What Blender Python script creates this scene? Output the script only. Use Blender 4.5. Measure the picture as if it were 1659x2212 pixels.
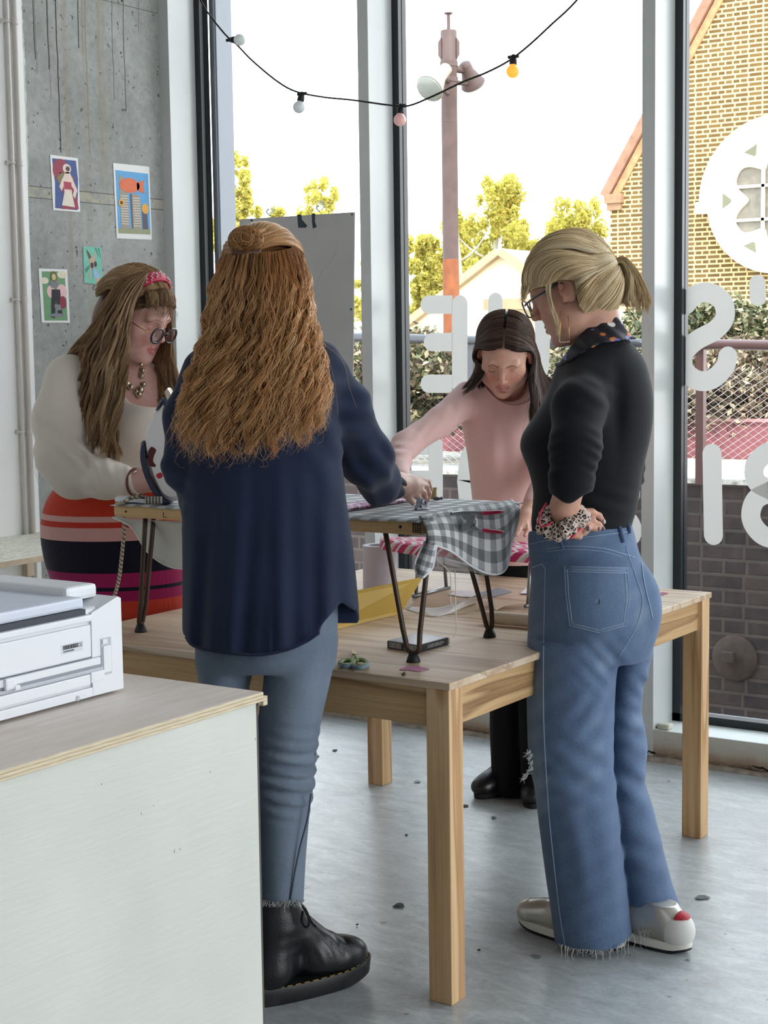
import bpy, bmesh, math, random
import numpy as np
from mathutils import Vector, Matrix

# ------------------------------------------------------------------ clean start
for _o in list(bpy.data.objects):
    bpy.data.objects.remove(_o, do_unlink=True)
SC = bpy.context.scene
COL = SC.collection
rng = np.random.default_rng(7)
random.seed(7)
PI = math.pi

# ------------------------------------------------------------------ camera
FPX, PITCH, ROLL, CAMH, YAW = 3469.86, 0.1013, -0.0140, 1.456, math.radians(33.7)
CY, SY = math.cos(YAW), math.sin(YAW)
# room frame: X runs along the window wall, Y points out through the glass, Z up; camera stands at the origin
def c2r(p):
    "camera-yaw frame (right, away, up) -> room frame"
    p = np.asarray(p, float)
    return np.stack([CY*p[..., 0]-SY*p[..., 1], SY*p[..., 0]+CY*p[..., 1], p[..., 2]], -1)
cp_, sp_, cr_, sr_ = math.cos(PITCH), math.sin(PITCH), math.cos(ROLL), math.sin(ROLL)
_fw = np.array([0, cp_, -sp_]); _up = np.array([0, sp_, cp_]); _rt = np.array([1., 0, 0])
_r2 = cr_*_rt+sr_*_up; _u2 = -sr_*_rt+cr_*_up
cam_d = bpy.data.cameras.new('camera'); cam = bpy.data.objects.new('camera', cam_d); COL.objects.link(cam)
cam_d.sensor_fit = 'HORIZONTAL'; cam_d.sensor_width = 36.0; cam_d.lens = FPX/1659*36.0
cam_d.clip_start = 0.05; cam_d.clip_end = 1000
_R, _U, _B = c2r(_r2), c2r(_u2), c2r(-_fw)
cam.matrix_world = Matrix(((_R[0], _U[0], _B[0], 0), (_R[1], _U[1], _B[1], 0), (_R[2], _U[2], _B[2], CAMH), (0, 0, 0, 1)))
SC.camera = cam

# measured sight lines, used to take real positions off the photograph
def cray(u, v): return _fw+(u-829.5)/FPX*_r2-(v-1106)/FPX*_u2
CPOS = np.array([0, 0, CAMH])
def J(u, v, Y):
    "point at depth Y (metres in front of the camera) in the camera-yaw frame"
    d = cray(u, v); return CPOS+d*(Y/d[1])
def pD(u, v, Y): return c2r(J(u, v, Y))
def onX(u, v, X): d = c2r(cray(u, v)); return CPOS+d*(X/d[0])
def onY(u, v, Y): d = c2r(cray(u, v)); return CPOS+d*(Y/d[1])
def onZ(u, v, Z): d = c2r(cray(u, v)); return CPOS+d*((Z-CAMH)/d[2])

# ------------------------------------------------------------------ world, sun, exposure
W = bpy.data.worlds.new('sky'); SC.world = W; W.use_nodes = True
_n = W.node_tree.nodes; _l = W.node_tree.links
_n.clear()
_wo = _n.new('ShaderNodeOutputWorld'); _bg = _n.new('ShaderNodeBackground'); _tc = _n.new('ShaderNodeTexCoord')
_sx = _n.new('ShaderNodeSeparateXYZ'); _rp = _n.new('ShaderNodeValToRGB')
_l.new(_tc.outputs['Generated'], _sx.inputs[0]); _l.new(_sx.outputs['Z'], _rp.inputs[0])
_rp.color_ramp.elements[0].position = 0.0; _rp.color_ramp.elements[0].color = (0.98, 0.99, 1.0, 1)
_rp.color_ramp.elements[1].position = 0.8; _rp.color_ramp.elements[1].color = (0.74, 0.87, 1.0, 1)
_l.new(_rp.outputs[0], _bg.inputs[0]); _bg.inputs[1].default_value = 2.7
_l.new(_bg.outputs[0], _wo.inputs[0])
sun_d = bpy.data.lights.new('sun', 'SUN'); sun = bpy.data.objects.new('sun', sun_d); COL.objects.link(sun)
sun_d.energy = 2.0; sun_d.angle = 0.009; sun_d.color = (1.0, 0.90, 0.72)
sun.rotation_euler = Vector((0.72, -0.42, 0.55)).to_track_quat('Z', 'Y').to_euler()
SC.view_settings.view_transform = 'Standard'; SC.view_settings.look = 'None'
SC.view_settings.exposure = 0.85; SC.view_settings.gamma = 1.0
SC.view_settings.use_curve_mapping = False

# ------------------------------------------------------------------ materials
def srgb(r, g, b):
    f = lambda c: (c/255/12.92 if c <= 10.3 else ((c/255+.055)/1.055)**2.4)
    return (f(r), f(g), f(b), 1)
class NT:
    def __init__(s, name):
        s.m = bpy.data.materials.new(name); s.m.use_nodes = True
        s.t = s.m.node_tree; s.n = s.t.nodes; s.l = s.t.links
        s.b = s.n['Principled BSDF']; s.o = s.n['Material Output']
    def new(s, t, **kw):
        x = s.n.new(t)
        for k, v in kw.items(): setattr(x, k, v)
        return x
    def link(s, a, b): s.l.new(a, b)
    def coord(s, scale=(1, 1, 1), rot=(0, 0, 0), kind='Object'):
        tc = s.new('ShaderNodeTexCoord'); mp = s.new('ShaderNodeMapping')
        mp.inputs['Scale'].default_value = scale; mp.inputs['Rotation'].default_value = rot
        s.link(tc.outputs[kind], mp.inputs[0]); return mp.outputs[0]
    def noise(s, vec, scale, detail=3, rough=.5, dist=0):
        x = s.new('ShaderNodeTexNoise'); x.inputs['Scale'].default_value = scale; x.inputs['Detail'].default_value = detail
        x.inputs['Roughness'].default_value = rough; x.inputs['Distortion'].default_value = dist
        s.link(vec, x.inputs['Vector']); return x.outputs['Fac']
    def ramp(s, fac, stops, interp='LINEAR'):
        x = s.new('ShaderNodeValToRGB'); cr = x.color_ramp; cr.interpolation = interp
        while len(cr.elements) < len(stops): cr.elements.new(0.5)
        for e, (p, c) in zip(cr.elements, stops): e.position = p; e.color = c if len(c) == 4 else (*c, 1)
        s.link(fac, x.inputs[0]); return x.outputs[0]
    def mix(s, fac, a, b, mode='MIX'):
        x = s.new('ShaderNodeMix', data_type='RGBA', blend_type=mode)
        for sock, v in ((x.inputs[0], fac), (x.inputs[6], a), (x.inputs[7], b)):
            if hasattr(v, 'is_linked'): s.link(v, sock)
            else: sock.default_value = v
        return x.outputs[2]
    def math(s, op, a, b=0.0):
        x = s.new('ShaderNodeMath', operation=op)
        for sock, v in ((x.inputs[0], a), (x.inputs[1], b)):
            if hasattr(v, 'is_linked'): s.link(v, sock)
            else: sock.default_value = v
        return x.outputs[0]
    def attr(s, name, out='Fac'):
        x = s.new('ShaderNodeAttribute'); x.attribute_name = name; return x.outputs[out]
    def col(s, c):
        if hasattr(c, 'is_linked'): s.link(c, s.b.inputs['Base Color'])
        else: s.b.inputs['Base Color'].default_value = c
    def bump(s, fac, strength=.3, dist=.01):
        x = s.new('ShaderNodeBump'); x.inputs['Strength'].default_value = strength; x.inputs['Distance'].default_value = dist
        s.link(fac, x.inputs['Height']); s.link(x.outputs[0], s.b.inputs['Normal'])
    def set(s, rough=None, metal=None, spec=None, sheen=None, coat=None, sss=None):
        if rough is not None: s.b.inputs['Roughness'].default_value = rough
        if metal is not None: s.b.inputs['Metallic'].default_value = metal
        if spec is not None: s.b.inputs['Specular IOR Level'].default_value = spec
        if sheen is not None: s.b.inputs['Sheen Weight'].default_value = sheen
        if coat is not None: s.b.inputs['Coat Weight'].default_value = coat
        if sss is not None:
            s.b.inputs['Subsurface Weight'].default_value = sss
            s.b.inputs['Subsurface Radius'].default_value = (1, .35, .2); s.b.inputs['Subsurface Scale'].default_value = .008
        return s.m
_mc = {}
def mt(name, rgb, rough=.6, metal=0, spec=.4, var=0.0, vs=6.0, bump=0.0, bs=60.0, **kw):
    "plain procedural material with a soft noise variation and optional fine bump"
    if name in _mc: return _mc[name]
    t = NT(name); c = srgb(*rgb)
    if var:
        v = t.coord(); f = t.noise(v, vs, 4)
        lo = tuple(x*(1-var) for x in c[:3]); hi = tuple(min(1, x*(1+var)) for x in c[:3])
        t.col(t.ramp(f, [(.3, lo), (.7, hi)]))
    else: t.col(c)
    if bump:
        v2 = t.coord(); t.bump(t.noise(v2, bs, 3), bump, .004)
    _mc[name] = t.set(rough, metal, spec, **kw); return _mc[name]

# ------------------------------------------------------------------ mesh helpers
def tag(o, label=None, cat=None, group=None, kind=None):
    if label: o['label'] = label
    if cat: o['category'] = cat
    if group: o['group'] = group
    if kind: o['kind'] = kind
    return o
def empty(name, loc, label=None, cat=None, group=None, kind=None):
    o = bpy.data.objects.new(name, None); o.empty_display_size = .05; COL.objects.link(o); o.location = tuple(loc)
    return tag(o, label, cat, group, kind)
def root_of(p):
    loc = np.zeros(3)
    while p is not None:
        loc += np.array(p.location); p = p.parent
    return loc
def add_mesh(name, V, F, mat, parent=None, smooth=False, attrs=None, fmat=None):
    "V world-space vertices (room frame), F faces: list of tuples or an int array"
    V = np.asarray(V, float).reshape(-1, 3)
    if parent is not None: base = root_of(parent)
    else:
        lo, hi = V.min(0), V.max(0); base = np.array([(lo[0]+hi[0])/2, (lo[1]+hi[1])/2, lo[2]])
    me = bpy.data.meshes.new(name)
    L = (V-base)
    if isinstance(F, np.ndarray):
        nf, k = F.shape
        me.vertices.add(len(L)); me.vertices.foreach_set('co', L.ravel())
        me.loops.add(nf*k); me.loops.foreach_set('vertex_index', F.ravel().astype(np.int32))
        me.polygons.add(nf); me.polygons.foreach_set('loop_start', np.arange(0, nf*k, k, dtype=np.int32))
        me.update(calc_edges=True)
    else:
        me.from_pydata([tuple(v) for v in L], [], [tuple(f) for f in F])
    me.validate()
    if smooth: me.polygons.foreach_set('use_smooth', np.ones(len(me.polygons), bool))
    for m in (mat if isinstance(mat, (list, tuple)) else [mat]): me.materials.append(m)
    if fmat is not None: me.polygons.foreach_set('material_index', np.asarray(fmat, np.int32))
    if attrs:
        for an, av in attrs.items():
            av = np.asarray(av, np.float32)
            if av.ndim == 1:
                a = me.attributes.new(an, 'FLOAT', 'POINT'); a.data.foreach_set('value', av)
            else:
                a = me.attributes.new(an, 'FLOAT_COLOR', 'POINT')
                a.data.foreach_set('color', np.concatenate([av, np.ones((len(av), 1), np.float32)], 1).ravel())
    me.update()
    o = bpy.data.objects.new(name, me); COL.objects.link(o)
    if parent is not None: o.parent = parent
    else: o.location = tuple(base)
    return o
class MB:
    "collects shapes in room coordinates and links them as one mesh"
    def __init__(s): s.V = []; s.F = []; s.n = 0; s.fm = []
    def add(s, V, F, m=0):
        V = np.asarray(V, float).reshape(-1, 3)
        s.V.append(V); s.F += [tuple(int(i)+s.n for i in f) for f in F]; s.fm += [m]*len(F); s.n += len(V); return s
    def box(s, lo, hi, bev=0.0, m=0, M=None):
        lo = np.array(lo, float); hi = np.array(hi, float); lo, hi = np.minimum(lo, hi), np.maximum(lo, hi)
        if bev <= 0:
            V = np.array([[x, y, z] for x in (lo[0], hi[0]) for y in (lo[1], hi[1]) for z in (lo[2], hi[2])])
            F = [(0, 1, 3, 2), (4, 6, 7, 5), (0, 4, 5, 1), (2, 3, 7, 6), (0, 2, 6, 4), (1, 5, 7, 3)]
        else:
            b = min(bev, *( (hi-lo)*.49)); V = []; F = []; idx = {}
            bm = bmesh.new(); bmesh.ops.create_cube(bm, size=1)
            for v in bm.verts: v.co = Vector(((lo+hi)/2+np.array(v.co)*(hi-lo)))
            bmesh.ops.bevel(bm, geom=list(bm.edges), offset=b, segments=2, affect='EDGES', profile=.6)
            bm.verts.index_update(); V = np.array([v.co[:] for v in bm.verts]); F = [[v.index for v in f.verts] for f in bm.faces]; bm.free()
        if M is not None: V = M(V)
        return s.add(V, F, m)
    def tube(s, pts, r, n=10, m=0, cap=True, closed=False):
        pts = np.asarray(pts, float); K = len(pts); r = np.broadcast_to(np.asarray(r, float), (K,))
        V, F = tube_arr(pts[None], r[None], n)
        V = V.reshape(-1, 3); F = [tuple(f) for f in F]
        if closed: F += [((K-1)*n+i, (K-1)*n+(i+1) % n, (i+1) % n, i) for i in range(n)]
        elif cap: F += [tuple(range(n-1, -1, -1)), tuple((K-1)*n+i for i in range(n))]
        return s.add(V, F, m)
    def prism(s, poly, ext, m=0):
        "poly: planar loop of 3D points; ext: extrusion vector"
        P = np.asarray(poly, float); k = len(P); V = np.concatenate([P, P+np.asarray(ext, float)])
        F = [tuple(range(k-1, -1, -1)), tuple(range(k, 2*k))]+[(i, (i+1) % k, k+(i+1) % k, k+i) for i in range(k)]
        return s.add(V, F, m)
    def lathe(s, base, axis, prof, n=20, m=0):
        "prof: list of (radius, height along axis)"
        a = np.asarray(axis, float); a = a/np.linalg.norm(a); u = np.cross(a, [0, 0, 1.]);
        if np.linalg.norm(u) < 1e-3: u = np.array([1., 0, 0])
        u /= np.linalg.norm(u); w = np.cross(a, u); V = []; K = len(prof)
        for r, h in prof:
            for i in range(n):
                t = 2*PI*i/n; V.append(np.asarray(base)+a*h+r*(math.cos(t)*u+math.sin(t)*w))
        F = [(j*n+i, j*n+(i+1) % n, (j+1)*n+(i+1) % n, (j+1)*n+i) for j in range(K-1) for i in range(n)]
        F += [tuple(range(n-1, -1, -1)), tuple((K-1)*n+i for i in range(n))]
        return s.add(V, F, m)
    def ball(s, c, r, n=14, m=0):
        r = np.broadcast_to(np.asarray(r, float), (3,)); V = []; h = n//2+1
        for j in range(h+1):
            p = PI*j/h
            for i in range(n):
                t = 2*PI*i/n; V.append(np.asarray(c)+r*np.array([math.sin(p)*math.cos(t), math.sin(p)*math.sin(t), math.cos(p)]))
        F = [(j*n+i, (j+1)*n+i, (j+1)*n+(i+1) % n, j*n+(i+1) % n) for j in range(h) for i in range(n)]
        return s.add(V, F, m)
    def grid(s, G, m=0, thick=None):
        "G: (a,b,3) grid of points; thick: offset vector for the back side"
        G = np.asarray(G, float); a, b = G.shape[:2]
        F = [(i*b+j, i*b+j+1, (i+1)*b+j+1, (i+1)*b+j) for i in range(a-1) for j in range(b-1)]
        V = G.reshape(-1, 3)
        if thick is None: return s.add(V, F, m)
        k = a*b; V2 = np.concatenate([V, V+np.asarray(thick)])
        F2 = F+[(f[3]+k, f[2]+k, f[1]+k, f[0]+k) for f in F]
        rim = [(0*b+j, j+1) for j in range(b-1)]+[(i*b+b-1, (i+1)*b+b-1) for i in range(a-1)]+[((a-1)*b+j+1, (a-1)*b+j) for j in range(b-1)]+[((i+1)*b, i*b) for i in range(a-1)]
        F2 += [(q, p_, p_+k, q+k) for p_, q in rim]
        return s.add(V2, F2, m)
    def build(s, name, mat, parent=None, smooth=False, auto=None):
        o = add_mesh(name, np.concatenate(s.V), s.F, mat, parent, smooth, fmat=s.fm)
        if smooth and auto is not None:
            try: o.data.set_sharp_from_angle(angle=math.radians(auto))
            except Exception: pass
        return o
def tube_arr(P, R, n):
    "P (S,K,3) paths, R (S,K) radii -> verts (S*K*n,3), quads array"
    S, K, _ = P.shape
    T = np.gradient(P, axis=1); T /= np.linalg.norm(T, axis=2, keepdims=True)+1e-12
    ref = np.tile(np.array([0.31, 0.87, 0.38]), (S, 1)); A = []
    u = ref-(ref*T[:, 0]).sum(1, keepdims=True)*T[:, 0]; u /= np.linalg.norm(u, axis=1, keepdims=True)+1e-12
    for k in range(K):
        u = u-(u*T[:, k]).sum(1, keepdims=True)*T[:, k]; u /= np.linalg.norm(u, axis=1, keepdims=True)+1e-12
        A.append(u)
    A = np.stack(A, 1); Bv = np.cross(T, A)
    a = np.arange(n)*2*PI/n
    V = P[:, :, None]+R[:, :, None, None]*(np.cos(a)[None, None, :, None]*A[:, :, None]+np.sin(a)[None, None, :, None]*Bv[:, :, None])
    i = np.arange(n); k = np.arange(K-1); s_ = np.arange(S)
    b = (s_[:, None, None]*K+k[None, :, None])*n
    F = np.stack([b+i, b+(i+1) % n, b+n+(i+1) % n, b+n+i], -1).reshape(-1, 4)
    return V.reshape(-1, 3), F
def catmull(P, K):
    "smooth curve of K points through the rows of P (any dimension)"
    P = np.asarray(P, float)
    if len(P) == 2: t = np.linspace(0, 1, K)[:, None]; return P[0]*(1-t)+P[1]*t
    Q = np.concatenate([[2*P[0]-P[1]], P, [2*P[-1]-P[-2]]])
    d = np.concatenate([[0], np.cumsum(np.linalg.norm(np.diff(P[:, :3], axis=0), axis=1)+1e-9)]); d /= d[-1]
    t = np.linspace(0, 1, K); i = np.clip(np.searchsorted(d, t, 'right')-1, 0, len(P)-2)
    u = ((t-d[i])/(d[i+1]-d[i]))[:, None]; a, b, c, e = Q[i], Q[i+1], Q[i+2], Q[i+3]
    return .5*(2*b+(c-a)*u+(2*a-5*b+4*c-e)*u*u+(3*b-a-3*c+e)*u**3)
def struct(o): o['kind'] = 'structure'; return o

# ================================================================== THE ROOM
def posn(t):
    g = t.new('ShaderNodeNewGeometry'); return g.outputs['Position']
def sepxyz(t, v):
    s = t.new('ShaderNodeSeparateXYZ'); t.link(v, s.inputs[0]); return s.outputs
def mapv(t, v, scale=(1, 1, 1), loc=(0, 0, 0), rot=(0, 0, 0)):
    m = t.new('ShaderNodeMapping'); t.link(v, m.inputs[0]); m.inputs['Scale'].default_value = scale
    m.inputs['Location'].default_value = loc; m.inputs['Rotation'].default_value = rot; return m.outputs[0]

# --- polished concrete floor
t = NT('concrete_floor'); P = posn(t)
n1 = t.noise(P, 1.3, 5, .6); n2 = t.noise(mapv(t, P, (1, 2.2, 1), rot=(0, 0, .6)), 9, 6, .72, .6); n3 = t.noise(P, 70, 3, .7)
c1 = t.ramp(n2, [(.28, srgb(138, 142, 143)), (.5, srgb(180, 185, 187)), (.66, srgb(208, 214, 217))])
c2 = t.mix(t.ramp(n1, [(.35, (0, 0, 0)), (.7, (1, 1, 1))]), c1, srgb(156, 159, 158), 'MIX')
c3 = t.mix(t.ramp(t.noise(P, 16, 2, .5), [(.715, (0, 0, 0)), (.74, (1, 1, 1))]), t.mix(.55, c1, c2), srgb(84, 86, 84))
t.col(t.mix(.25, c3, t.ramp(n3, [(.3, srgb(110, 112, 112)), (.7, srgb(190, 194, 194))])))
rr = t.new('ShaderNodeMapRange'); t.link(n2, rr.inputs[0]); rr.inputs[3].default_value = .40; rr.inputs[4].default_value = .22
t.link(rr.outputs[0], t.b.inputs['Roughness']); t.bump(n2, .12, .01); m_floor = t.set(None, 0, .9)
struct(MB().box((-4.9, -5, -.15), (5, 5.30, 0)).build('floor', m_floor))

# --- left wall: plastered white part and the bare concrete pier beside the window
m_white = mt('white_wall_paint', (238, 239, 238), .7, var=.03, vs=3, bump=.08, bs=40)
struct(MB().box((-4.9, -5, 0), (-4.500, 4.366, 3.9)).build('wall_left', m_white))
t = NT('bare_concrete'); P = posn(t); sx = sepxyz(t, P)
n1 = t.noise(P, 3.0, 6, .65); n2 = t.noise(P, 38, 4, .7)
base = t.ramp(n1, [(.3, srgb(134, 136, 132)), (.52, srgb(158, 160, 156)), (.72, srgb(178, 180, 177))])
base = t.mix(.22, base, t.ramp(n2, [(.3, srgb(104, 106, 102)), (.7, srgb(196, 198, 194))]))
pits = t.ramp(t.noise(P, 55, 1, .4), [(.70, (0, 0, 0)), (.76, (1, 1, 1))])
base = t.mix(pits, base, srgb(92, 94, 90))
wob = t.math('MULTIPLY', t.math('SUBTRACT', t.noise(mapv(t, P, (0, 0, 1)), 5, 3), .5), .022)
def line_at(y0, z0, w, fade=.25, z1=9):
    d = t.math('ABSOLUTE', t.math('SUBTRACT', t.math('ADD', sx[1], wob), y0))
    a = t.math('LESS_THAN', d, w); b = t.math('GREATER_THAN', sx[2], z0); return t.math('MULTIPLY', a, b)
def yz(u, v): q = onX(u, v, -4.516); return q[1], q[2]
for (u, v, w, c) in ((76, 128, .0022, (48, 48, 44)), (106, 150, .0022, (48, 48, 44)), (131, 330, .0026, (44, 43, 38)), (171, 104, .0024, (44, 44, 40)), (80, 160, .0012, (92, 92, 88)),
                     (110, 215, .0012, (96, 95, 90)), (247, 216, .0016, (84, 80, 74)), (272, 238, .0020, (70, 66, 60)), (193, 330, .0018, (120, 112, 98)), (180, 120, .0018, (126, 116, 100)), (300, 70, .0014, (104, 102, 98)), (262, 4, .005, (60, 56, 50))):
    yy, zz = yz(u, v); base = t.mix(line_at(yy, zz, w), base, srgb(*c))
for (u, v, w, c) in ((150, 420, .012, (150, 134, 104)), (215, 180, .010, (146, 134, 110)), (226, 330, .020, (150, 142, 124)), (196, 560, .016, (152, 144, 128))):
    yy, zz = yz(u, v); ln = line_at(yy, zz-.3, w)
    soft = t.math('MULTIPLY', ln, t.math('MULTIPLY', t.noise(mapv(t, P, (1, 60, 1.5)), 4, 3), .62)); base = t.mix(soft, base, srgb(*c))
zz = yz(150, 440)[1]
d = t.math('ABSOLUTE', t.math('SUBTRACT', sx[2], 2.065)); band = t.math('MULTIPLY', t.math('LESS_THAN', d, .020), t.ramp(t.noise(P, 26, 3), [(.42, (0, 0, 0)), (.6, (1, 1, 1))]))
base = t.mix(t.math('MULTIPLY', band, .5), base, srgb(190, 180, 150))
for z0 in (2.086, 2.044, 2.842): base = t.mix(t.math('LESS_THAN', t.math('ABSOLUTE', t.math('SUBTRACT', sx[2], t.math('ADD', z0, t.math('MULTIPLY', wob, .25)))), .0016), base, srgb(96, 96, 92))
t.col(base); t.bump(t.noise(P, 60, 4, .7), .25, .004); m_conc = t.set(.85, 0, .3)
G = MB().box((-4.9, 4.366, 0), (-4.516, 5.42, 3.9))
struct(G.build('wall_concrete', m_conc))
# ragged plaster edge along the pier and the dark mortar joint at the window
g = MB(); r_ = np.random.default_rng(3)
zs = np.arange(0, 3.9, .012); yo = 4.366+np.cumsum(r_.normal(0, .002, len(zs))); yo = 4.366+.006*(yo-yo.mean())/max(1e-6, yo.std())+r_.normal(0, .0016, len(zs))+.004
Gd = np.stack([np.stack([np.full_like(zs, -4.500), np.full_like(zs, 4.36), zs], -1), np.stack([np.full_like(zs, -4.502), yo, zs], -1), np.stack([np.full_like(zs, -4.517), yo+.004, zs], -1)], 1)
g.grid(Gd); struct(g.build('trim_9', mt('ragged_plaster', (196, 198, 192), .9, var=.15, vs=30, bump=.5, bs=90)))
# --- ceiling
struct(MB().box((-4.9, -4.2, 3.9), (4.5, 5.42, 4.1)).build('ceiling', mt('ceiling_paint', (164, 163, 160), .8)))
struct(MB().box((-4.9, -5.15, -.15), (5.15, -5, 4.1)).build('wall_back', mt('back_wall_paint', (168, 164, 158), .8)))  # unseen wall, added to keep light from behind off the fin fronts
struct(MB().box((5, -5, -.15), (5.15, 1.2, 4.1)).build('wall_right', mt('back_wall_paint', (168, 164, 158), .8)))  # unseen part-length wall, added to limit side light; left open beyond its end

# --- window wall: satin grey steel fins, dark gaskets, panes, sills
t = NT('satin_grey_frame'); P = posn(t)
t.col(t.ramp(t.noise(P, 2.0, 4), [(.3, srgb(196, 200, 199)), (.7, srgb(212, 215, 213))])); t.bump(t.noise(P, 4, 2), .06, .02); m_fin = t.set(.28, 0, .5)
m_dark = mt('black_window_gasket', (26, 32, 36), .35, spec=.5)
m_outer = mt('grey_outer_frame', (128, 132, 140), .4, spec=.5)
FX = [-4.517, -3.523, -2.351, -1.18, -.01, 1.16, 2.33, 3.5]
FW = [.054, .048, .048, .048, .048, .048, .048, .048]
YI, YO = 5.145, 5.314
for i, (x, w) in enumerate(zip(FX, FW)):
    struct(MB().box((x, YI, 0), (x+w, YO, 3.9), .0015).build('trim_%d' % (i+1), m_fin))
t = NT('window_glass'); tr = t.new('ShaderNodeBsdfTransparent'); gl = t.new('ShaderNodeBsdfGlossy'); gl.inputs['Roughness'].default_value = .0
fr = t.new('ShaderNodeLayerWeight'); fr.inputs[0].default_value = .18; ms = t.new('ShaderNodeMixShader')
tr.inputs[0].default_value = (.985, .995, .99, 1)
t.link(t.math('MULTIPLY', fr.outputs['Fresnel'], .75), ms.inputs[0]); t.link(tr.outputs[0], ms.inputs[1]); t.link(gl.outputs[0], ms.inputs[2]); t.link(ms.outputs[0], t.o.inputs[0])
m_glass = t.m
for i in range(len(FX)-1):
    xa, xb = FX[i]+FW[i], FX[i+1]
    w = MB()
    fw = .030
    for (a, b) in ((xa-.002, xa+fw), (xb-fw, xb+.002)):
        w.box((a, YO-.004, .06), (b, YO+.018, 3.9)); w.box((a-.001, YO+.022, .06), (b+.001 if b < xb else b, YO+.050, 3.9))
    w.box((xa, YO-.004, .06), (xb, YO+.050, .135)); w.box((xa, YO-.004, 3.8), (xb, YO+.05, 3.9))
    f = struct(w.build('window_%d' % (i+1), m_dark))
    o = MB()
    if i == 0: o.box((xa+.032, YO+.055, -.3), (xa+.070, YO+.16, 3.9), .003); o.box((xa+.050, YO+.050, -.3), (xa+.062, YO+.056, 3.9))
    o.box((xa, YO+.055, .0), (xb, YO+.16, .110)); o.build('outer_frame', m_outer, f)
    MB().box((xa+.01, YO+.030, .12), (xb-.01, YO+.034, 3.85)).build('pane', m_glass, f)
# sills and the crumbling plinth under them
t = NT('chipped_plinth_paint'); P = posn(t); s_ = sepxyz(t, P)
zz = t.math('ADD', s_[2], t.math('MULTIPLY', t.math('SUBTRACT', t.noise(mapv(t, P, (1, 1, .4)), 7, 5, .7), .5), .06))
t.col(t.ramp(t.math('MULTIPLY', zz, 10), [(.06, srgb(70, 58, 48)), (.2, srgb(150, 128, 108)), (.42, srgb(172, 156, 138)), (.56, srgb(186, 180, 168)), (.9, srgb(196, 193, 184))]))
t.bump(t.noise(P, 30, 4, .7), .5, .006); m_plinth = t.set(.8)
m_sill = mt('white_sill_paint', (226, 231, 228), .42, var=.05, vs=9)
for i in range(len(FX)-1):
    xa, xb = FX[i]+FW[i], FX[i+1]
    b = MB().box((xa, YI+.004, .094), (xb, YO, .106)).build('trim_%d' % (20+i), m_sill); struct(b)
    struct(MB().box((xa, YI, .0), (xb, YI+.05, .1055)).build('baseboard_window' if i == 0 else 'baseboard_window.%03d' % i, m_plinth))
# cracks and a ledge of broken screed at the foot of the window wall
g = MB(); r_ = np.random.default_rng(5)
xs = np.arange(-4.5, 3.5, .01); k = len(xs)
wv = np.convolve(r_.normal(0, 1, k+40), np.ones(41)/41, 'valid'); wv = wv/np.abs(wv).max()
yy_ = 5.135-.012-.010*wv; top = .010+.006*np.convolve(r_.normal(0, 1, k+8), np.ones(9)/9, 'valid')
Gd = np.stack([np.stack([xs, yy_-.012, np.zeros(k)+.0005], -1), np.stack([xs, yy_, np.clip(top, .003, .03)], -1), np.stack([xs, np.full(k, 5.147), np.clip(top, .003, .03)], -1)], 1)
g.grid(Gd); struct(g.build('trim_30', mt('broken_screed', (150, 140, 128), .9, var=.35, vs=24, bump=.6, bs=60)))
g = MB(); zc = .022+.008*wv+.004*r_.normal(0, 1, k); hw = np.clip(.004*np.convolve(r_.normal(0, 1, k+14), np.ones(15)/15, 'valid')*4, 0.0004, .008)
g.grid(np.stack([np.stack([xs, np.full(k, YI-.0012), zc-hw], -1), np.stack([xs, np.full(k, YI-.0012), zc+hw], -1)], 1)); struct(g.build('trim_31', mt('dark_crack', (30, 24, 20), .95)))
# lump of old filler in the corner of the right-hand sill
g = MB(); q = onZ(1437, 1571, .112)
g.box((q[0]-.022, q[1]-.02, .106), (q[0]+.022, q[1]+.02, .126), .006); g.box((q[0]-.03, q[1]-.005, .106), (q[0]-.008, q[1]+.02, .118), .004)
tag(g.build('filler_lump', mt('old_filler', (198, 196, 182), .9, bump=.5), smooth=True), 'small pale lump of debris on the white sill beside the right mullion', 'debris')
# debris on the floor
r_ = np.random.default_rng(11)
for k_, (u, v, s, c) in enumerate(((862, 1958, 30, (70, 74, 66)), (771, 2000, 7, (30, 30, 30)), (1002, 1742, 22, (58, 66, 48)), (722, 1622, 14, (72, 78, 66)), (686, 1636, 12, (66, 70, 62)), (1068, 1768, 14, (96, 98, 94)), (1516, 1940, 34, (112, 114, 110)), (878, 1806, 8, (70, 72, 70)), (1034, 2055, 9, (52, 54, 50)), (902, 1690, 16, (150, 156, 156)))):
    q = onZ(u, v, 0); w = s/2/FPX*np.hypot(q[0], q[1]); g = MB(); n = 9
    a = np.arange(n)*2*PI/n; rr = w*(.6+.5*r_.random(n)); e = c2r(np.stack([np.cos(a)*rr, np.sin(a)*rr*1.1, .001+.004*r_.random(n)], -1))
    g.prism(q+e, (0, 0, .0012)); o = g.build('leaf_scrap', mt('floor_scrap_%d' % k_, c, .8))
    where = ['larger scrap between the boot and near table leg', 'tiny black scrap right of the boot laces', 'scrap just left of the black shoe', 'scrap right of the grey-blue jeans knee', 'smaller scrap touching the grey-blue jeans knee', 'scrap just below the black shoe', 'flat grey scrap right of the wide jeans', 'speck between the near and far table legs', 'speck just right of the near table leg', 'pale scrap right of the far table leg'][k_]
    tag(o, where+' on the concrete floor', 'debris', 'scraps on the floor')

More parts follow.
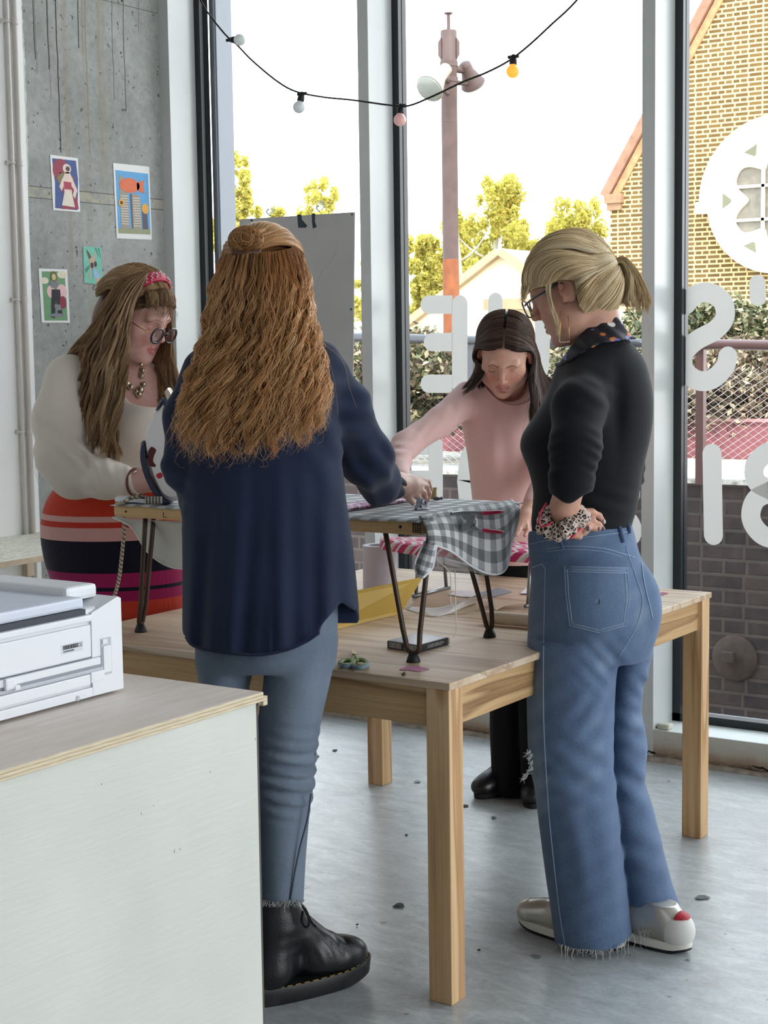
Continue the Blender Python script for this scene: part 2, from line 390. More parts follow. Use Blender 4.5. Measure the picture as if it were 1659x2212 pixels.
# --- conduits on the white wall
m_pipe = mt('painted_conduit', (206, 200, 194), .38, var=.05)
for nm, u0, u1, lab in (('left', 8, 57, 'thin painted conduit on the white wall, further from the concrete'), ('right', 24, 73, 'thicker painted conduit on the white wall, nearest the concrete')):
    ya = onX(u0, 0, -4.49)[1]; yb = onX(u1, 1140, -4.49)[1]; y = (ya+yb)/2; r = .0085 if nm == 'left' else .011
    root = empty('conduit_pipe', (-4.485, y, 0), lab, 'pipe', 'conduits on the white wall')
    MB().tube([(-4.486, y, 0.0), (-4.486, y, 3.9)], r, 14).build('pipe', m_pipe, root, True)
    if nm == 'left':
        for (u, v) in ((10, 45), (25, 352), (38, 648), (52, 932)):
            z = onX(u, v, -4.486)[2]; c = MB(); a = np.linspace(0, 2*PI, 17)
            c.tube(np.stack([-4.486+.013*np.cos(a), y-.006+.013*np.sin(a), np.full(17, z)], -1), .0045, 8); c.box((-4.5, y-.024, z-.008), (-4.486, y-.012, z+.008), .002)
            c.build('saddle_clip', m_pipe, root, True)
    else:
        for (u, v) in ((26, 45), (41, 352), (54, 648), (66, 932)):
            z = onX(u, v, -4.486)[2]; MB().lathe((-4.486, y, z-.012), (0, 0, 1), [(.0125, 0), (.0132, .003), (.0132, .021), (.0125, .024)], 14).build('coupling', m_pipe, root, True)

# ================================================================== WOOD
def wood(name, axis, cols, ring=9, planks=0, rough=.5, warm=None):
    "pine grain running along axis (0 X, 1 Y, 2 Z), in object space"
    if name in _mc: return _mc[name]
    t = NT(name); tc = t.new('ShaderNodeTexCoord'); v = tc.outputs['Object']
    sc = [1, 1, 1]; sc[axis] = .07
    v1 = mapv(t, v, sc, (.37, .21, .13))
    nz = t.noise(v1, 5.0, 3, .55, .4)
    saw = t.math('FRACT', t.math('MULTIPLY', nz, ring))
    sc2 = [1, 1, 1]; sc2[axis] = .02
    fine = t.noise(mapv(t, v, sc2), 160, 2, .6)
    grain = t.ramp(saw, [(0, cols[0]), (.55, cols[1]), (.86, cols[2]), (1, cols[0])])
    c = t.mix(.30, grain, t.ramp(fine, [(.3, cols[2]), (.7, cols[0])]))
    if planks:
        s = sepxyz(t, v); ax = 1 if axis == 0 else 0
        fl = t.math('FLOOR', t.math('MULTIPLY', s[ax], planks)); wn = t.new('ShaderNodeTexWhiteNoise', noise_dimensions='1D'); t.link(fl, wn.inputs['W'])
        c = t.mix(t.math('MULTIPLY', wn.outputs['Value'], .45), c, t.mix(.6, grain, warm or cols[1]))
        fr = t.math('FRACT', t.math('MULTIPLY', s[ax], planks)); c = t.mix(t.math('MULTIPLY', t.math('LESS_THAN', fr, .022), .5), c, cols[2])
    vk = [1.0, 1.0, 1.0]; vk[axis] = .35
    vo = t.new('ShaderNodeTexVoronoi'); vo.inputs['Scale'].default_value = 4.2; t.link(mapv(t, v, vk, (.4, .7, .2)), vo.inputs['Vector'])
    kn = t.ramp(vo.outputs['Distance'], [(.045, (1, 1, 1)), (.10, (0, 0, 0))]); c = t.mix(t.math('MULTIPLY', kn, .75), c, srgb(104, 70, 48))
    t.col(c); t.bump(fine, .08, .002); _mc[name] = t.set(rough, 0, .35); return _mc[name]
PINE = (srgb(222, 190, 148), srgb(208, 168, 120), srgb(166, 122, 80))
PTOP = (srgb(222, 204, 182), srgb(204, 180, 152), srgb(164, 136, 110))
m_top = wood('pine_table_top', 0, PTOP, 6, 9, .42, srgb(204, 172, 136)); m_legw = wood('pine_leg', 2, PINE, 8); m_apx = wood('pine_apron_long', 0, (srgb(206, 172, 126), srgb(188, 150, 104), srgb(132, 96, 62)), 7); m_apy = wood('pine_apron_short', 1, (srgb(206, 172, 126), srgb(188, 150, 104), srgb(126, 90, 56)), 9)

def table(x1, y0, lab):
    L, Wd, Hh = 1.197, .7445, .73; x0 = x1-L; y1 = y0+Wd
    root = empty('pine_table', ((x0+x1)/2, (y0+y1)/2, 0), lab, 'table', 'two pine tables pushed together')
    MB().box((x0, y0, Hh-.0165), (x1, y1, Hh), .002).build('tabletop', m_top, root)
    a = .004; s = .060
    for lx, ly in ((x1-a-s, y0+a), (x1-a-s, y1-a-s), (x0+a, y0+a), (x0+a, y1-a-s)):
        MB().box((lx, ly, 0), (lx+s, ly+s*.98, Hh-.0165), .003).build('leg', m_legw, root)
    for yy in (y0+.016, y1-.016-.02): MB().box((x0+a+s, yy, Hh-.0165-.088), (x1-a-s, yy+.02, Hh-.0165), .001).build('long_apron', m_apx, root)
    for xx in (x1-.016-.02, x0+.016): MB().box((xx, y0+a+s, Hh-.0165-.088), (xx+.02, y1-a-s, Hh-.0165), .001).build('short_apron', m_apy, root)
    return root
TX1, TY0 = -1.792, 2.934
table(TX1, TY0, 'pine table nearest the camera, under the scissors and small ironing board')
table(TX1-.004, TY0+.747, 'further pine table by the window, under the papers and pink board')

# ================================================================== COUNTER AND PRINTER
CH = .85; CX, CYY = -1.747, 2.224
root = empty('counter_cabinet', (CX-.4, CYY-.9, 0), 'white painted counter with plywood top in the left foreground', 'cabinet')
t = NT('plywood_top'); v = t.coord(); f = t.noise(mapv(t, v, (6, .5, 1)), 7, 5, .65, .8)
t.col(t.mix(.35, t.ramp(f, [(.28, srgb(206, 190, 178)), (.5, srgb(228, 216, 206)), (.74, srgb(238, 230, 223))]), t.ramp(t.noise(v, 3, 3), [(.4, srgb(216, 200, 186)), (.7, srgb(238, 230, 224))]))); t.bump(f, .05, .003); m_ply = t.set(.55, 0, .4)
t = NT('plywood_edge'); v = t.coord(); s = sepxyz(t, v)
zz = t.math('FRACT', t.math('ADD', t.math('MULTIPLY', s[2], 165), t.math('MULTIPLY', t.noise(mapv(t, v, (3, 3, 1)), 5, 3), .5)))
c = t.ramp(zz, [(0, srgb(226, 212, 184)), (.38, srgb(206, 188, 154)), (.5, srgb(146, 124, 92)), (.62, srgb(190, 172, 138)), (1, srgb(228, 214, 188))])
t.col(t.mix(.4, c, t.ramp(t.noise(mapv(t, v, (2, 2, 60)), 14, 4), [(.3, srgb(150, 130, 96)), (.7, srgb(232, 220, 196))]))); m_plye = t.set(.7)
top = MB(); top.box((CX-.95, .2, CH-.0174), (CX, CYY, CH), .0015)
o = top.build('worktop', [m_ply, m_plye], root)
for pl in o.data.polygons:
    if abs(pl.normal.z) < .5: pl.material_index = 1
t = NT('brushed_white_panel'); v = t.coord(); f = t.noise(mapv(t, v, (1, 1.4, 14), rot=(.12, 0, 0)), 4, 5, .6)
t.col(t.ramp(t.noise(v, 3, 3), [(.3, srgb(202, 203, 195)), (.7, srgb(214, 215, 207))])); t.bump(f, .22, .006); m_cab = t.set(.5, 0, .4)
MB().box((CX-.93, .25, 0), (CX-.010, CYY-.009, CH-.0174), .002).build('body_panel', m_cab, root)
MB().box((CX-.92, CYY-.0088, .02), (CX-.012, CYY-.002, CH-.02)).build('back_edge_strip', mt('dark_panel_gap', (86, 80, 76), .8), root)
MB().box((CX-.30, CYY-.0005, CH-.026), (CX-.0005, CYY+.012, CH-.009), .001).build('batten', m_plye, root)
g = MB(); r_ = np.random.default_rng(2)
for (u, v, s_) in ((306, 1757, 5), (378, 1838, 7), (390, 1834, 5), (332, 1740, 3), (220, 1694, 3), (454, 1668, 3), (560, 1520, 6), (552, 1596, 5)):
    q = onX(u, v, CX-.0098); g.ball(q, (.0012, s_*.00035, s_*.0005), 8)
g.build('paint_drip', m_cab, root, True)

# printer standing on the counter, its side towards the camera
m_prn = mt('printer_white', (229, 231, 236), .42, spec=.5); m_prt = mt('printer_lid', (214, 220, 234), .5, bump=.1, bs=900); m_prd = mt('printer_dark_grey', (64, 68, 78), .6); m_prg = mt('printer_grey', (186, 190, 198), .5)  # the dark grey serves the lid gap strip and the rubber feet
PX, PY = -1.968, 2.100
def PQ(u, v): return onX(u, v, PX)
zt = PQ(245, 1290)[2]; zb = CH+.006
root = empty('inkjet_printer', (PX-.16, PY-.22, CH), 'white home inkjet printer on the plywood counter top', 'printer')
b = MB(); y_back = PY; ylow = PQ(195, 1500)[1]
b.box((PX-.30, PY-.52, zb), (PX-.006, PY-.002, zb+.155), .010)
b.build('body', m_prn, root)
# right-hand end block, moulded with a raised top
e = MB(); yk = PQ(196, 1340)[1]
prof = [(yk, zb), (PY, zb), (PY, zt-.004), (PY-.008, zt), (yk+.002, PQ(196, 1325)[2])]
e.prism([(PX, y, z) for y, z in prof], (-.30, 0, 0)); e.build('end_block', m_prn, root)
yr = PQ(205, 1262)[1]
MB().box((PX-.285, yk-.012, zt-.004), (PX-.045, PY-.012, zt+.022), .008).build('raised_corner', m_prn, root)
MB().box((PX-.29, PY-.56, zt-.012), (PX-.012, yk-.004, zt+.008), .005).build('lid', m_prt, root)
MB().box((PX-.28, PY-.56, zt-.024), (PX-.004, yk-.008, zt-.012)).build('lid_gap', m_prd, root)
MB().box((PX-.02, PY-.56, zt-.034), (PX+.004, yk+.004, zt-.022), .003).build('lid_lip', m_prn, root)
zc0 = PQ(100, 1445)[2]
MB().box((PX-.02, PY-.56, PQ(196, 1418)[2]), (PX+.002, yk-.003, zt-.040), .002).build('rear_cover', m_prn, root)
zs0, zs1 = PQ(190, 1462)[2], PQ(190, 1424)[2]
MB().box((PX-.012, PY-.56, zs0), (PX+.0005, yk+.028, zs1+.001)).build('slot_recess', mt('printer_slot', (150, 154, 162), .6), root)
MB().box((PX-.006, PY-.56, zs1-.013), (PX+.004, yk+.018, zs1), .002).build('upper_rail', m_prn, root)
MB().box((PX-.004, PY-.56, zs0+.006), (PX+.004, yk+.024, zs0+.013), .002).build('lower_rail', m_prg, root)
MB().box((PX-.006, PY-.56, zs0-.014), (PX+.005, yk-.010, zs0+.005), .002).build('tray_edge', m_prn, root)
MB().box((PX-.006, yk-.008, zs0-.012), (PX+.005, yk+.026, zs0+.007), .002).build('tray_catch', m_prn, root)
MB().box((PX-.004, PY-.56, zb), (PX+.002, yk-.002, zs0-.020), .002).build('base_panel', m_prn, root)
yl = PQ(226, 1400)[1]
g = MB().box((PX-.002, yl-.010, zs0-.004), (PX+.0015, yl+.016, PQ(226, 1378)[2]), .001); g.build('latch_recess', m_prg, root)
g = MB().box((PX, yl-.007, zs0), (PX+.004, yl+.013, PQ(226, 1395)[2]), .003); g.box((PX, yl-.008, PQ(226, 1390)[2]), (PX+.004, yl+.004, PQ(226, 1380)[2]), .001); g.build('side_latch', m_prn, root)
q = PQ(18, 1476); g = MB().box((PX, q[1]-.014, q[2]-.010), (PX+.010, q[1]+.008, q[2]+.010), .004); g.box((PX, q[1]+.004, q[2]-.012), (PX+.012, q[1]+.016, q[2]-.004), .002); g.build('paper_guide', m_prn, root)
q = PQ(166, 1507); MB().lathe((PX-.001, q[1], zb+.004), (1, 0, 0), [(.005, 0), (.005, .004), (.003, .005)], 14).build('screw_boss', m_prg, root)
for yy in (PY-.03, PY-.4): MB().box((PX-.25, yy-.02, CH), (PX-.03, yy, zb+.001), .001).build('rubber_foot', m_prd, root)
# barcode sticker
ql = PQ(131, 1405); qr = PQ(176, 1393); zmid = (ql[2]+qr[2])/2
st = MB().box((PX+.001, ql[1]-.001, zmid-.0085), (PX+.0024, qr[1]+.001, zmid+.0085)); so = st.build('barcode_sticker', mt('sticker_grey', (214, 216, 222), .6), root)
bc = MB(); yy = ql[1]+.003; r_ = np.random.default_rng(4)
while yy < qr[1]-.009:
    w = r_.choice([.0005, .0009, .0013]); bc.box((PX+.0024, yy, zmid-.001), (PX+.0027, yy+w, zmid+.0065)); yy += w+r_.choice([.0004, .0008])
for i in range(12):
    bc.box((PX+.0024, ql[1]+.004+i*.0022, zmid-.0055), (PX+.0027, ql[1]+.004+i*.0022+.0013, zmid-.0028))
for i in range(3):
    for j in range(3):
        if (i+j) % 2 == 0: bc.box((PX+.0024, qr[1]-.007+i*.0022, zmid-.001+j*.0024), (PX+.0027, qr[1]-.007+i*.0022+.0018, zmid+.001+j*.0024))
bc.build('barcode', mt('print_black', (40, 42, 48), .7), so)

# ================================================================== OSB SHELF UNIT ON THE LEFT WALL
t = NT('pale_flake_board'); P = posn(t)
v1 = mapv(t, P, (22, 7, 7), rot=(0, 0, .5)); f = t.noise(v1, 3.2, 5, .75, 1.2)
t.col(t.ramp(f, [(.30, srgb(150, 148, 138)), (.42, srgb(206, 202, 186)), (.55, srgb(236, 232, 216)), (.8, srgb(246, 242, 230))])); t.bump(f, .2, .004); m_osb = t.set(.7)
m_osbe = mt('board_edge', (200, 182, 156), .75, var=.12, vs=30)
def shelf(zt_, u_edge, v_edge, lab, yend):
    xe = onZ(u_edge, v_edge, zt_)[0]
    root = empty('flake_board_shelf', ((-4.5+xe)/2, 3.4, zt_-.02), lab, 'shelf', 'flake-board shelves on the left wall')
    o = MB().box((-4.5, 1.6, zt_-.020), (xe, yend, zt_), .001).build('board', [m_osb, m_osbe], root)
    for pl in o.data.polygons:
        if abs(pl.normal.z) < .5: pl.material_index = 1
    br = MB(); br.box((-4.5, yend-.12, zt_-.045), (xe-.06, yend-.085, zt_-.020), .002); br.box((-4.5, yend-.12, zt_-.16), (-4.47, yend-.085, zt_-.020), .002)
    br.build('bracket', mt('bracket_wood', (212, 196, 176), .7), root)
shelf(.775, 98, 1199, 'upper pale flake-board shelf on the white wall by the skirt', 4.385)
shelf(.56, 122, 1290, 'lower pale flake-board shelf, mostly hidden behind the printer', 4.44)
zq = .56; a = onZ(45, 1292, zq); r = empty('wood_offcut', a, 'rough split brown wooden block on the lower shelf', 'wood block')
m_oc = wood('offcut_brown', 2, (srgb(178, 130, 88), srgb(150, 104, 66), srgb(96, 62, 40)), 10)
g = MB(); Q = [onZ(-30, 1305, zq), onZ(52, 1294, zq), onZ(62, 1287, zq), onZ(-30, 1298, zq)]
n = 9; ss = np.linspace(0, 1, n); hz = .058+.008*np.sin(ss*7)+.004*np.random.default_rng(1).normal(size=n)
A = Q[0]+(Q[1]-Q[0])*ss[:, None]; Bk = A+np.array([-.05, .0, 0])
Gd = np.stack([A, A+np.stack([0*ss, 0*ss, hz], -1), Bk+np.stack([0*ss, 0*ss, hz+.006], -1), Bk], 1); g.grid(Gd); g.add([A[-1], A[-1]+[0, 0, hz[-1]], Bk[-1]+[0, 0, hz[-1]+.006], Bk[-1]], [(0, 1, 2, 3)]); g.build('block', m_oc, r)
g = MB(); E0 = A[-1]; g.box(E0+np.array([-.055, -.002, 0]), E0+np.array([.002, .024, hz[-1]+.008]), .002); g.build('grey_end_piece', mt('weathered_wood', (150, 128, 112), .8, var=.2, vs=30), r)
g = MB()
for dz in (.018, .032, .052): g.ball(E0+np.array([.003, .013, dz]), (.003, .004, .004), 8)
g.build('nail_hole', mt('nail_dark', (44, 38, 36), .6), r)

# ================================================================== SMALL IRONING BOARD WITH GINGHAM COVER
BY0, BZ, BXL, BXR, BY1 = 3.060, 1.064, -2.885, -1.945, 3.54
m_bw = wood('pale_board_edge', 0, (srgb(222, 188, 138), srgb(210, 172, 120), srgb(184, 144, 96)), 5)
m_leg = mt('bronze_metal', (78, 64, 54), .38, metal=.6, var=.1, vs=30); m_rub = mt('black_rubber', (22, 24, 25), .55)
root = empty('tabletop_ironing_board', (-2.4, 3.28, .73), 'small wooden ironing board with grey gingham cover standing on the pine table', 'ironing board')
b = MB(); b.box((BXL, BY0, BZ-.032), (BXR, BY1, BZ), .008); b.build('board_frame', m_bw, root)
g = MB()
q = onY(272, 1105, BY0-.0006); g.lathe(q, (0, -1, 0), [(.0032, 0), (.0032, .0006)], 10)
q = onY(355, 1113, BY0-.0006); g.box(q+np.array([-.004, 0, -.006]), q+np.array([-.002, -.0005, .008])); g.box(q+np.array([-.002, 0, -.006]), q+np.array([.009, -.0005, -.0043]))
q = onY(865, 1138, BY0-.0006); g.lathe(q, (0, -1, 0), [(.004, 0), (.004, .0006)], 10)
q = onY(891, 1130, BY0-.0006); q2 = onY(906, 1150, BY0-.0006)
for i in range(4):
    for j in range(5): g.box((q[0]+i*.0060, q[1], q[2]-j*.0046-.0034), (q[0]+i*.0060+.0044, q[1]-.0005, q[2]-j*.0046))
g.build('stamped_mark', mt('stamp_black', (34, 30, 26), .7), root)
FEET = [(-2.827, 3.088), (-1.991, 3.100), (-1.997, 3.466), (-2.83, 3.466)]
for k, (fx, fy) in enumerate(FEET):
    sx_ = .045 if k in (0, 3) else -.02; z0, z1 = .748, BZ-.034
    iny = .0
    l = MB()
    def bend(x, y, z): return (x, y, z)
    if k in (0, 3):
        xt = fx+.038
        pts = [(xt, fy-.012, z1), (fx+.012, fy-.010, z0+.06), (fx, fy-.006, z0+.006), (fx, fy+.006, z0+.006), (fx+.012, fy+.010, z0+.06), (xt, fy+.020, z1)]
    else:
        s = -1 if k == 1 else 1
        xa = onY(838, 1152, 3.10)[0] if k == 1 else fx-.055; xb = onY(916, 1180, 3.12)[0] if k == 1 else fx-.035
        if k == 1: pts = [(xa, fy-.01, z1), (fx-.024, fy-.005, z0+.055), (fx-.013, fy, z0+.008), (fx+.013, fy, z0+.008), (fx+.016, fy+.005, z0+.055), (xb+.012, fy+.03, z1)]
        else: pts = [(fx-.062, fy-.05, z1), (fx-.014, fy-.012, z0+.055), (fx-.004, fy-.004, z0+.006), (fx+.004, fy+.004, z0+.006), (fx+.006, fy+.0, z0+.055), (fx-.030, fy-.0, z1)]
    P_ = np.array(pts, float); dense = np.concatenate([np.linspace(P_[0], P_[1], 8)[:-1], catmull(P_[1:5], 14), np.linspace(P_[4], P_[5], 8)[1:]])
    l.tube(dense, .0062, 10); lo = l.build('leg', m_leg, root, True)
    MB().lathe((fx, fy, .7305), (0, 0, 1), [(.0165, 0), (.0165, .002), (.0145, .009), (.0105, .019), (.007, .021)], 18).build('rubber_foot', m_rub, lo, True)

# gingham / backing cloth: faces carry (s,t) cloth coordinates
def gingham_mat(name, rot):
    t = NT(name); a = t.new('ShaderNodeAttribute'); a.attribute_name = 'cloth'; s = sepxyz(t, a.outputs['Color'])
    k = 1/.026
    f = [t.math('LESS_THAN', t.math('FRACT', t.math('MULTIPLY', s[i], k/2)), .5) for i in (0, 1)]
    sm = t.math('ADD', f[0], f[1]); c = t.ramp(t.math('MULTIPLY', sm, .5), [(0, srgb(214, 216, 218)), (.4, srgb(146, 148, 150)), (.8, srgb(84, 86, 88))], 'CONSTANT')
    v = t.coord(); c = t.mix(.12, c, t.ramp(t.noise(v, 500, 2, .6), [(.3, (0.05, .05, .05)), (.7, (1, 1, 1))])); t.col(c); t.bump(t.noise(v, 900, 2), .15, .001)
    return t.set(.75, 0, .25, sheen=.2)
m_ging = gingham_mat('grey_gingham', 0)
def cloth_grid(G, uv, mats, name, parent, thick=.0016):
    G = np.asarray(G, float); uv = np.asarray(uv, float); a, b = G.shape[:2]
    g = MB(); dn = np.cross(np.gradient(G, axis=0), np.gradient(G, axis=1)); dn /= np.linalg.norm(dn, axis=2, keepdims=True)+1e-9
    F = [(i*b+j, i*b+j+1, (i+1)*b+j+1, (i+1)*b+j) for i in range(a-1) for j in range(b-1)]; k = a*b
    V = np.concatenate([G.reshape(-1, 3), (G-dn*thick).reshape(-1, 3)])
    F2 = F+[(f[3]+k, f[2]+k, f[1]+k, f[0]+k) for f in F]
    rim = [(j, j+1) for j in range(b-1)]+[(i*b+b-1, (i+1)*b+b-1) for i in range(a-1)]+[((a-1)*b+j+1, (a-1)*b+j) for j in range(b-1)]+[((i+1)*b, i*b) for i in range(a-1)]
    F2 += [(q, p_, p_+k, q+k) for p_, q in rim]
    uvc = np.concatenate([np.concatenate([uv.reshape(-1, 2), np.zeros((k, 1))], 1)]*2)
    return add_mesh(name, V, F2, mats, parent, True, {'cloth': uvc})
def resample_loop(P, n): return catmull(np.asarray(P, float), n)
# top of the cover, slightly overhanging
nx, ny = 60, 34; X = np.linspace(BXL-.006, BXR+.004, nx); Y = np.linspace(BY0-.006, BY1+.012, ny)
XX, YY = np.meshgrid(X, Y, indexing='ij'); ZZ = BZ+.0035+.0012*np.sin(XX*31)*np.sin(YY*23)
edge = np.minimum(np.minimum(XX-(BXL-.006), YY-(BY0-.006)), (BY1+.012)-YY); ZZ -= .004*np.exp(-(edge/.006)**2)
cloth_grid(np.stack([XX, YY, ZZ], -1), np.stack([XX, YY], -1), m_ging, 'cover', root)
# right-hand end: the cover rolls over the end and hangs, pinched by the clamp
tp = catmull(np.array([onX(u, v, -1.938) for u, v in ((911, 1121), (940, 1112), (985, 1103), (1040, 1094), (1085, 1088), (1117, 1092))]), 40)
md = catmull(np.array([onX(u, v, -1.905) for u, v in ((922, 1148), (950, 1142), (995, 1136), (1050, 1128), (1095, 1120), (1126, 1106))]), 40)
bt = catmull(np.array([onX(u, v, -1.925) for u, v in ((926, 1176), (948, 1182), (1000, 1206), (1056, 1240), (1092, 1222), (1118, 1160))]), 40)
ax_ = catmull(np.array([onX(u, v, -1.990) for u, v in ((905, 1119), (930, 1108), (975, 1099), (1030, 1090), (1075, 1084), (1105, 1085))]), 40)
ax_[:, 2] = BZ+.004
rows = []; R4 = np.stack([ax_, tp, md, bt], 0)
for j in range(40): rows.append(catmull(R4[:, j], 26))
Gf = np.stack(rows, 0)
sv = np.linspace(0, 1, 40)[:, None]; sh = np.linspace(0, 1, 26)[None]
Gf[..., 0] += .010*np.sin(sv*11)*sh**1.5
L0 = .50; uv = np.stack([np.broadcast_to(sv*L0, (40, 26)), np.broadcast_to(sh*.26, (40, 26))], -1)
o = cloth_grid(Gf, uv, m_ging, 'hanging_end', root)
wt = MB(); wt.tube(Gf[:, -1], .0028, 8); wt.tube(Gf[-1, :], .0028, 8); wt.build('white_binding', mt('white_binding', (220, 222, 224), .7), root, True)
# front lobe that hangs lower
lob_l = catmull(np.array([onX(u, v, -1.945) for u, v in ((906, 1121), (917, 1140), (920, 1165), (905, 1195), (896, 1220), (902, 1243))]), 30)
lob_r = catmull(np.array([onX(u, v, -1.918) for u, v in ((942, 1112), (948, 1140), (944, 1172), (940, 1195), (934, 1226), (916, 1246))]), 30)
ss = np.linspace(0, 1, 14)[None, :, None]; Gl = lob_l[:, None]*(1-ss)+lob_r[:, None]*ss
Gl[..., 1] -= .016*np.sin(ss[..., 0]*PI); Gl[..., 0] += .014*np.sin(ss[..., 0]*PI)
uv = np.stack([np.broadcast_to(ss[0, :, 0]*.11+.05, (30, 14)), np.broadcast_to(np.linspace(0, .30, 30)[:, None], (30, 14))], -1)
cloth_grid(Gl, uv, m_ging, 'hanging_lobe', root)
wt = MB(); wt.tube(np.concatenate([Gl[12:, 0], Gl[-1, 1:], Gl[::-1, -1][1:18]]), .0028, 8); wt.build('white_binding', mt('white_binding', (220, 222, 224), .7), root, True)
# off-white felt end hanging under the left side
m_felt = mt('off_white_felt', (214, 212, 206), .9, var=.05, vs=14, sheen=.3)
up_ = catmull(np.array([onY(u, v, 3.10) for u, v in ((243, 1116), (275, 1122), (330, 1124), (400, 1126), (450, 1128))]), 30)
lo_ = catmull(np.array([onY(u, v, 3.13) for u, v in ((244, 1118), (285, 1140), (318, 1192), (372, 1226), (450, 1226))]), 30)
ss = np.linspace(0, 1, 16)[None, :, None]; Gu = up_[:, None]*(1-ss)+lo_[:, None]*ss; Gu[..., 1] += .02*np.sin(ss[..., 0]*PI)
g = MB(); g.grid(Gu, thick=(0, .003, 0)); g.build('felt_underside', m_felt, root, True)
g = MB(); g.tube(lo_, .0024, 8); g.build('felt_binding', mt('felt_binding', (226, 224, 216), .8), root, True)
# plastic film and tie strings under the right end
t = NT('clear_film'); tr = t.new('ShaderNodeBsdfTransparent'); df = t.new('ShaderNodeBsdfGlossy'); df.inputs['Roughness'].default_value = .25; d2 = t.new('ShaderNodeBsdfDiffuse'); d2.inputs[0].default_value = (.9, .9, .92, 1)
m1 = t.new('ShaderNodeMixShader'); m2 = t.new('ShaderNodeMixShader'); m1.inputs[0].default_value = .5; t.link(df.outputs[0], m1.inputs[1]); t.link(d2.outputs[0], m1.inputs[2])
m2.inputs[0].default_value = .24; t.link(tr.outputs[0], m2.inputs[1]); t.link(m1.outputs[0], m2.inputs[2]); t.link(m2.outputs[0], t.o.inputs[0]); m_film = t.m
A = catmull(np.array([onX(u, v, -1.955) for u, v in ((938, 1170), (985, 1185), (1050, 1200))]), 14); B_ = catmull(np.array([onX(u, v, -1.96) for u, v in ((930, 1210), (985, 1225), (1050, 1244))]), 14)
ss = np.linspace(0, 1, 8)[None, :, None]; Gp = A[:, None]*(1-ss)+B_[:, None]*ss; Gp[..., 0] += .006*np.sin(ss[..., 0]*9)
g = MB(); g.grid(Gp, thick=(-.0006, 0, 0)); g.build('clear_plastic_film', m_film, root, True)
m_str = mt('white_string', (232, 228, 220), .8)
for pts in (((944, 1210), (968, 1232), (974, 1252), (974, 1280), (973, 1298), (980, 1313)), ((982, 1229), (984, 1262), (984, 1300), (985, 1338), (986, 1362), (980, 1376))):
    P_ = np.array([onX(u, v, -1.99) for u, v in pts]); P_[:, 2] = np.maximum(P_[:, 2], .7325)
    MB().tube(catmull(P_, 30), .0014, 6).build('tie_string', m_str, root, True)

# steel spring clamp gripping the cover
m_st = mt('clamp_steel', (176, 180, 184), .28, metal=.9); m_red = mt('clamp_red_grip', (150, 22, 58), .4)
root = empty('spring_clamp', onX(1008, 1126, -1.90), 'steel spring clamp with dark red handles gripping the gingham cover', 'clamp')
def cl(u, v, d=0.0): return onX(u, v, -1.888+d)
g = MB()
for d in (-.010, .010):
    P_ = [cl(u, v, d) for u, v in ((994, 1110), (1026, 1112), (1022, 1128), (1030, 1142), (1014, 1146), (996, 1140), (1004, 1126))]
    g.prism(P_, (.0015, 0, 0))
g.tube([cl(975, 1110), cl(1000, 1107), cl(1050, 1107)], .0042, 8); g.tube([cl(1000, 1143), cl(1030, 1143), cl(1050, 1147)], .0042, 8)
g.tube([cl(1004, 1126, -.014), cl(1004, 1126, .014)], .004, 10); g.build('jaw_plate', m_st, root)
g = MB(); g.tube(np.array([cl(1018+9*math.cos(a), 1128+10*math.sin(a), -.006+.0015*a) for a in np.linspace(.8, 14, 40)]), .0014, 6); g.build('spring', mt('clamp_spring', (96, 100, 104), .3, metal=.8), root, True)
for (a, b_, c_) in (((1034, 1108), (1060, 1107), (1086, 1105)), ((1034, 1144), (1060, 1147), (1088, 1150))):
    h = MB(); h.tube(catmull(np.array([cl(*a), cl(*b_), cl(*c_)]), 8), [.003, .0048, .0052, .0052, .005, .005, .0046, .003], 10); h.build('handle_grip', m_red, root, True)

# ================================================================== PINK CHEVRON BOARD ON THE FAR TABLE
zb2 = .885
L_ = onZ(800, 1168, zb2); R_ = onZ(1190, 1182, zb2)
root = empty('sleeve_ironing_board', (R_[0]-.4, L_[1], .73), 'low ironing board with pink chevron cover on the far pine table', 'ironing board')
yc = (L_[1]+R_[1])/2; x0, x1 = L_[0], R_[0]+.12; n = 40; xs = np.linspace(0, 1, n); hw = .105*np.clip(xs/.28, 0, 1)**.55*np.where(xs > .93, np.sqrt(np.clip(1-((xs-.93)/.07)**2, .05, 1)), 1)
XX = x0+(x1-x0)*xs; prof = [(-1, -.026), (-1.03, -.010), (-1.0, 0.0), (-.9, .004), (0, .005), (.9, .004), (1, 0), (1.03, -.010), (1, -.026)]
Gd = np.stack([np.stack([XX, yc+hw*a, np.full(n, zb2+dz)], -1) for a, dz in prof], 1)
t = NT('pink_chevron'); v = t.new('ShaderNodeAttribute'); v.attribute_name = 'cloth'; s = sepxyz(t, v.outputs['Color'])
zig = t.math('ABSOLUTE', t.math('SUBTRACT', t.math('FRACT', t.math('MULTIPLY', s[1], 14)), .5)); f = t.math('FRACT', t.math('ADD', t.math('MULTIPLY', s[0], 13), t.math('MULTIPLY', zig, .9)))
t.col(t.ramp(f, [(0, srgb(196, 40, 104)), (.36, srgb(232, 222, 222)), (.52, srgb(206, 196, 196)), (.68, srgb(214, 70, 130)), (.86, srgb(236, 228, 230))], 'CONSTANT')); m_chev = t.set(.7)
arc = np.cumsum([0]+[math.hypot((prof[i+1][0]-prof[i][0])*.1, prof[i+1][1]-prof[i][1]) for i in range(8)])
uv = np.stack([np.broadcast_to(XX[:, None], (n, 9)), np.broadcast_to(arc[None], (n, 9)), np.zeros((n, 9))], -1)
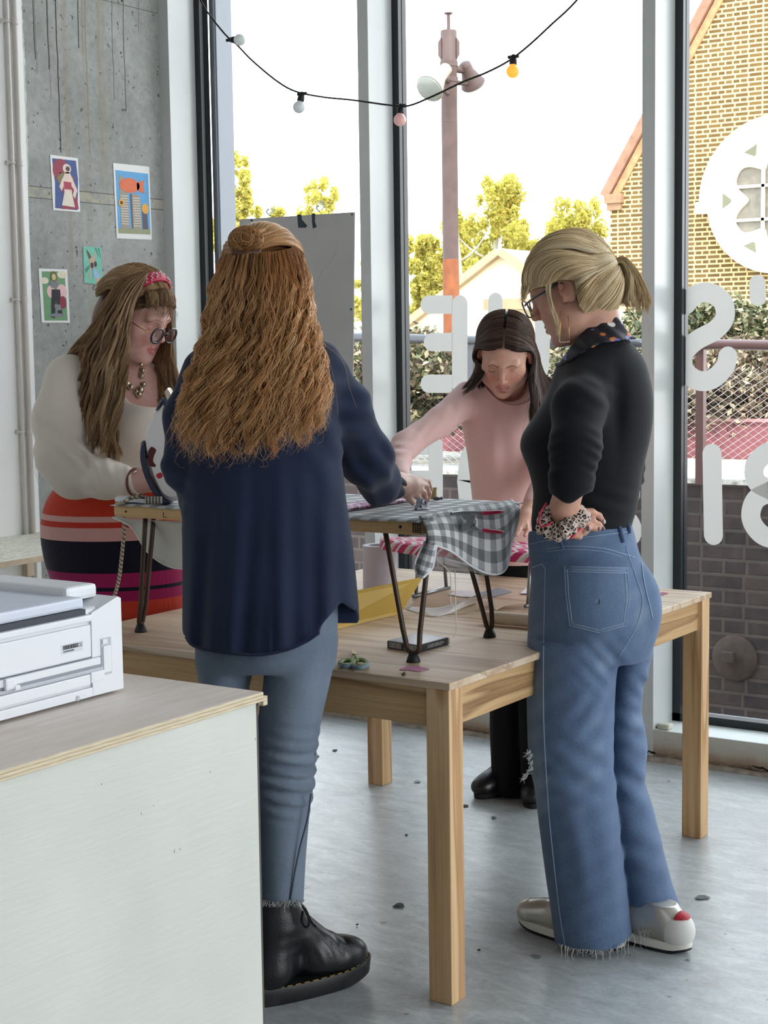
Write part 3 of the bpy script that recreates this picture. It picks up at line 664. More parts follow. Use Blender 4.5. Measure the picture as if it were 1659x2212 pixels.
F = [(i*9+j, i*9+j+1, (i+1)*9+j+1, (i+1)*9+j) for i in range(n-1) for j in range(8)]+[(i*9+8, i*9, (i+1)*9, (i+1)*9+8) for i in range(n-1)]+[tuple(range(9)), tuple((n-1)*9+j for j in range(8, -1, -1))]
add_mesh('chevron_cover', Gd.reshape(-1, 3), F, m_chev, root, False, {'cloth': uv.reshape(-1, 3)})
for fx in (x0+.18, x1-.12):
    l = MB(); l.tube(np.array([(fx, yc-.085, .738), (fx, yc-.07, zb2-.03), (fx, yc+.07, zb2-.03), (fx, yc+.085, .738)]), .0055, 8); l.tube([(fx, yc-.1, .7365), (fx, yc+.1, .7365)], .006, 8); l.build('leg', mt('grey_metal_leg', (150, 152, 154), .35, metal=.7), root, True)

# ================================================================== STEAM IRON
m_iw = mt('iron_white', (224, 222, 220), .3, spec=.5); m_in = mt('iron_navy', (34, 42, 68), .38, spec=.5); m_ib = mt('iron_burgundy', (86, 24, 34), .35)
DI = 4.10
def ip(u, v, d=0): return J(u, v, DI+d)
root = empty('steam_iron', c2r(J(352, 1083, DI)), 'white and navy steam iron standing upright on the ironing board', 'iron')
def slab(pts, d0, d1, name, mat, par=root, bev=True, n=None):
    P_ = np.array([J(u, v, DI) for u, v in pts]); q = catmull(np.concatenate([P_, P_[:1]]), n or len(pts)*6)[:-1] if n != 0 else P_
    k = len(q); cen = q.mean(0); lay = []
    for dd, sc in ((d0, .90), (d0+(d1-d0)*.12, 1.0), (d1-(d1-d0)*.12, 1.0), (d1, .90)): lay.append(cen+(q-cen)*sc+np.array([0, dd, 0]))
    V = c2r(np.concatenate(lay)); F = [(j*k+i, j*k+(i+1) % k, (j+1)*k+(i+1) % k, (j+1)*k+i) for j in range(3) for i in range(k)]+[tuple(range(k-1, -1, -1)), tuple(3*k+i for i in range(k))]
    return add_mesh(name, V, F, mat, par, False)
slab([(356, 862), (372, 884), (384, 960), (392, 1040), (394, 1076), (362, 1076), (340, 1040), (326, 1000), (318, 965), (318, 940), (330, 905)], -.040, .045, 'white_housing', m_iw)
slab([(309, 955), (315, 950), (318, 966), (320, 1000), (330, 1032), (348, 1062), (362, 1078), (372, 1086), (352, 1086), (334, 1062), (318, 1030), (309, 1000), (307, 980)], -.046, .048, 'navy_heel', m_in)
slab([(340, 884), (352, 860), (358, 868), (362, 892), (366, 940), (372, 985), (378, 990), (374, 930), (366, 872), (358, 858)], -.044, .048, 'navy_nose_trim', m_in)
slab([(335, 898), (356, 862), (360, 872), (340, 918)], -.030, .034, 'navy_spray_nozzle', m_in)
slab([(325, 972), (332, 963), (342, 970), (337, 984), (336, 995), (342, 1004), (334, 1006), (326, 1000), (324, 986)], -.0415, -.030, 'burgundy_grip', m_ib)
slab([(318, 940), (326, 912), (337, 893), (340, 908), (328, 936), (322, 962), (318, 960)], -.030, .030, 'clear_water_tank', mt('clear_tank', (212, 208, 202), .08, spec=.7))
slab([(342, 1022), (352, 1018), (356, 1026), (350, 1031), (344, 1029)], -.0420, -.034, 'red_button', mt('iron_red', (188, 26, 64), .3))
slab([(303, 974), (309, 968), (310, 986), (306, 988)], -.02, .02, 'navy_release_tab', m_iw)
slab([(358, 846), (366, 838), (377, 862), (380, 900), (372, 886)], -.030, .03, 'soleplate_tip', mt('soleplate', (206, 196, 178), .3, metal=.4))
# folded sheets and coiled flex by the iron
q0 = onZ(248, 1080, BZ+.009)
r = MB(); zq = BZ+.0085; Q = [onZ(u, v, zq) for u, v in ((248, 1083), (312, 1086), (316, 1078), (254, 1076))]
r.prism(Q, (0, 0, .007)); tag(r.build('folded_sheet', mt('white_glossy_paper', (224, 228, 236), .25, spec=.6)), 'small folded white sheet on the left end of the ironing board', 'paper')
m_flex = NT('braided_flex'); v = m_flex.coord((1, 1, 1)); a = sepxyz(m_flex, v); wv_ = m_flex.math('FRACT', m_flex.math('ADD', m_flex.math('MULTIPLY', a[2], 70), m_flex.math('MULTIPLY', a[0], 90)))
m_flex.col(m_flex.ramp(wv_, [(.35, srgb(206, 196, 178)), (.55, srgb(120, 106, 92))])); m_flex = m_flex.set(.8)
fp = [onZ(330, 1079, BZ+.013), onZ(306, 1073, BZ+.024), onZ(280, 1077, BZ+.020), onZ(268, 1085, BZ+.013), onY(258, 1090, 3.08)+np.array([-.01, 0, .0]), onY(263, 1100, 3.15), onY(268, 1140, 3.17), onY(266, 1170, 3.17), onY(261, 1220, 3.17), onY(257, 1250, 3.17), onY(249, 1282, 3.17), onY(234, 1320, 3.17)]
fl = MB(); fl.tube(catmull(np.array(fp), 90), .0052, 10); tag(fl.build('power_flex', m_flex, None, True), 'braided beige flex of the iron hanging off the board left end', 'cord')
fl = MB(); pts = np.array([ip(u, 1080, -.052) for u in (314, 322, 330, 340, 350)]); pts = c2r(pts); fl.tube(pts, .009, 12); tag(fl.build('cord_sleeve', mt('ribbed_sleeve', (196, 190, 182), .5), None, True), 'ribbed grey sleeve at the base of the iron', 'cord')
for i in range(5):
    u = 316+7*i; g = MB(); g.tube([c2r(ip(u, 1080, -.052)), c2r(ip(u+3, 1080, -.052))], .0102, 12); o = g.build('rib', mt('rib_dark', (92, 88, 84), .5), bpy.data.objects['cord_sleeve'], True)

# ================================================================== THINGS ON THE TABLES
TZ = .7302
def text_mesh(s, size):
    cu = bpy.data.curves.new('t', 'FONT'); cu.body = s; cu.size = size; ob = bpy.data.objects.new('t', cu); COL.objects.link(ob)
    bpy.context.view_layer.update(); me = ob.to_mesh(); V = np.array([v.co[:] for v in me.vertices]).reshape(-1, 3); F = [tuple(p_.vertices) for p_ in me.polygons]; ob.to_mesh_clear()
    bpy.data.objects.remove(ob); bpy.data.curves.remove(cu); return V, F
def place_text(g, s, size, org, ex, ey, off):
    V, F = text_mesh(s, size)
    if len(V) == 0: return
    V[:, 0] -= (V[:, 0].max()+V[:, 0].min())/2
    g.add(np.asarray(org)+V[:, :1]*np.asarray(ex)+V[:, 1:2]*np.asarray(ey)+np.asarray(off), F)
# yellow envelope leaning with its form upside down
A, B_ = onZ(676, 1372, TZ+.001), onZ(866, 1326, TZ+.001)
da = J(866, 1326, 1)[1]
C_ = pD(914, 1246, np.hypot(B_[0], B_[1])*0+float((B_@np.array([-SY, CY, 0])))+.055); D_ = pD(690, 1292, float((A@np.array([-SY, CY, 0])))+.055)
root = empty('yellow_envelope', (A+B_)/2, 'yellow padded envelope leaning upright on the table behind the navy shirt', 'envelope')
nrm = np.cross(B_-A, D_-A); nrm /= np.linalg.norm(nrm); nrm = -nrm if nrm@(CPOS-A) < 0 else nrm
g = MB(); g.prism([A, B_, C_, D_], -nrm*.004); g.build('envelope_body', mt('manila_yellow', (214, 178, 84), .6, var=.03, vs=10), root)
ex = (B_-A)/np.linalg.norm(B_-A); ey = np.cross(nrm, ex); 
def on_env(u, v):
    d = c2r(cray(u, v)); return CPOS+d*(((A-CPOS)@nrm)/(d@nrm))+nrm*.0006
g = MB()
for a, b_ in (((826, 1276), (905, 1252)), ((820, 1286), (868, 1272)), ((812, 1298), (885, 1278)), ((826, 1276), (810, 1300)), ((905, 1252), (885, 1278)), ((876, 1261), (869, 1272)), ((880, 1266), (896, 1262))):
    g.tube([on_env(*a), on_env(*b_)], .0006, 4)
place_text(g, 'Padded', .017, on_env(876, 1274), -ex, -ey, 0); place_text(g, 'Envelopes', .015, on_env(842, 1282), -ex, -ey, 0); place_text(g, 'no.', .014, on_env(864, 1268), -ex, -ey, 0)
g.build('handwriting', mt('ink_on_manila', (92, 76, 44), .7), root)
# white roll of vinyl standing on end
q = onZ(821, 1272, TZ); root = empty('paper_roll', q, 'white roll of paper standing on end behind the yellow envelope', 'paper roll')
dq = float(q@np.array([-SY, CY, 0])); rr_ = 37*dq/FPX; h = (1262-1180)*dq/FPX+.02
MB().lathe(q, (0, 0, 1), [(rr_*.62, 0), (rr_, 0), (rr_, h), (rr_*.64, h), (rr_*.62, h-.05)], 32).build('roll_body', mt('roll_white', (206, 204, 216), .6), root, True, 40)
MB().lathe(q+np.array([0, 0, h-.07]), (0, 0, 1), [(rr_*.61, 0), (rr_*.61, .002)], 24).build('cardboard_core', mt('core_grey', (128, 112, 96), .8), root)
# black cartridge box
a, b_, c_ = onZ(837, 1400, TZ), onZ(904, 1411, TZ), onZ(968, 1393, TZ); d_ = a+c_-b_; hz = np.array([0, 0, .0185])
root = empty('cartridge_box', (a+c_)/2, 'flat black printer cartridge box under the ironing board leg', 'box')
g = MB(); g.prism([a, b_, c_, d_], hz); g.build('box_body', mt('box_black', (40, 40, 44), .35, spec=.5), root)
g = MB(); cc = (a+b_+c_+d_)/4; g.prism([cc+(p_-cc)*.93+hz+np.array([0, 0, .0001]) for p_ in (a, b_, c_, d_)], (0, 0, .0004)); g.build('blue_grey_lid_print', mt('box_lid', (112, 122, 138), .25, spec=.6), root)
g = MB(); fb = np.array([0, 0, 1.]); o_ = np.cross((b_-a)/np.linalg.norm(b_-a), fb); o_ = o_ if o_@(CPOS-a) > 0 else -o_
e1_ = (b_-a); 
for s0, s1 in ((.06, .46), (.54, .96)): g.prism([a+e1_*s0+fb*.003+o_*.0003, a+e1_*s1+fb*.003+o_*.0003, a+e1_*s1+fb*.016+o_*.0003, a+e1_*s0+fb*.016+o_*.0003], o_*.0003)
pn = g.build('pale_label', mt('box_label', (178, 172, 166), .5), root)
g = MB()
for k in range(6):
    c0 = a+e1_*(.12+.15*k)+fb*.0095+o_*.0009; w_ = np.linalg.norm(e1_)*.035; ev = e1_/np.linalg.norm(e1_)
    ring = np.array([c0+ev*w_*math.cos(t_)+fb*w_*math.sin(t_) for t_ in np.linspace(0, 2*PI, 13)]); g.tube(ring, .0005, 4)
g.build('round_icon', mt('print_black', (40, 42, 48), .7), pn)
e2_ = c_-b_; o2 = np.cross(e2_/np.linalg.norm(e2_), fb); o2 = o2 if o2@(CPOS-b_) > 0 else -o2; g = MB()
for z_, s1 in ((.012, .82), (.009, .86), (.006, .78)):
    for k in range(9):
        s_ = .30+(s1-.30)*k/9; g.prism([b_+e2_*s_+fb*z_+o2*.0002, b_+e2_*(s_+.03+.012*((k*7) % 3))+fb*z_+o2*.0002, b_+e2_*(s_+.03+.012*((k*7) % 3))+fb*(z_+.0015)+o2*.0002, b_+e2_*s_+fb*(z_+.0015)+o2*.0002], o2*.0002)
g.build('small_print', mt('print_white', (180, 180, 182), .6), root)
g = MB(); g.prism([c_+hz*.1-e2_*.01, c_+hz*.1+e2_*.06, c_+hz*.9+e2_*.05, c_+hz*.9-e2_*.01], -o2*.0+e1_*-.1); g.build('open_flap', mt('box_flap', (150, 148, 144), .5), root)
# scissors with green-grey handles
root = empty('scissors', onZ(765, 1428, TZ), 'scissors with blue-grey and green handles on the near table edge', 'scissors')
m_sc = mt('scissor_handle', (112, 132, 142), .45); m_sg = mt('scissor_green', (132, 156, 84), .5)
for k, (u, v, ru, rv) in enumerate(((749, 1433, 15, 6.5), (777, 1434, 18, 8.5))):
    c0 = onZ(u, v, TZ+.007); w_ = ru*4.06/FPX; ring = []
    for a_ in np.linspace(0, 2*PI, 33):
        p_ = np.array([onZ(u+ru*math.cos(a_)*.98, v+rv*math.sin(a_), TZ+.0075)]); ring.append(p_[0])
    g = MB(); g.tube(np.array(ring), .0052, 10); h_ = g.build('handle', m_sc, root, True)
    g = MB(); cen = np.mean(ring, 0); g.tube(cen+(np.array(ring)-cen)*.80+np.array([0, 0, .002]), .0036, 8); g.build('green_inner_grip', m_sg, h_, True)
P1_, P2_ = onZ(758, 1426, TZ+.008), onZ(771, 1414, TZ+.007); P3_ = onZ(768, 1424, TZ+.009)
g = MB(); g.tube(catmull(np.array([onZ(757, 1429, TZ+.008), onZ(763, 1423, TZ+.008), onZ(768, 1417, TZ+.007)]), 10), [.005]*6+[.004]*4, 8); g.tube(catmull(np.array([onZ(771, 1428, TZ+.009), onZ(770, 1422, TZ+.009), onZ(768, 1416, TZ+.008)]), 10), .0045, 8); g.build('shank', m_sg, root, True)
g = MB(); 
tip = onZ(763, 1404, TZ+.003); bs = onZ(768, 1416, TZ+.006); sd = np.cross(tip-bs, fb); sd /= np.linalg.norm(sd)
g.prism([bs-sd*.006, bs+sd*.006, tip+sd*.001, tip-sd*.001], (0, 0, .002)); g.prism([bs-sd*.008+[0, 0, .003], bs+sd*.004+[0, 0, .003], tip-sd*.004+[0, 0, .003]], (0, 0, .0018)); g.build('blade', mt('scissor_steel', (176, 170, 160), .25, metal=.9), root)
# loose sheets
def sheet(name, pts, mat, label, cat, z=TZ+.0006, lift=None, th=.0007, group=None):
    g = MB(); P_ = np.array([onZ(u, v, z) for u, v in pts])
    if lift is not None: P_[:, 2] += np.array(lift)
    g.prism(P_, (0, 0, th)); return tag(g.build(name, mat), label, cat, group)
sheet('brown_paper', [(880, 1318), (918, 1276), (960, 1268), (992, 1282), (1030, 1304), (1062, 1308), (1000, 1326), (930, 1330)], mt('kraft', (206, 184, 156), .8, var=.06, vs=14), 'crumpled sheet of brown kraft paper on the far table', 'paper')
sheet('grey_fabric', [(1020, 1285), (1076, 1270), (1108, 1278), (1070, 1288), (1040, 1292)], mt('grey_felt_piece', (150, 152, 160), .9), 'flat grey offcut lying on the far table behind the bent-over woman papers', 'fabric', TZ+.0016)
sheet('cut_paper', [(968, 1284), (985, 1277), (1010, 1275), (1022, 1280), (1034, 1284), (1016, 1290), (992, 1289)], mt('white_paper', (236, 236, 236), .7), 'small cut piece of white paper on brown paper on the table', 'paper', TZ+.003)
sheet('paper_scrap', [(862, 1447), (880, 1439), (905, 1440), (928, 1445), (906, 1451), (884, 1448)], mt('pink_print_scrap', (196, 128, 164), .6, var=.5, vs=160), 'small pink printed scrap beside the front ironing board foot', 'paper scrap')
sheet('paper_scrap', [(1419, 1283), (1432, 1279), (1444, 1282), (1430, 1286)], mt('crimson_scrap', (150, 52, 86), .6), 'tiny dark red scrap on the far right table corner', 'paper scrap')
sheet('offcut', [(868, 1458), (874, 1453), (876, 1458), (872, 1460)], mt('dark_offcut', (66, 60, 48), .8), 'tiny dark offcut at the near table edge', 'debris', th=.003)
# curled tracing paper
bl = np.array([onZ(u, v, TZ+.001) for u, v in ((878, 1316), (935, 1332), (990, 1318), (1030, 1302))]); tl = np.array([pD(u, v, float(onZ(u, v, TZ+zz)@np.array([-SY, CY, 0]))) for u, v, zz in ((884, 1310, .004), (948, 1312, .004), (1010, 1292, .035), (1062, 1284, .05))])
ba = catmull(bl, 24); ta = catmull(tl, 24); ss = np.linspace(0, 1, 8)[None, :, None]; Gt = ba[:, None]*(1-ss)+ta[:, None]*ss; g = MB(); g.grid(Gt, thick=(0, 0, -.0006)); g = tag(g.build('curled_paper', mt('tracing_paper', (228, 224, 222), .6), None, True), 'curled white sheet of paper on the table behind the string', 'paper')
a = onZ(1050, 1333, TZ+.019); b_ = onZ(1165, 1342, TZ+.019); dv = b_-a
root = empty('paper_tube', (a+b_)/2, 'rolled tube of cream paper on the far table beside the blue jeans', 'paper roll')
MB().lathe(a, dv, [(.012, .002), (.0175, 0), (.0175, np.linalg.norm(dv)+.2), (.012, np.linalg.norm(dv)+.198)], 24).build('tube_body', mt('cream_paper', (224, 208, 184), .7), root, True, 40)
a2 = onZ(1036, 1312, TZ+.001); sheet('paper_strip', [(1060, 1308), (1070, 1296), (1086, 1300), (1126, 1299), (1126, 1303), (1090, 1308), (1072, 1318)], mt('cream_paper', (224, 208, 184), .7), 'loose cream curl of paper above the paper tube', 'paper', TZ+.012)
sheet('leaflet', [(1124, 1282), (1136, 1271), (1170, 1268), (1170, 1283)], mt('white_paper', (236, 236, 236), .7), 'white leaflet on the far table partly hidden by the blue jeans', 'paper', TZ+.004)
# patchwork strip on the ironing board and crumpled tissue
A = np.array([onZ(u, v, BZ+.0085) for u, v in ((700, 1112), (776, 1098), (850, 1087), (886, 1081))]); Bq = np.array([onZ(u, v, BZ+.0085) for u, v in ((700, 1098), (770, 1087), (838, 1078), (880, 1073))])
ba, ta = catmull(A, 20), catmull(Bq, 20); ss = np.linspace(0, 1, 5)[None, :, None]; Gs = ba[:, None]*(1-ss)+ta[:, None]*ss; Gs[..., 2] += .004*np.abs(np.sin(np.arange(20)*1.7))[:, None]
t = NT('floral_patchwork'); v = t.coord(); vo = t.new('ShaderNodeTexVoronoi'); vo.inputs['Scale'].default_value = 90; t.link(v, vo.inputs['Vector'])
t.col(t.ramp(vo.outputs['Color'], [(.25, srgb(70, 30, 44)), (.45, srgb(176, 80, 130)), (.6, srgb(206, 170, 206)), (.8, srgb(232, 226, 230))])); m_fl = t.set(.8)
g = MB(); g.grid(Gs, thick=(0, 0, -.004)); tag(g.build('floral_fabric', m_fl, None, True), 'floral pink and burgundy fabric strip being pinned on the ironing board', 'fabric')
c0 = onZ(912, 1100, BZ+.005); g = MB(); r_ = np.random.default_rng(9); n = 9
dC = float(c0@np.array([-SY, CY, 0]))
Gt = np.array([[J(898+28*(i/8)+3*r_.normal(), 1112-38*(j/6)*(1-.5*abs(i/8-.45))+2*r_.normal(), dC+.012*r_.normal()) for i in range(9)] for j in range(7)]); Gt = c2r(Gt); Gt[0, :, 2] = np.maximum(Gt[0, :, 2], BZ+.006); Gt[..., 2] = np.maximum(Gt[..., 2], BZ+.006)
g.grid(Gt, thick=c2r(np.array([0, .001, 0]))); tag(g.build('tissue', mt('tissue_white', (230, 230, 238), .8), None, False), 'crumpled white tissue on the gingham cover by the pinning hand', 'tissue')
q = onZ(937, 1078, BZ+.0075); r = empty('thread_reel', q-np.array([0, 0, .02]), 'small wooden thread reel just beyond the pinning hand', 'thread reel')
g = MB(); g.lathe((q[0], q[1], BZ+.0075), (0, 0, 1), [(.009, 0), (.009, .004), (.0075, .005), (.0075, .024), (.009, .026), (.009, .030)], 16); g.build('reel', mt('reel_wood', (176, 158, 112), .6), r, True, 40)
q = onZ(943, 1077, BZ+.012); g = MB(); g.ball(q, (.011, .007, .005), 10); g.ball(q+np.array([.012, .004, .001]), .004, 8); tag(g.build('bobbin', mt('bobbin_grey', (96, 88, 98), .5), None, True), 'tiny grey bobbin on the board next to the thread reel', 'bobbin')

# ================================================================== POSTERS ON THE CONCRETE
XW = -4.516
m_paper = mt('poster_paper', (228, 228, 226), .6)
def poster(lab, corners, art):
    P_ = np.array([onX(u, v, XW+.0015) for u, v in corners]); root = empty('art_print', P_.mean(0), lab, 'picture', 'art prints on the concrete wall')
    g = MB(); g.prism(P_, (.0006, 0, 0)); g.build('paper', m_paper, root)
    tl_, tr_, br_, bl_ = P_
    def at(a, b_, lev): p_ = (tl_*(1-a)+tr_*a)*(1-b_)+(bl_*(1-a)+br_*a)*b_; return p_+np.array([.0008+.00025*lev, 0, 0])
    for lev, (nm, rgb, polys) in enumerate(art):
        g = MB()
        for poly in polys: g.prism([at(a, b_, lev) for a, b_ in poly], (.0002, 0, 0))
        g.build(nm, mt('print_%d_%d_%d' % rgb, rgb, .6, var=.06, vs=60), root)
def ell(cx, cy, rx, ry, n=18, a0=0, a1=2*PI): return [(cx+rx*math.cos(a), cy+ry*math.sin(a)) for a in np.linspace(a0, a1, n, endpoint=False)]
poster('art print of a woman in a white skirt against blue and crimson, top left', [(108, 334), (168, 342), (173, 458), (115, 454)], [
    ('blue_ground', (66, 84, 140), [[(.06, .06), (.92, .05), (.97, .4), (.9, .97), (.07, .96), (.12, .5)]]),
    ('crimson_shape', (150, 56, 76), [ell(.36, .27, .30, .22), [(.3, .3), (.8, .35), (.95, .95), (.3, .97), (.4, .7)]]),
    ('olive_shape', (126, 116, 82), [ell(.5, .42, .30, .12)]),
    ('pale_figure', (226, 204, 190), [ell(.57, .22, .15, .09), [(.52, .28), (.66, .28), (.78, .42), (.92, .6), (.82, .76), (.74, .7), (.8, .6), (.7, .52), (.72, .66), (.44, .66), (.42, .54), (.34, .64), (.26, .56), (.38, .42)]]),
    ('crimson_bodice', (168, 60, 82), [[(.42, .46), (.7, .46), (.72, .6), (.44, .6)]]),
    ('white_skirt', (222, 212, 196), [[(.44, .64), (.7, .64), (.80, .92), (.32, .90)]]), ('dark_flower', (70, 62, 60), [ell(.6, .22, .07, .045)])])
poster('art print of an orange fish floating over tower blocks under blue sky', [(244, 352), (322, 360), (328, 518), (252, 515)], [
    ('blue_sky', (96, 164, 214), [[(.05, .09), (.96, .10), (.96, .9), (.05, .9)]]), ('green_ground', (150, 154, 120), [[(.05, .86), (.96, .86), (.96, .93), (.05, .93)]]),
    ('grey_towers', (158, 148, 134), [[(.13, .14), (.3, .2), (.36, .4), (.38, .86), (.14, .86)], [(.46, .38), (.70, .40), (.72, .86), (.46, .86)]]), ('dark_tower', (96, 84, 100), [[(.74, .62), (.88, .62), (.9, .86), (.75, .86)], [(.42, .4), (.47, .39), (.47, .86), (.44, .86)]]),
    ('tower_windows', (206, 200, 188), [[(.15+.0*k, .42+.034*k), (.36, .42+.034*k), (.36, .432+.034*k), (.15, .432+.034*k)] for k in range(12)]+[[(.50, .44+.034*k), (.70, .44+.034*k), (.70, .452+.034*k), (.50, .452+.034*k)] for k in range(12)]),
    ('orange_fish', (222, 112, 72), [ell(.42, .28, .28, .10), [(.62, .24), (.84, .19), (.80, .28), (.84, .38), (.62, .33)]]), ('orange_flower', (226, 166, 70), [ell(.83, .58, .10, .07), ell(.17, .52, .08, .05)]), ('dark_flower_eye', (70, 54, 40), [ell(.17, .52, .04, .025)])])
poster('small green art print of a figure raising an arm, right of the other green print', [(179, 532), (218, 535), (221, 615), (182, 611)], [
    ('mint_ground', (124, 196, 172), [[(0, 0), (1, 0), (1, 1), (0, 1)]]), ('leaf_shapes', (78, 140, 124), [[(.62, .02), (.72, .02), (.9, .3), (.78, .2)], [(.8, .02), (.88, .02), (.98, .34), (.9, .2)], [(.05, .62), (.3, .5), (.34, .56), (.1, .74)]]),
    ('skin_figure', (206, 172, 150), [[(.3, .28), (.5, .3), (.62, .2), (.66, .14), (.72, .2), (.62, .36), (.66, .56), (.4, .58), (.36, .88), (.28, .88), (.34, .5)], [(.6, .84), (.9, .84), (.92, .98), (.7, .98)]]),
    ('brown_hair', (110, 74, 60), [[(.16, .08), (.28, .14), (.44, .28), (.3, .34)]]), ('dark_top', (64, 60, 70), [ell(.45, .50, .09, .08), ell(.64, .46, .08, .08)]), ('blue_shorts', (150, 188, 216), [[(.48, .6), (.72, .58), (.88, .82), (.5, .86)]])])
poster('green art print of a figure in black trousers and pink sleeves, lowest left', [(83, 580), (145, 582), (151, 697), (90, 697)], [
    ('green_ground', (110, 154, 112), [[(.10, .05), (.90, .04), (.92, .96), (.10, .96)]]), ('cream_clouds', (224, 214, 190), [ell(.18, .22, .14, .06), ell(.80, .10, .17, .07)]), ('pink_sleeves', (226, 188, 186), [ell(.38, .42, .14, .12), ell(.76, .42, .18, .14)]),
    ('black_trousers', (46, 42, 48), [[(.40, .38), (.70, .38), (.74, .86), (.58, .86), (.54, .56), (.46, .92), (.34, .90)]]), ('crimson_bag', (138, 52, 64), [ell(.78, .62, .12, .12)]), ('grey_figure', (128, 128, 134), [ell(.50, .28, .16, .08), [(.46, .66), (.68, .66), (.72, .76), (.5, .78)], ell(.55, .86, .26, .035)]), ('olive_head', (112, 106, 66), [ell(.50, .14, .12, .10)]), ('pale_face', (206, 190, 140), [ell(.50, .15, .07, .06)])])

# ================================================================== STRING LIGHTS
YS = 4.95
cab = catmull(np.array([onY(u, v, YS) for u, v in ((300, -420), (360, -150), (432, -2), (455, 35), (488, 76), (512, 97), (545, 131), (598, 175), (640, 198), (700, 210), (760, 216), (840, 227), (880, 229), (930, 210), (1000, 177), (1050, 157), (1098, 132), (1140, 100), (1190, 54), (1248, -2), (1330, -110), (1440, -330))]), 160)
cab[:, 2] = np.minimum(cab[:, 2], 3.897)
root = empty('festoon_cable', cab[80], 'black festoon cable swagged across the windows', 'cable')
MB().tube(cab, .0034, 8).build('cable', mt('cable_black', (16, 18, 18), .5), root, True)
m_sock = mt('socket_black', (20, 21, 22), .45)
def bulb(u, v, ub, vb, rgb, glow, lab):
    a = onY(u, v, YS); b_ = onY(ub, vb, YS-.004); ax = (b_-a)/np.linalg.norm(b_-a); L0 = np.linalg.norm(b_-a)
    root = empty('festoon_bulb', a, lab, 'light bulb', 'bulbs on the festoon cable')
    g = MB(); g.lathe(a-ax*.012, ax, [(.004, 0), (.008, .003), (.010, .012), (.0125, .020), (.0135, .034), (.0125, .036)], 18)
    sd = np.array([1, 0, 0.]); g.tube([a-sd*.02-ax*.004, a+sd*.02-ax*.004], [.006, .006], 10); g.build('socket', m_sock, root, True)
    t = NT('bulb_%d_%d_%d' % rgb); t.col(srgb(*rgb)); t.b.inputs['Transmission Weight'].default_value = .0; t.set(.25, 0, .5)
    if glow: t.b.inputs['Emission Color'].default_value = (1.0, .28, .03, 1); t.b.inputs['Emission Strength'].default_value = glow
    else: t.b.inputs['Emission Color'].default_value = srgb(*rgb); t.b.inputs['Emission Strength'].default_value = .10  # unlit globes still get a faint added glow of their own colour
    r_b = .0225
    g = MB(); prof = [(.011, 0)]+[(r_b*math.sin(p_), .004+r_b-r_b*math.cos(p_)) for p_ in np.linspace(.6, PI-.02, 12)]; g.lathe(a+ax*.020, ax, prof, 20); g.build('globe', t.m, root, True)
bulb(500, 86, 512, 86, (206, 212, 214), 0, 'white festoon bulb at the far left, tipped sideways'); bulb(652, 205, 647, 226, (204, 210, 214), 0, 'white festoon bulb second from the left, hanging below the cable')
bulb(866, 231, 864, 256, (226, 176, 170), 0, 'pale pink festoon bulb beside the middle mullion'); bulb(1109, 125, 1108, 146, (250, 150, 60), .8, 'glowing orange festoon bulb at the right')
g = MB()

# ================================================================== GREY BOARD HUNG IN THE LEFT WINDOW
YB = 5.285
cs = [onY(517, 474, YB), onY(766, 458, YB), onY(762, 880, YB), onY(524, 900, YB)]
root = empty('hanging_board', np.mean(cs, 0), 'plain grey board hung on suction hooks in the left window', 'board')
g = MB(); g.prism(cs, (0, .004, 0)); t = NT('smeared_board'); v = t.coord(); t.col(t.ramp(t.noise(v, 4, 4), [(.3, srgb(196, 194, 194)), (.7, srgb(208, 206, 204))])); g.build('panel', t.set(.6, 0, .4), root)
g = MB()
for poly in ([(642, 464), (651, 463), (652, 474), (664, 488), (660, 492), (644, 492)], [(673, 461), (681, 461), (680, 478), (684, 490), (676, 494), (674, 482)], [(560, 484), (572, 486), (578, 494), (566, 497)], [(540, 474), (546, 473), (545, 480)]):
    g.prism([onY(u, v, YB-.0006) for u, v in poly], (0, .0004, 0))
g.build('dark_smear', mt('dark_smear', (66, 76, 84), .7), root)
g = MB(); g.tube(catmull(np.array([onY(u, v, YB-.001) for u, v in ((728, 520), (722, 545), (708, 572), (696, 580), (696, 590), (706, 590))]), 20), .0010, 5); g.tube(catmull(np.array([onY(u, v, YB-.001) for u, v in ((695, 585), (684, 612), (676, 628))]), 10), .0007, 5); g.build('pale_scratch', mt('pale_scratch', (222, 220, 218), .7), root)
for (u, v) in ((760, 463), (758, 668)): MB().lathe(onY(u, v, YB-.0015), (0, 1, 0), [(.004, 0), (.004, .0015)], 10).build('grommet', mt('dark_grommet', (40, 42, 44), .5), root)
t = NT('clear_rubber'); tr = t.new('ShaderNodeBsdfTransparent'); t.b.inputs['Roughness'].default_value = .1; t.col(srgb(190, 205, 205)); mx = t.new('ShaderNodeMixShader'); mx.inputs[0].default_value = .35; t.link(tr.outputs[0], mx.inputs[1]); t.link(t.b.outputs[0], mx.inputs[2]); t.link(mx.outputs[0], t.o.inputs[0])
for (u, v, lab) in ((585, 452, 'left'), (693, 444, 'right')):
    q = onY(u, v, YO+.029); r = empty('suction_hook', q, 'clear suction hook on the glass above the grey board, %s of the two' % lab, 'hook', 'suction hooks on the window')
    MB().lathe(q, (0, -1, 0), [(.022, 0), (.0215, .002), (.012, .006), (.006, .012), (.006, .016)], 20).build('cup', t.m, r, True)
    q2 = onY(u+2 if lab == 'left' else u-1, 466 if lab == 'left' else 457, YB-.002); MB().tube(catmull(np.array([q+[0, -.014, 0], q+[0, -.03, -.012], (q+q2)/2+[0, -.016, -.01], q2+[0, -.006, 0]]), 12), .0022, 8).build('hook', mt('hook_grey', (92, 96, 98), .4), r, True)

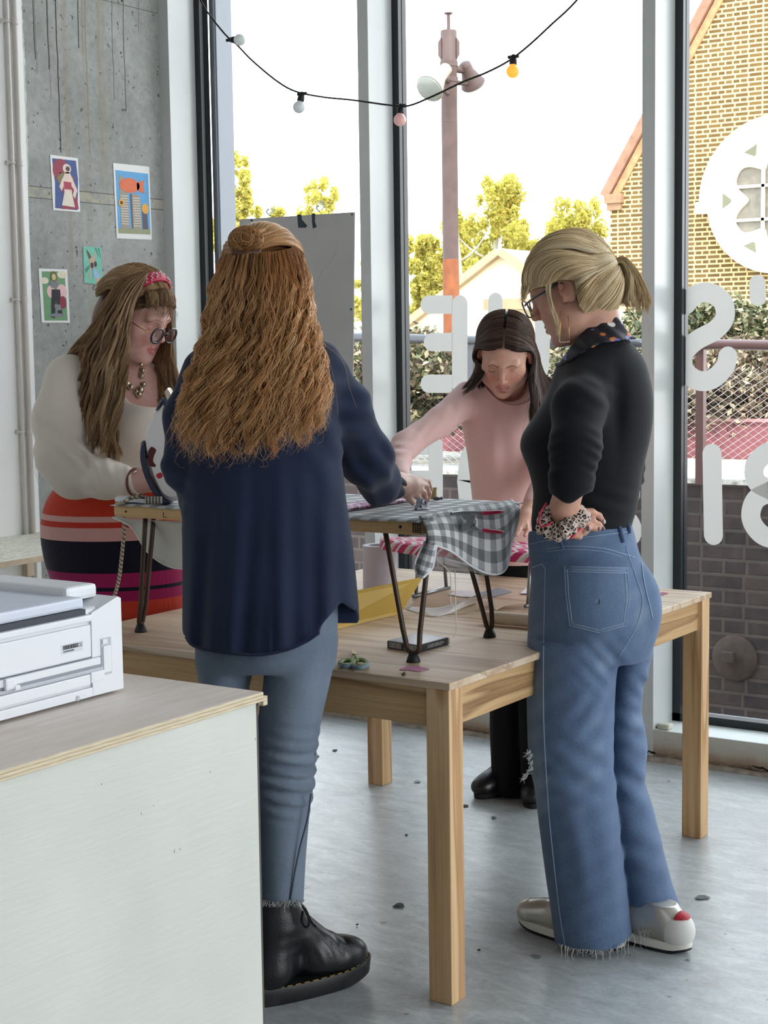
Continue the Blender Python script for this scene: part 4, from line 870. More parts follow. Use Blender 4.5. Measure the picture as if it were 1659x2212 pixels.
# ================================================================== VINYL LETTERS ON THE GLASS
t = NT('frosted_vinyl'); df = t.new('ShaderNodeBsdfDiffuse'); tl_ = t.new('ShaderNodeBsdfTranslucent'); df.inputs[0].default_value = srgb(232, 231, 227); tl_.inputs[0].default_value = srgb(205, 204, 200)
mx = t.new('ShaderNodeMixShader'); mx.inputs[0].default_value = .42; t.link(df.outputs[0], mx.inputs[1]); t.link(tl_.outputs[0], mx.inputs[2]); t.link(mx.outputs[0], t.o.inputs[0]); m_vin = t.m
YG = YO+.0292
def letter(lab, strokes, wpx, closed=(), flat=()):
    g = MB()
    for k, st in enumerate(strokes):
        P_ = np.array([onY(u, v, YG-.00003*k) for u, v in st], float); n = max(2, len(st)*8) if len(st) > 2 else 2
        c_ = catmull(P_, n) if k not in closed else catmull(np.concatenate([P_, P_[:1]]), n)
        scale = abs(onY(st[0][0]+10, st[0][1], YG)[0]-onY(st[0][0], st[0][1], YG)[0])/10; hw = (wpx if not isinstance(wpx, (list, tuple)) else wpx[k])*.575/FPX*float(P_[0]@np.array([-SY, CY, 0]))
        T = np.gradient(c_, axis=0); T /= np.linalg.norm(T, axis=1, keepdims=True); Nn = np.stack([-T[:, 2], 0*T[:, 0], T[:, 0]], -1)
        Lf, Rt = c_+Nn*hw, c_-Nn*hw; poly = list(Lf)
        if k not in closed:
            e = c_[-1]; poly += [e+Nn[-1]*hw*math.cos(a)+T[-1]*hw*math.sin(a)*(0 if k in flat else 1) for a in np.linspace(.2, PI-.2, 8)]; poly += list(Rt[::-1]); s_ = c_[0]
            poly += [s_-Nn[0]*hw*math.cos(a)-T[0]*hw*math.sin(a) for a in np.linspace(.2, PI-.2, 8)]
            m_ = len(c_); V = np.array(poly); F = [(i, i+1, len(poly)-8-2-i, len(poly)-8-1-i) for i in range(m_-1)]
            F += [tuple(range(m_-1, m_+9)), tuple([m_+8+m_-1]+list(range(m_+8+m_, len(poly)))+[0])]
            g.add(V, F)
        else:
            m_ = len(c_); V = np.concatenate([Lf, Rt]); g.add(V, [(i, i+1, m_+i+1, m_+i) for i in range(m_-1)]+[(m_-1, 0, m_, 2*m_-1)])
    return tag(g.build('vinyl_letter', m_vin), lab, 'lettering', 'white vinyl letters on the window glass')
letter('mirrored white vinyl letter E on the middle window', [[(993, 657), (993, 832)], [(925, 658), (977, 658)], [(932, 739), (977, 739)], [(925, 829), (977, 829)]], 34, (), (1, 2, 3))
letter('white vinyl letter U on the middle window behind the bent head', [[(1070, 650), (1070, 770), (1078, 808), (1120, 826), (1162, 808), (1171, 770), (1171, 650)]], 31)
letter('mirrored white vinyl letter S on the right window', [[(1482, 658), (1500, 638), (1530, 632), (1560, 650), (1566, 684), (1546, 712), (1504, 736), (1478, 764), (1480, 800), (1508, 822), (1540, 818), (1566, 792), (1572, 770)]], 37)
letter('white vinyl apostrophe at the right edge of the right window', [[(1636, 612), (1637, 642)]], 32)
letter('mirrored white vinyl letter P low on the middle window', [[(941, 962), (941, 1140)], [(878, 961), (926, 961)], [(878, 1036), (926, 1036)]], [32, 38, 34], (), (1, 2))
letter('white vinyl letter O low on the middle window behind the pink jumper', [[(1003, 1040), (1012, 985), (1044, 958), (1078, 985), (1088, 1040), (1078, 1096), (1044, 1122), (1012, 1096)]], 32, (0,))
letter('white vinyl letter low on the middle window behind the black top', [[(1300, 1060), (1330, 1036), (1362, 1050), (1362, 1076), (1330, 1100), (1364, 1128), (1366, 1158), (1330, 1176), (1296, 1160)]], 32)
letter('sliver of white vinyl letter on the right window beside the mullion', [[(1444, 1010), (1453, 1030), (1457, 1058), (1453, 1085), (1444, 1106)]], 18)
letter('white vinyl letter I low on the right window', [[(1538, 980), (1541, 1156)]], 38)
letter('white vinyl figure 8 at the right edge of the right window', [[(1668, 1060), (1634, 1040), (1632, 1002), (1668, 975), (1704, 1002), (1702, 1040)], [(1668, 1060), (1632, 1080), (1622, 1118), (1640, 1150), (1668, 1162), (1702, 1148), (1714, 1116), (1702, 1080)]], 38, (0, 1))

# ================================================================== OUTSIDE
def dep(P): return float(np.asarray(P)@np.array([-SY, CY, 0]))
GZ = -.56
t = NT('yard_ground'); P = posn(t); t.col(t.ramp(t.noise(P, 2, 5), [(.3, srgb(120, 114, 106)), (.7, srgb(168, 160, 150))])); m_gr = t.set(.9)
struct(MB().box((-90, 5.50, GZ-.2), (60, 220, GZ)).build('ground_outside', m_gr))
MB_ = MB().box((-4.9, 5.44, GZ), (5, 5.50, -.02)); struct(MB_.build('trim_40', mt('slab_edge', (120, 116, 110), .8)))

def brick_mat(name, cols, mortar, bw, bh, ms, rough=.9, dirt=.3, axis='X'):
    t = NT(name); P = posn(t); s = sepxyz(t, P); cb = t.new('ShaderNodeCombineXYZ'); t.link(s[0 if axis == 'X' else 1], cb.inputs[0]); t.link(s[2], cb.inputs[1])
    wob = t.noise(P, 1.5, 2); b = t.new('ShaderNodeTexBrick'); t.link(cb.outputs[0], b.inputs['Vector'])
    b.inputs['Scale'].default_value = 1; b.inputs['Brick Width'].default_value = bw; b.inputs['Row Height'].default_value = bh; b.inputs['Mortar Size'].default_value = ms; b.inputs['Mortar Smooth'].default_value = .3; b.inputs['Bias'].default_value = 0
    b.offset = .5; b.squash = .55; b.squash_frequency = 2
    b.inputs['Color1'].default_value = cols[0]; b.inputs['Color2'].default_value = cols[1]; b.inputs['Mortar'].default_value = mortar
    c = t.mix(dirt, b.outputs['Color'], t.ramp(t.noise(P, 9, 5, .7), [(.3, cols[2]), (.7, cols[1])])); t.col(c)
    bp = t.math('SUBTRACT', 1.0, b.outputs['Fac']); t.bump(bp, .6, .01); return t.set(rough, 0, .2)
# --- church gable with round traceried window
GY = 26.3
m_gb = brick_mat('yellow_stock_brick', (srgb(98, 76, 44), srgb(122, 96, 58), srgb(76, 60, 38)), srgb(222, 200, 146), .24, .0785, .017, dirt=.22)
m_stone = mt('pale_stone', (232, 228, 212), .85, var=.06, vs=4, bump=.25, bs=20); m_cop = mt('coping_brown', (150, 112, 92), .85, var=.25, vs=5)
root = empty('church_gable', onY(1500, 900, GY)*[1, 1, 0]+[0, 0, GZ], 'sunlit yellow brick church gable with round traceried window, outside on the right', 'building')
kz = onY(1318, 426, GY); ap = onY(1540, 0, GY); sl = (ap[2]-kz[2])/(ap[0]-kz[0]); cxw = onY(1690, 432, GY)[0]
apz = kz[2]+sl*(cxw-kz[0]); xl, xr = kz[0], 2*cxw-kz[0]
g = MB(); g.prism([(xl, GY, GZ), (xr, GY, GZ), (xr, GY, kz[2]), (cxw, GY, apz), (xl, GY, kz[2])], (0, 9, 0)); g.build('brick_wall', m_gb, root)
def verge(off, th, y0, y1, m, nm):
    g = MB(); d = np.array([cxw-xl, 0, apz-kz[2]]); d /= np.linalg.norm(d); n_ = np.array([-d[2], 0, d[0]])
    a = np.array([xl-.06, y0, kz[2]-.0])+n_*off; b_ = np.array([cxw, y0, apz])+n_*off
    g.prism([a, b_, b_+n_*th, a+n_*th], (0, y1-y0, 0)); g.build(nm, m, root)
verge(-.05, .16, GY-.10, GY+9, m_cop, 'verge_coping'); verge(-.20, .13, GY-.04, GY+.05, mt('verge_brick', (176, 132, 96), .9, var=.2, vs=9), 'verge_course')
g = MB(); a = onY(1306, 420, GY-.1); b_ = onY(1342, 445, GY-.1); g.box((a[0], GY-.12, b_[2]+.06), (b_[0], GY+.3, a[2]+.0)); g.box((a[0]+.03, GY-.08, b_[2]-.06), (b_[0]-.03, GY+.3, b_[2]+.06)); g.build('kneeler', mt('kneeler_stone', (150, 118, 92), .85, var=.2, vs=8), root)
cz = onY(1690, 428, GY)[2]; R_o = abs(onY(1537, 432, GY)[0]-cxw); R_h = abs(onY(1525, 432, GY)[0]-cxw); C0 = np.array([cxw, GY, cz])
def ringpt(r, a, y=0): return C0+np.array([r*math.cos(a), y-.17, r*math.sin(a)])
win = MB(); k = 96
th_ = np.linspace(0, 2*PI, k, endpoint=False)
def ringgrid(prof, a0=0, a1=2*PI, closed=True, n=k):
    A_ = np.linspace(a0, a1, n, endpoint=not closed); V = np.array([[ringpt(r, a, y) for r, y in prof] for a in A_]); m_ = len(prof); V = V.reshape(-1, 3)
    F = [(i*m_+j, i*m_+j+1, ((i+1) % n)*m_+j+1, ((i+1) % n)*m_+j) for i in range(n if closed else n-1) for j in range(m_-1)]
    return V, F
g = MB(); V, F = ringgrid([(R_o, .02), (R_o, -.05), (R_o*.94, -.07), (R_o*.89, -.03), (R_o*.85, -.05), (R_o*.80, .03), (R_o*.78, .10)]); g.add(V, F); wr = g.build('stone_ring', m_stone, root, True, 40)
g = MB(); V, F = ringgrid([(R_h, .02), (R_h, -.14), (R_h*.95, -.16), (R_h*.92, -.08), (R_h*.92, .02)], -.02, PI+.02, False, 60); g.add(V, F)
for s_ in (-1, 1): q = C0+np.array([s_*(R_h*.985), -.22, -.10]); g.box(q-[.10, .08, .10], q+[.10, .08, .10], .02)
g.build('hood_mould', m_stone, root, True, 40)
# scalloped tracery: eight bulging cusps around a cusped opening
g = MB(); n_c = 8
A_ = np.linspace(0, 2*PI, 160, endpoint=False)
rin = R_o*(.50+.105*np.abs(np.cos(A_*n_c/2+.0))**.6-.015); rin = R_o*(.70-.20*(1-np.abs(np.sin(A_*4/2*1)))**1.0*1.0) if False else R_o*(.69-.24*np.abs(np.cos(A_*3))**3.2)
V = []; 
for r_, a_ in zip(rin, A_): V += [ringpt(R_o*.80, a_, .06), ringpt(R_o*.79, a_, .03), ringpt((r_+R_o*.79)/2, a_, -.02), ringpt(r_+R_o*.03, a_, .0), ringpt(r_, a_, .06), ringpt(r_, a_, .14)]
F = [(i*6+j, i*6+j+1, ((i+1) % 160)*6+j+1, ((i+1) % 160)*6+j) for i in range(160) for j in range(5)]; g.add(np.array(V), F); g.build('cusped_tracery', m_stone, wr, True, 50)
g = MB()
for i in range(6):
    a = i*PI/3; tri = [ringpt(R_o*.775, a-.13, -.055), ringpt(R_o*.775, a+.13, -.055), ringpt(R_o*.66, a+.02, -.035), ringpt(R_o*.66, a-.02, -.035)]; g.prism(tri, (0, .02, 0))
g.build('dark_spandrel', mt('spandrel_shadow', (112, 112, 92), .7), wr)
g = MB(); V = np.array([ringpt(R_o*.78, a, .12) for a in th_]); g.add(V, [tuple(range(k))[::-1]]); gw = g.build('leaded_pane', mt('old_dark_glass', (118, 112, 100), .35, spec=.5, var=.2, vs=9), wr)
g = MB(); px_m = dep(C0)/FPX
for zz_ in (onY(1690, 399, GY)[2], onY(1690, 472, GY)[2]): g.box((cxw-R_o*.72, GY-.12, zz_-.025), (cxw+R_o*.72, GY-.07, zz_+.025))
for s_ in (-1, 1): xx = cxw+s_*abs(onY(1653, 432, GY)[0]-cxw); g.box((xx-.028, GY-.12, cz-R_o*.72), (xx+.028, GY-.07, cz+R_o*.72))
g.build('glazing_bar', mt('bar_cream', (232, 222, 196), .6), wr)

# --- cream rendered house with tiled roof
m_hw = mt('cream_render', (232, 222, 190), .85, var=.04, vs=1); m_hr = mt('pale_roof_tiles', (176, 154, 126), .85, var=.2, vs=3, bump=.4, bs=6)
D0 = 21.0; A0 = pD(1085, 552, D0); Lb = pD(868, 722, D0); yy = A0[1]
root = empty('cream_house', np.array([A0[0], yy, GZ]), 'cream gabled house with pale tiled roof behind the railing', 'building')
zp = A0[2]; 
def hp(u, v, dy=0.0): q = onY(u, v, yy); return q+np.array([0, dy, 0])
xa = hp(1085, 552)[0]; zl = hp(868, 722)[2]; xl_ = hp(868, 722)[0]; xr_ = hp(1205, 700)[0]; zr_ = zp-(zp-zl)*(xr_-xa)/(xa-xl_)
g = MB(); g.prism([(xl_, yy, GZ), (xr_, yy, GZ), (xr_, yy, zr_), (xa, yy, zp), (xl_, yy, zl)], (0, 2.0, 0)); g.build('gable_wall', m_hw, root)
for s_ in (-1, 1):
    xe = xl_ if s_ < 0 else xr_; ze = zl if s_ < 0 else zr_; d = np.array([xe-xa, 0, ze-zp]); d /= np.linalg.norm(d); n_ = np.array([-d[2], 0, d[0]])*(1 if s_ > 0 else -1); a = np.array([xa, yy-.12, zp]); b_ = np.array([xe, yy-.12, ze])+d*.2
    g = MB(); g.prism([a, b_, b_+n_*.10, a+n_*.10], (0, 2.2, 0)); g.build('roof_slope', m_hr, root)
g = MB(); q0 = hp(1086, 640, -.05); q1 = hp(1210, 676, -.05); g.box((q0[0], yy-.5, q1[2]+.05), (q1[0], yy-.05, q0[2]-.05)); g.build('lean_to_roof', mt('rust_tiles', (176, 146, 116), .85, var=.25, vs=5), root)

# --- far church steeple
DT = 120.; m_tw = mt('weathered_portland', (244, 240, 222), .8)
b0 = pD(681, 470, DT); k_ = DT/FPX; root = empty('church_tower', (b0[0], b0[1], GZ), 'pale stone church steeple far away above the trees', 'building')
def tz(v): return J(681, v, DT)[2]
g = MB(); bs = (b0[0], b0[1], 0)
prof = [(46, 1100), (46, 452), (50, 450), (50, 440), (36, 438), (36, 432)]
g.lathe(bs, (0, 0, 1), [(46*k_, GZ)]+[(r*k_, tz(v)) for r, v in prof], 16); g.build('square_stage', m_tw, root)
g = MB(); g.lathe(bs, (0, 0, 1), [(r*k_, tz(v)) for r, v in ((15, 436), (15, 372), (32, 371), (32, 363), (26, 360), (22, 340), (14, 338), (13, 300), (18, 298), (18, 293), (12, 290), (7, 262), (3, 230), (3, 216), (4, 180), (1, 160))], 16); g.build('lantern_and_spire', m_tw, root)
for i in range(8):
    a = i*PI/4+.2; g = MB(); g.lathe((b0[0]+24*k_*math.cos(a), b0[1]+24*k_*math.sin(a), 0), (0, 0, 1), [(4*k_, tz(436)), (4*k_, tz(371))], 8); g.build('column', m_tw, root, True)

# --- lamp post with two floodlights
DP = 20.; m_po = mt('oxide_painted_steel', (82, 64, 61), .6, var=.16, vs=7); m_rust = mt('rusted_base', (128, 74, 44), .8, var=.2, vs=9)
def pz_(v): return J(975, v, DP)[2]
b0 = pD(975, 700, DP); k_ = DP/FPX; bs = np.array([b0[0], b0[1], 0]); root = empty('lamp_post', (b0[0], b0[1], GZ), 'tall dull red steel lamp post with two floodlights outside the middle window', 'lamp post')
g = MB(); g.lathe(bs, (0, 0, 1), [(17*k_, pz_(560)), (17*k_, pz_(150)), (17.5*k_, pz_(149)), (17.5*k_, pz_(128)), (17*k_, pz_(127)), (17*k_, pz_(68)), (16*k_, pz_(66))], 24); g.build('pole', m_po, root, True, 40)
g = MB(); g.lathe(bs, (0, 0, 1), [(17.4*k_, GZ), (17.4*k_, pz_(575)), (17.0*k_, pz_(560))], 24); g.build('rusted_base', m_rust, root, True, 40)
g = MB(); g.lathe(bs, (0, 0, 1), [(3.6*k_, pz_(68)), (3.6*k_, pz_(32)), (9*k_, pz_(29.5)), (9*k_, pz_(27.5))], 16); g.build('top_spigot', m_po, root, True, 40)
for s_ in (-1, 1):
    e = c2r(np.array([1., 0, 0]))*s_; g = MB(); P_ = [bs+e*16*k_+[0, 0, pz_(82)], bs+e*22.5*k_+[0, 0, pz_(92)], bs+e*22.5*k_+[0, 0, pz_(118)], bs+e*16*k_+[0, 0, pz_(129)]]; dv = c2r(np.array([0, .10, 0])); g.prism([p_-dv/2 for p_ in P_], dv); g.build('cleat_fin', m_po, root)
m_gal = mt('floodlight_grey', (142, 134, 124), .5, var=.1, vs=20); m_lens = mt('floodlight_lens', (112, 116, 110), .3, spec=.6)
for (tip, back, w, s_) in (((928, 192), (966, 146), 30, -1), ((1022, 182), (1002, 136), 27, 1)):
    Dq = DP-.35 if s_ < 0 else DP+.1; a = pD(*back, Dq); c_ = pD(*tip, Dq-.28 if s_ < 0 else Dq+.18); ax = (c_-a)/np.linalg.norm(c_-a); Lq = np.linalg.norm(c_-a)
    g = MB(); g.lathe(a, ax, [(8*k_, 0), (13*k_, .02), (14*k_, Lq*.42), (16*k_, Lq*.5), (w*.80*k_, Lq*.80), (w*k_, Lq*.98), (w*k_, Lq)], 24); h = g.build('floodlight', m_po if s_ > 0 else m_gal, root, True, 40)
    MB().lathe(c_+ax*.002, ax, [(w*.97*k_, 0), (w*.9*k_, .02), (.01, .035)], 24).build('lens', m_lens, h, True)
    g = MB(); m_ = a+ax*Lq*.35; g.tube([m_, np.array([bs[0], bs[1], m_[2]])], .045, 8); g.tube([m_+[0, 0, -.16], np.array([bs[0], bs[1], m_[2]-.16])], .03, 8); g.build('mounting_arm', m_po, h, True)
for v in (139, 172): MB().lathe(bs+[0, 0, pz_(v)], (0, 0, 1), [(17.5*k_, -.03), (19*k_, -.03), (19*k_, .03), (17.5*k_, .03)], 24).build('clamp_band', m_po, root, True, 40)

# --- trees
t = NT('leaf_green'); t.col(t.ramp(t.attr('shade'), [(0, srgb(150, 152, 84)), (.5, srgb(196, 190, 104)), (1, srgb(222, 200, 120))])); tb = t.new('ShaderNodeBsdfTranslucent'); tb.inputs[0].default_value = srgb(214, 206, 96); mx = t.new('ShaderNodeMixShader'); mx.inputs[0].default_value = .45; t.set(.6, 0, .2); t.link(t.b.outputs[0], mx.inputs[1]); t.link(tb.outputs[0], mx.inputs[2]); t.link(mx.outputs[0], t.o.inputs[0]); m_leaf = t.m
t = NT('leaf_dark'); t.col(t.ramp(t.attr('shade'), [(0, srgb(70, 80, 52)), (.5, srgb(106, 112, 72)), (.8, srgb(150, 140, 110)), (1, srgb(206, 190, 160))])); t.set(.5, 0, .4); m_ivy = t.m
t = NT('leaf_dry'); t.col(t.ramp(t.attr('shade'), [(0, srgb(66, 52, 44)), (.45, srgb(112, 94, 78)), (.75, srgb(150, 132, 108)), (1, srgb(196, 180, 150))])); t.set(.6, 0, .3); m_dry = t.m
m_birch = mt('birch_bark', (222, 216, 204), .8, var=.15, vs=6)
def leaves(cent, rad, n, size, r_, name, mat, root, squash=1.0):
    "n small folded leaves scattered through ellipsoid clusters"
    cent = np.asarray(cent); rad = np.asarray(rad); idx = r_.choice(len(cent), n, p=(rad.prod(1)**.66)/(rad.prod(1)**.66).sum()); d = r_.normal(size=(n, 3)); d /= np.linalg.norm(d, axis=1, keepdims=True); rr = r_.random(n)**.45
    P_ = cent[idx]+rad[idx]*d*rr[:, None]; a = r_.normal(size=(n, 3)); a /= np.linalg.norm(a, axis=1, keepdims=True); b_ = np.cross(a, r_.normal(size=(n, 3))); b_ /= np.linalg.norm(b_, axis=1, keepdims=True)
    s = size*(.6+.8*r_.random(n))[:, None]; c = np.cross(a, b_)
    V = np.stack([P_-a*s, P_+b_*s*.55+c*s*.18, P_+a*s, P_-b_*s*.55+c*s*.18], 1).reshape(-1, 3); F = np.arange(4*n).reshape(-1, 4); F = np.concatenate([F[:, [0, 1, 2]], F[:, [0, 2, 3]]])
    return add_mesh(name, V, F, mat, root, False, {'shade': np.repeat(r_.random(n), 4)})
def tree(lab, u, vt, vb, hwpx, D, n, seed, trunks=1, lean=0, size=.11):
    r_ = np.random.default_rng(seed); b0 = pD(u, vb, D); k_ = D/FPX; zt_, zb_ = J(u, vt, D)[2], J(u, vb, D)[2]
    root = empty('tree', (b0[0], b0[1], GZ), lab, 'tree', 'trees beyond the yard'); cent, rad = [], []
    H_ = zt_-zb_; 
    for i in range(95):
        f = r_.random()**.8; w = hwpx*k_*(1.22-.62*f**2.2)*(.45+.55*r_.random()); a = r_.random()*2*PI; rr_ = w*r_.random()**.5
        q = np.array([b0[0], b0[1], 0])+c2r(np.array([rr_*math.cos(a)+lean*f*k_, rr_*math.sin(a), zb_+H_*(.02+.93*f)])); cent.append(q); s = hwpx*k_*(.26-.10*f)*(.4+.7*r_.random()); rad.append((s, s, s*1.6))
    leaves(cent, rad, int(n*2.4), size*.50, r_, 'foliage', m_leaf, root)
    for j in range(trunks):
        du = (j-(trunks-1)/2)*hwpx*.42; p0 = np.array([b0[0], b0[1], GZ])+c2r(np.array([du*k_*.5, .3*j, 0])); tp = np.array([b0[0], b0[1], 0])+c2r(np.array([du*k_+r_.normal()*.2, 0, zb_+H_*(.72+.2*r_.random())])); md_ = (p0+tp)/2+c2r(np.array([r_.normal()*.15, 0, 0]))
        MB().tube(catmull(np.array([p0, md_, tp]), 12), np.linspace(.10, .03, 12), 7).build('trunk', m_birch, root, True)
        for q in range(3):
            f = .45+.15*q; st = p0*(1-f)+tp*f; en = st+c2r(np.array([r_.normal()*hwpx*k_*.5, r_.normal()*.4, .3*H_*(.5+.5*r_.random())])); MB().tube(catmull(np.array([st, (st+en)/2+[0, 0, -.1], en]), 6), np.linspace(.035, .012, 6), 5).build('branch', m_birch, root, True)
tree('tall yellow-green tree at the left of the left window', 505, 320, 745, 70, 34, 5200, 21, 1, 10)
tree('light green tree just above the top of the grey hanging board', 612, 440, 760, 60, 38, 3400, 22, 1)
tree('golden tree in front of the far church steeple', 700, 372, 740, 64, 44, 3800, 23, 1)
tree('thin green tree seen on both sides of the middle mullion', 838, 390, 745, 72, 33, 5200, 24, 2)
tree('low green tree left of the lamp post', 930, 505, 745, 58, 36, 4200, 25, 1)
tree('broad golden tree right of the lamp post', 1082, 382, 740, 112, 36, 8600, 26, 4)
tree('thin golden birch between the broad tree and the church gable', 1232, 425, 740, 92, 38, 5600, 27, 3)
tree('bushy yellow tree directly behind the lamp post', 1000, 470, 740, 70, 40, 4600, 28, 2)

# --- retaining wall, railing, netting, hedge and planter just outside
RY = 7.62
m_rb = brick_mat('dark_brick', (srgb(58, 53, 55), srgb(84, 72, 68), srgb(42, 39, 42)), srgb(100, 92, 86), .225, .075, .010, dirt=.5)  # bricks and mortar in dark greys and browns
zt_ = onY(1550, 1046, RY)[2]
root = empty('retaining_wall', (-3, RY+.2, GZ), 'dark brick retaining wall just outside the right window', 'wall')
MB().box((-9, RY, GZ), (4, RY+.45, zt_)).build('brickwork', m_rb, root)
t = NT('sunlit_mottled_coping'); P = posn(t); t.col(t.ramp(t.noise(P, 26, 4, .7), [(.35, srgb(150, 146, 134)), (.5, srgb(214, 210, 200)), (.7, srgb(232, 226, 214))])); MB().box((-9, RY-.02, zt_), (4, RY+1.3, zt_+.03), .005).build('coping', t.set(.9), root)  # sunlit paleness is put into the mottled grey and off-white colour
q = onY(1588, 1421, RY); rp = 51*dep(q)/FPX; r = empty('wall_tie_plate', q, 'round rusty iron tie plate on the dark brick wall', 'wall plate'); m_ir = mt('rusty_iron', (74, 62, 56), .85, var=.2, vs=20, bump=.4, bs=40)
MB().lathe(q, (0, -1, 0), [(rp, 0), (rp, .012), (rp*.9, .02), (rp*.5, .022), (rp*.3, .03)], 32).build('plate', m_ir, r, True, 40)
qq = q+np.array([-.02, -.03, .01]); MB().box(qq-[.03, .035, .028], qq+[.03, .0, .028], .006).build('boss_nut', m_ir, r)
# railing
m_rail = mt('dark_red_rail', (92, 62, 60), .35, spec=.6); m_railb = mt('charcoal_rail', (66, 68, 74), .35, spec=.6)
root = empty('railing', pD(1000, 760, 8.6), 'dark handrail running outside all three windows', 'railing')
pts = np.array([pD(430, 720, 9.6), pD(765, 728, 9.0), pD(1150, 738, 8.5), pD(1400, 742, 8.2)]); MB().tube(catmull(pts, 30), .024, 12).build('handrail', m_railb, root, True)
pts = np.array([pD(1400, 742, 8.2), pD(1659, 746, 7.8), pD(1900, 752, 7.4)]); MB().tube(catmull(pts, 20), .026, 12).build('red_handrail', m_rail, root, True)
for u, D in ((1018, 8.7), (1515, 8.05), (690, 9.2)):
    a = pD(u, 740, D); b_ = np.array([a[0], a[1], zt_]); MB().box(a-[.02, .02, 0]-[0, 0, a[2]-zt_], a+[.02, .02, 0]).build('post', m_rail if u > 1400 else m_railb, root)
g = MB(); xs_ = np.linspace(0, 1, 2); zb_, zt2 = zt_+.035, zt_+.58; L_ = 6.4; xa = -5.6; yn = RY+.35
for i in range(int(L_/.055)+12):
    for s_ in (-1, 1):
        x0 = xa+i*.055-(0.6 if s_ > 0 else 0); p0 = np.array([x0, yn, zb_]); p1 = np.array([x0+s_*.80, yn, zt2]); 
        g.tube([p0, p1], .0009, 4, cap=False)
g.build('wire_netting', mt('netting_wire', (214, 206, 206), .35, metal=.5), root)
# planter and hedge
root = empty('planter', (-3.2, RY+1.2, zt_), 'long dusty maroon planter behind the wire netting', 'planter'); m_pl = mt('maroon_planter', (150, 92, 98), .7, var=.08, vs=3)
z1 = onY(1560, 908, RY+1.35)[2]; g = MB(); g.box((-8, RY+1.32, zt_+.03), (3, RY+1.40, z1)); g.box((-8, RY+1.34, z1-.0), (3, RY+2.3, z1+.0), 0); g.build('trough', m_pl, root)
MB().box((-8, RY+1.30, z1-.006), (3, RY+1.42, z1+.012), .003).build('rim', mt('planter_rim', (186, 138, 140), .6), root)
def hedge(lab, u0, u1, v0, v1, D, n, mats, seed, size=.035, dz=.25):
    r_ = np.random.default_rng(seed); root = empty('hedge', pD((u0+u1)/2, v1, D), lab, 'hedge', 'hedges behind the railing'); cent, rad = [], []
    for i in range(40):
        u = u0+(u1-u0)*r_.random(); v = v0+(v1-v0)*(.08+.92*r_.random()); cent.append(pD(u, v, D+dz*r_.normal())); s = .14+.10*r_.random(); rad.append((s, s, s*.8))
    for k_, (m_, fr) in enumerate(mats): leaves(cent, rad, int(n*fr*2.2), size*.62, r_, 'foliage', m_, root)
    g = MB()
    for i in range(26):
        u = u0+(u1-u0)*r_.random(); a = pD(u, v1, D+.1*r_.normal()); b_ = pD(u+30*r_.normal(), v0+(v1-v0)*.2*r_.random(), D+.2*r_.normal()); g.tube(catmull(np.array([a, (a+b_)/2+r_.normal(0, .06, 3), b_]), 6), .005, 4)
    g.build('stems', mt('hedge_stem', (92, 74, 62), .8), root)
hedge('leafy hedge of pale glinting leaves seen either side of the middle mullion', 700, 930, 742, 905, 9.6, 5200, ((m_ivy, .6), (m_dry, .4)), 31)
hedge('dark hedge with glinting leaves behind the bent head in the middle window', 900, 1300, 748, 905, 9.6, 8000, ((m_ivy, .6), (m_dry, .4)), 32)
hedge('green hedge showing above the red handrail in the right window', 1400, 1760, 660, 745, 10.4, 5200, ((m_ivy, 1.0),), 33)
hedge('dry brown hedge under the red handrail in the right window', 1400, 1760, 755, 905, 9.7, 6200, ((m_dry, .85), (m_ivy, .15)), 34)

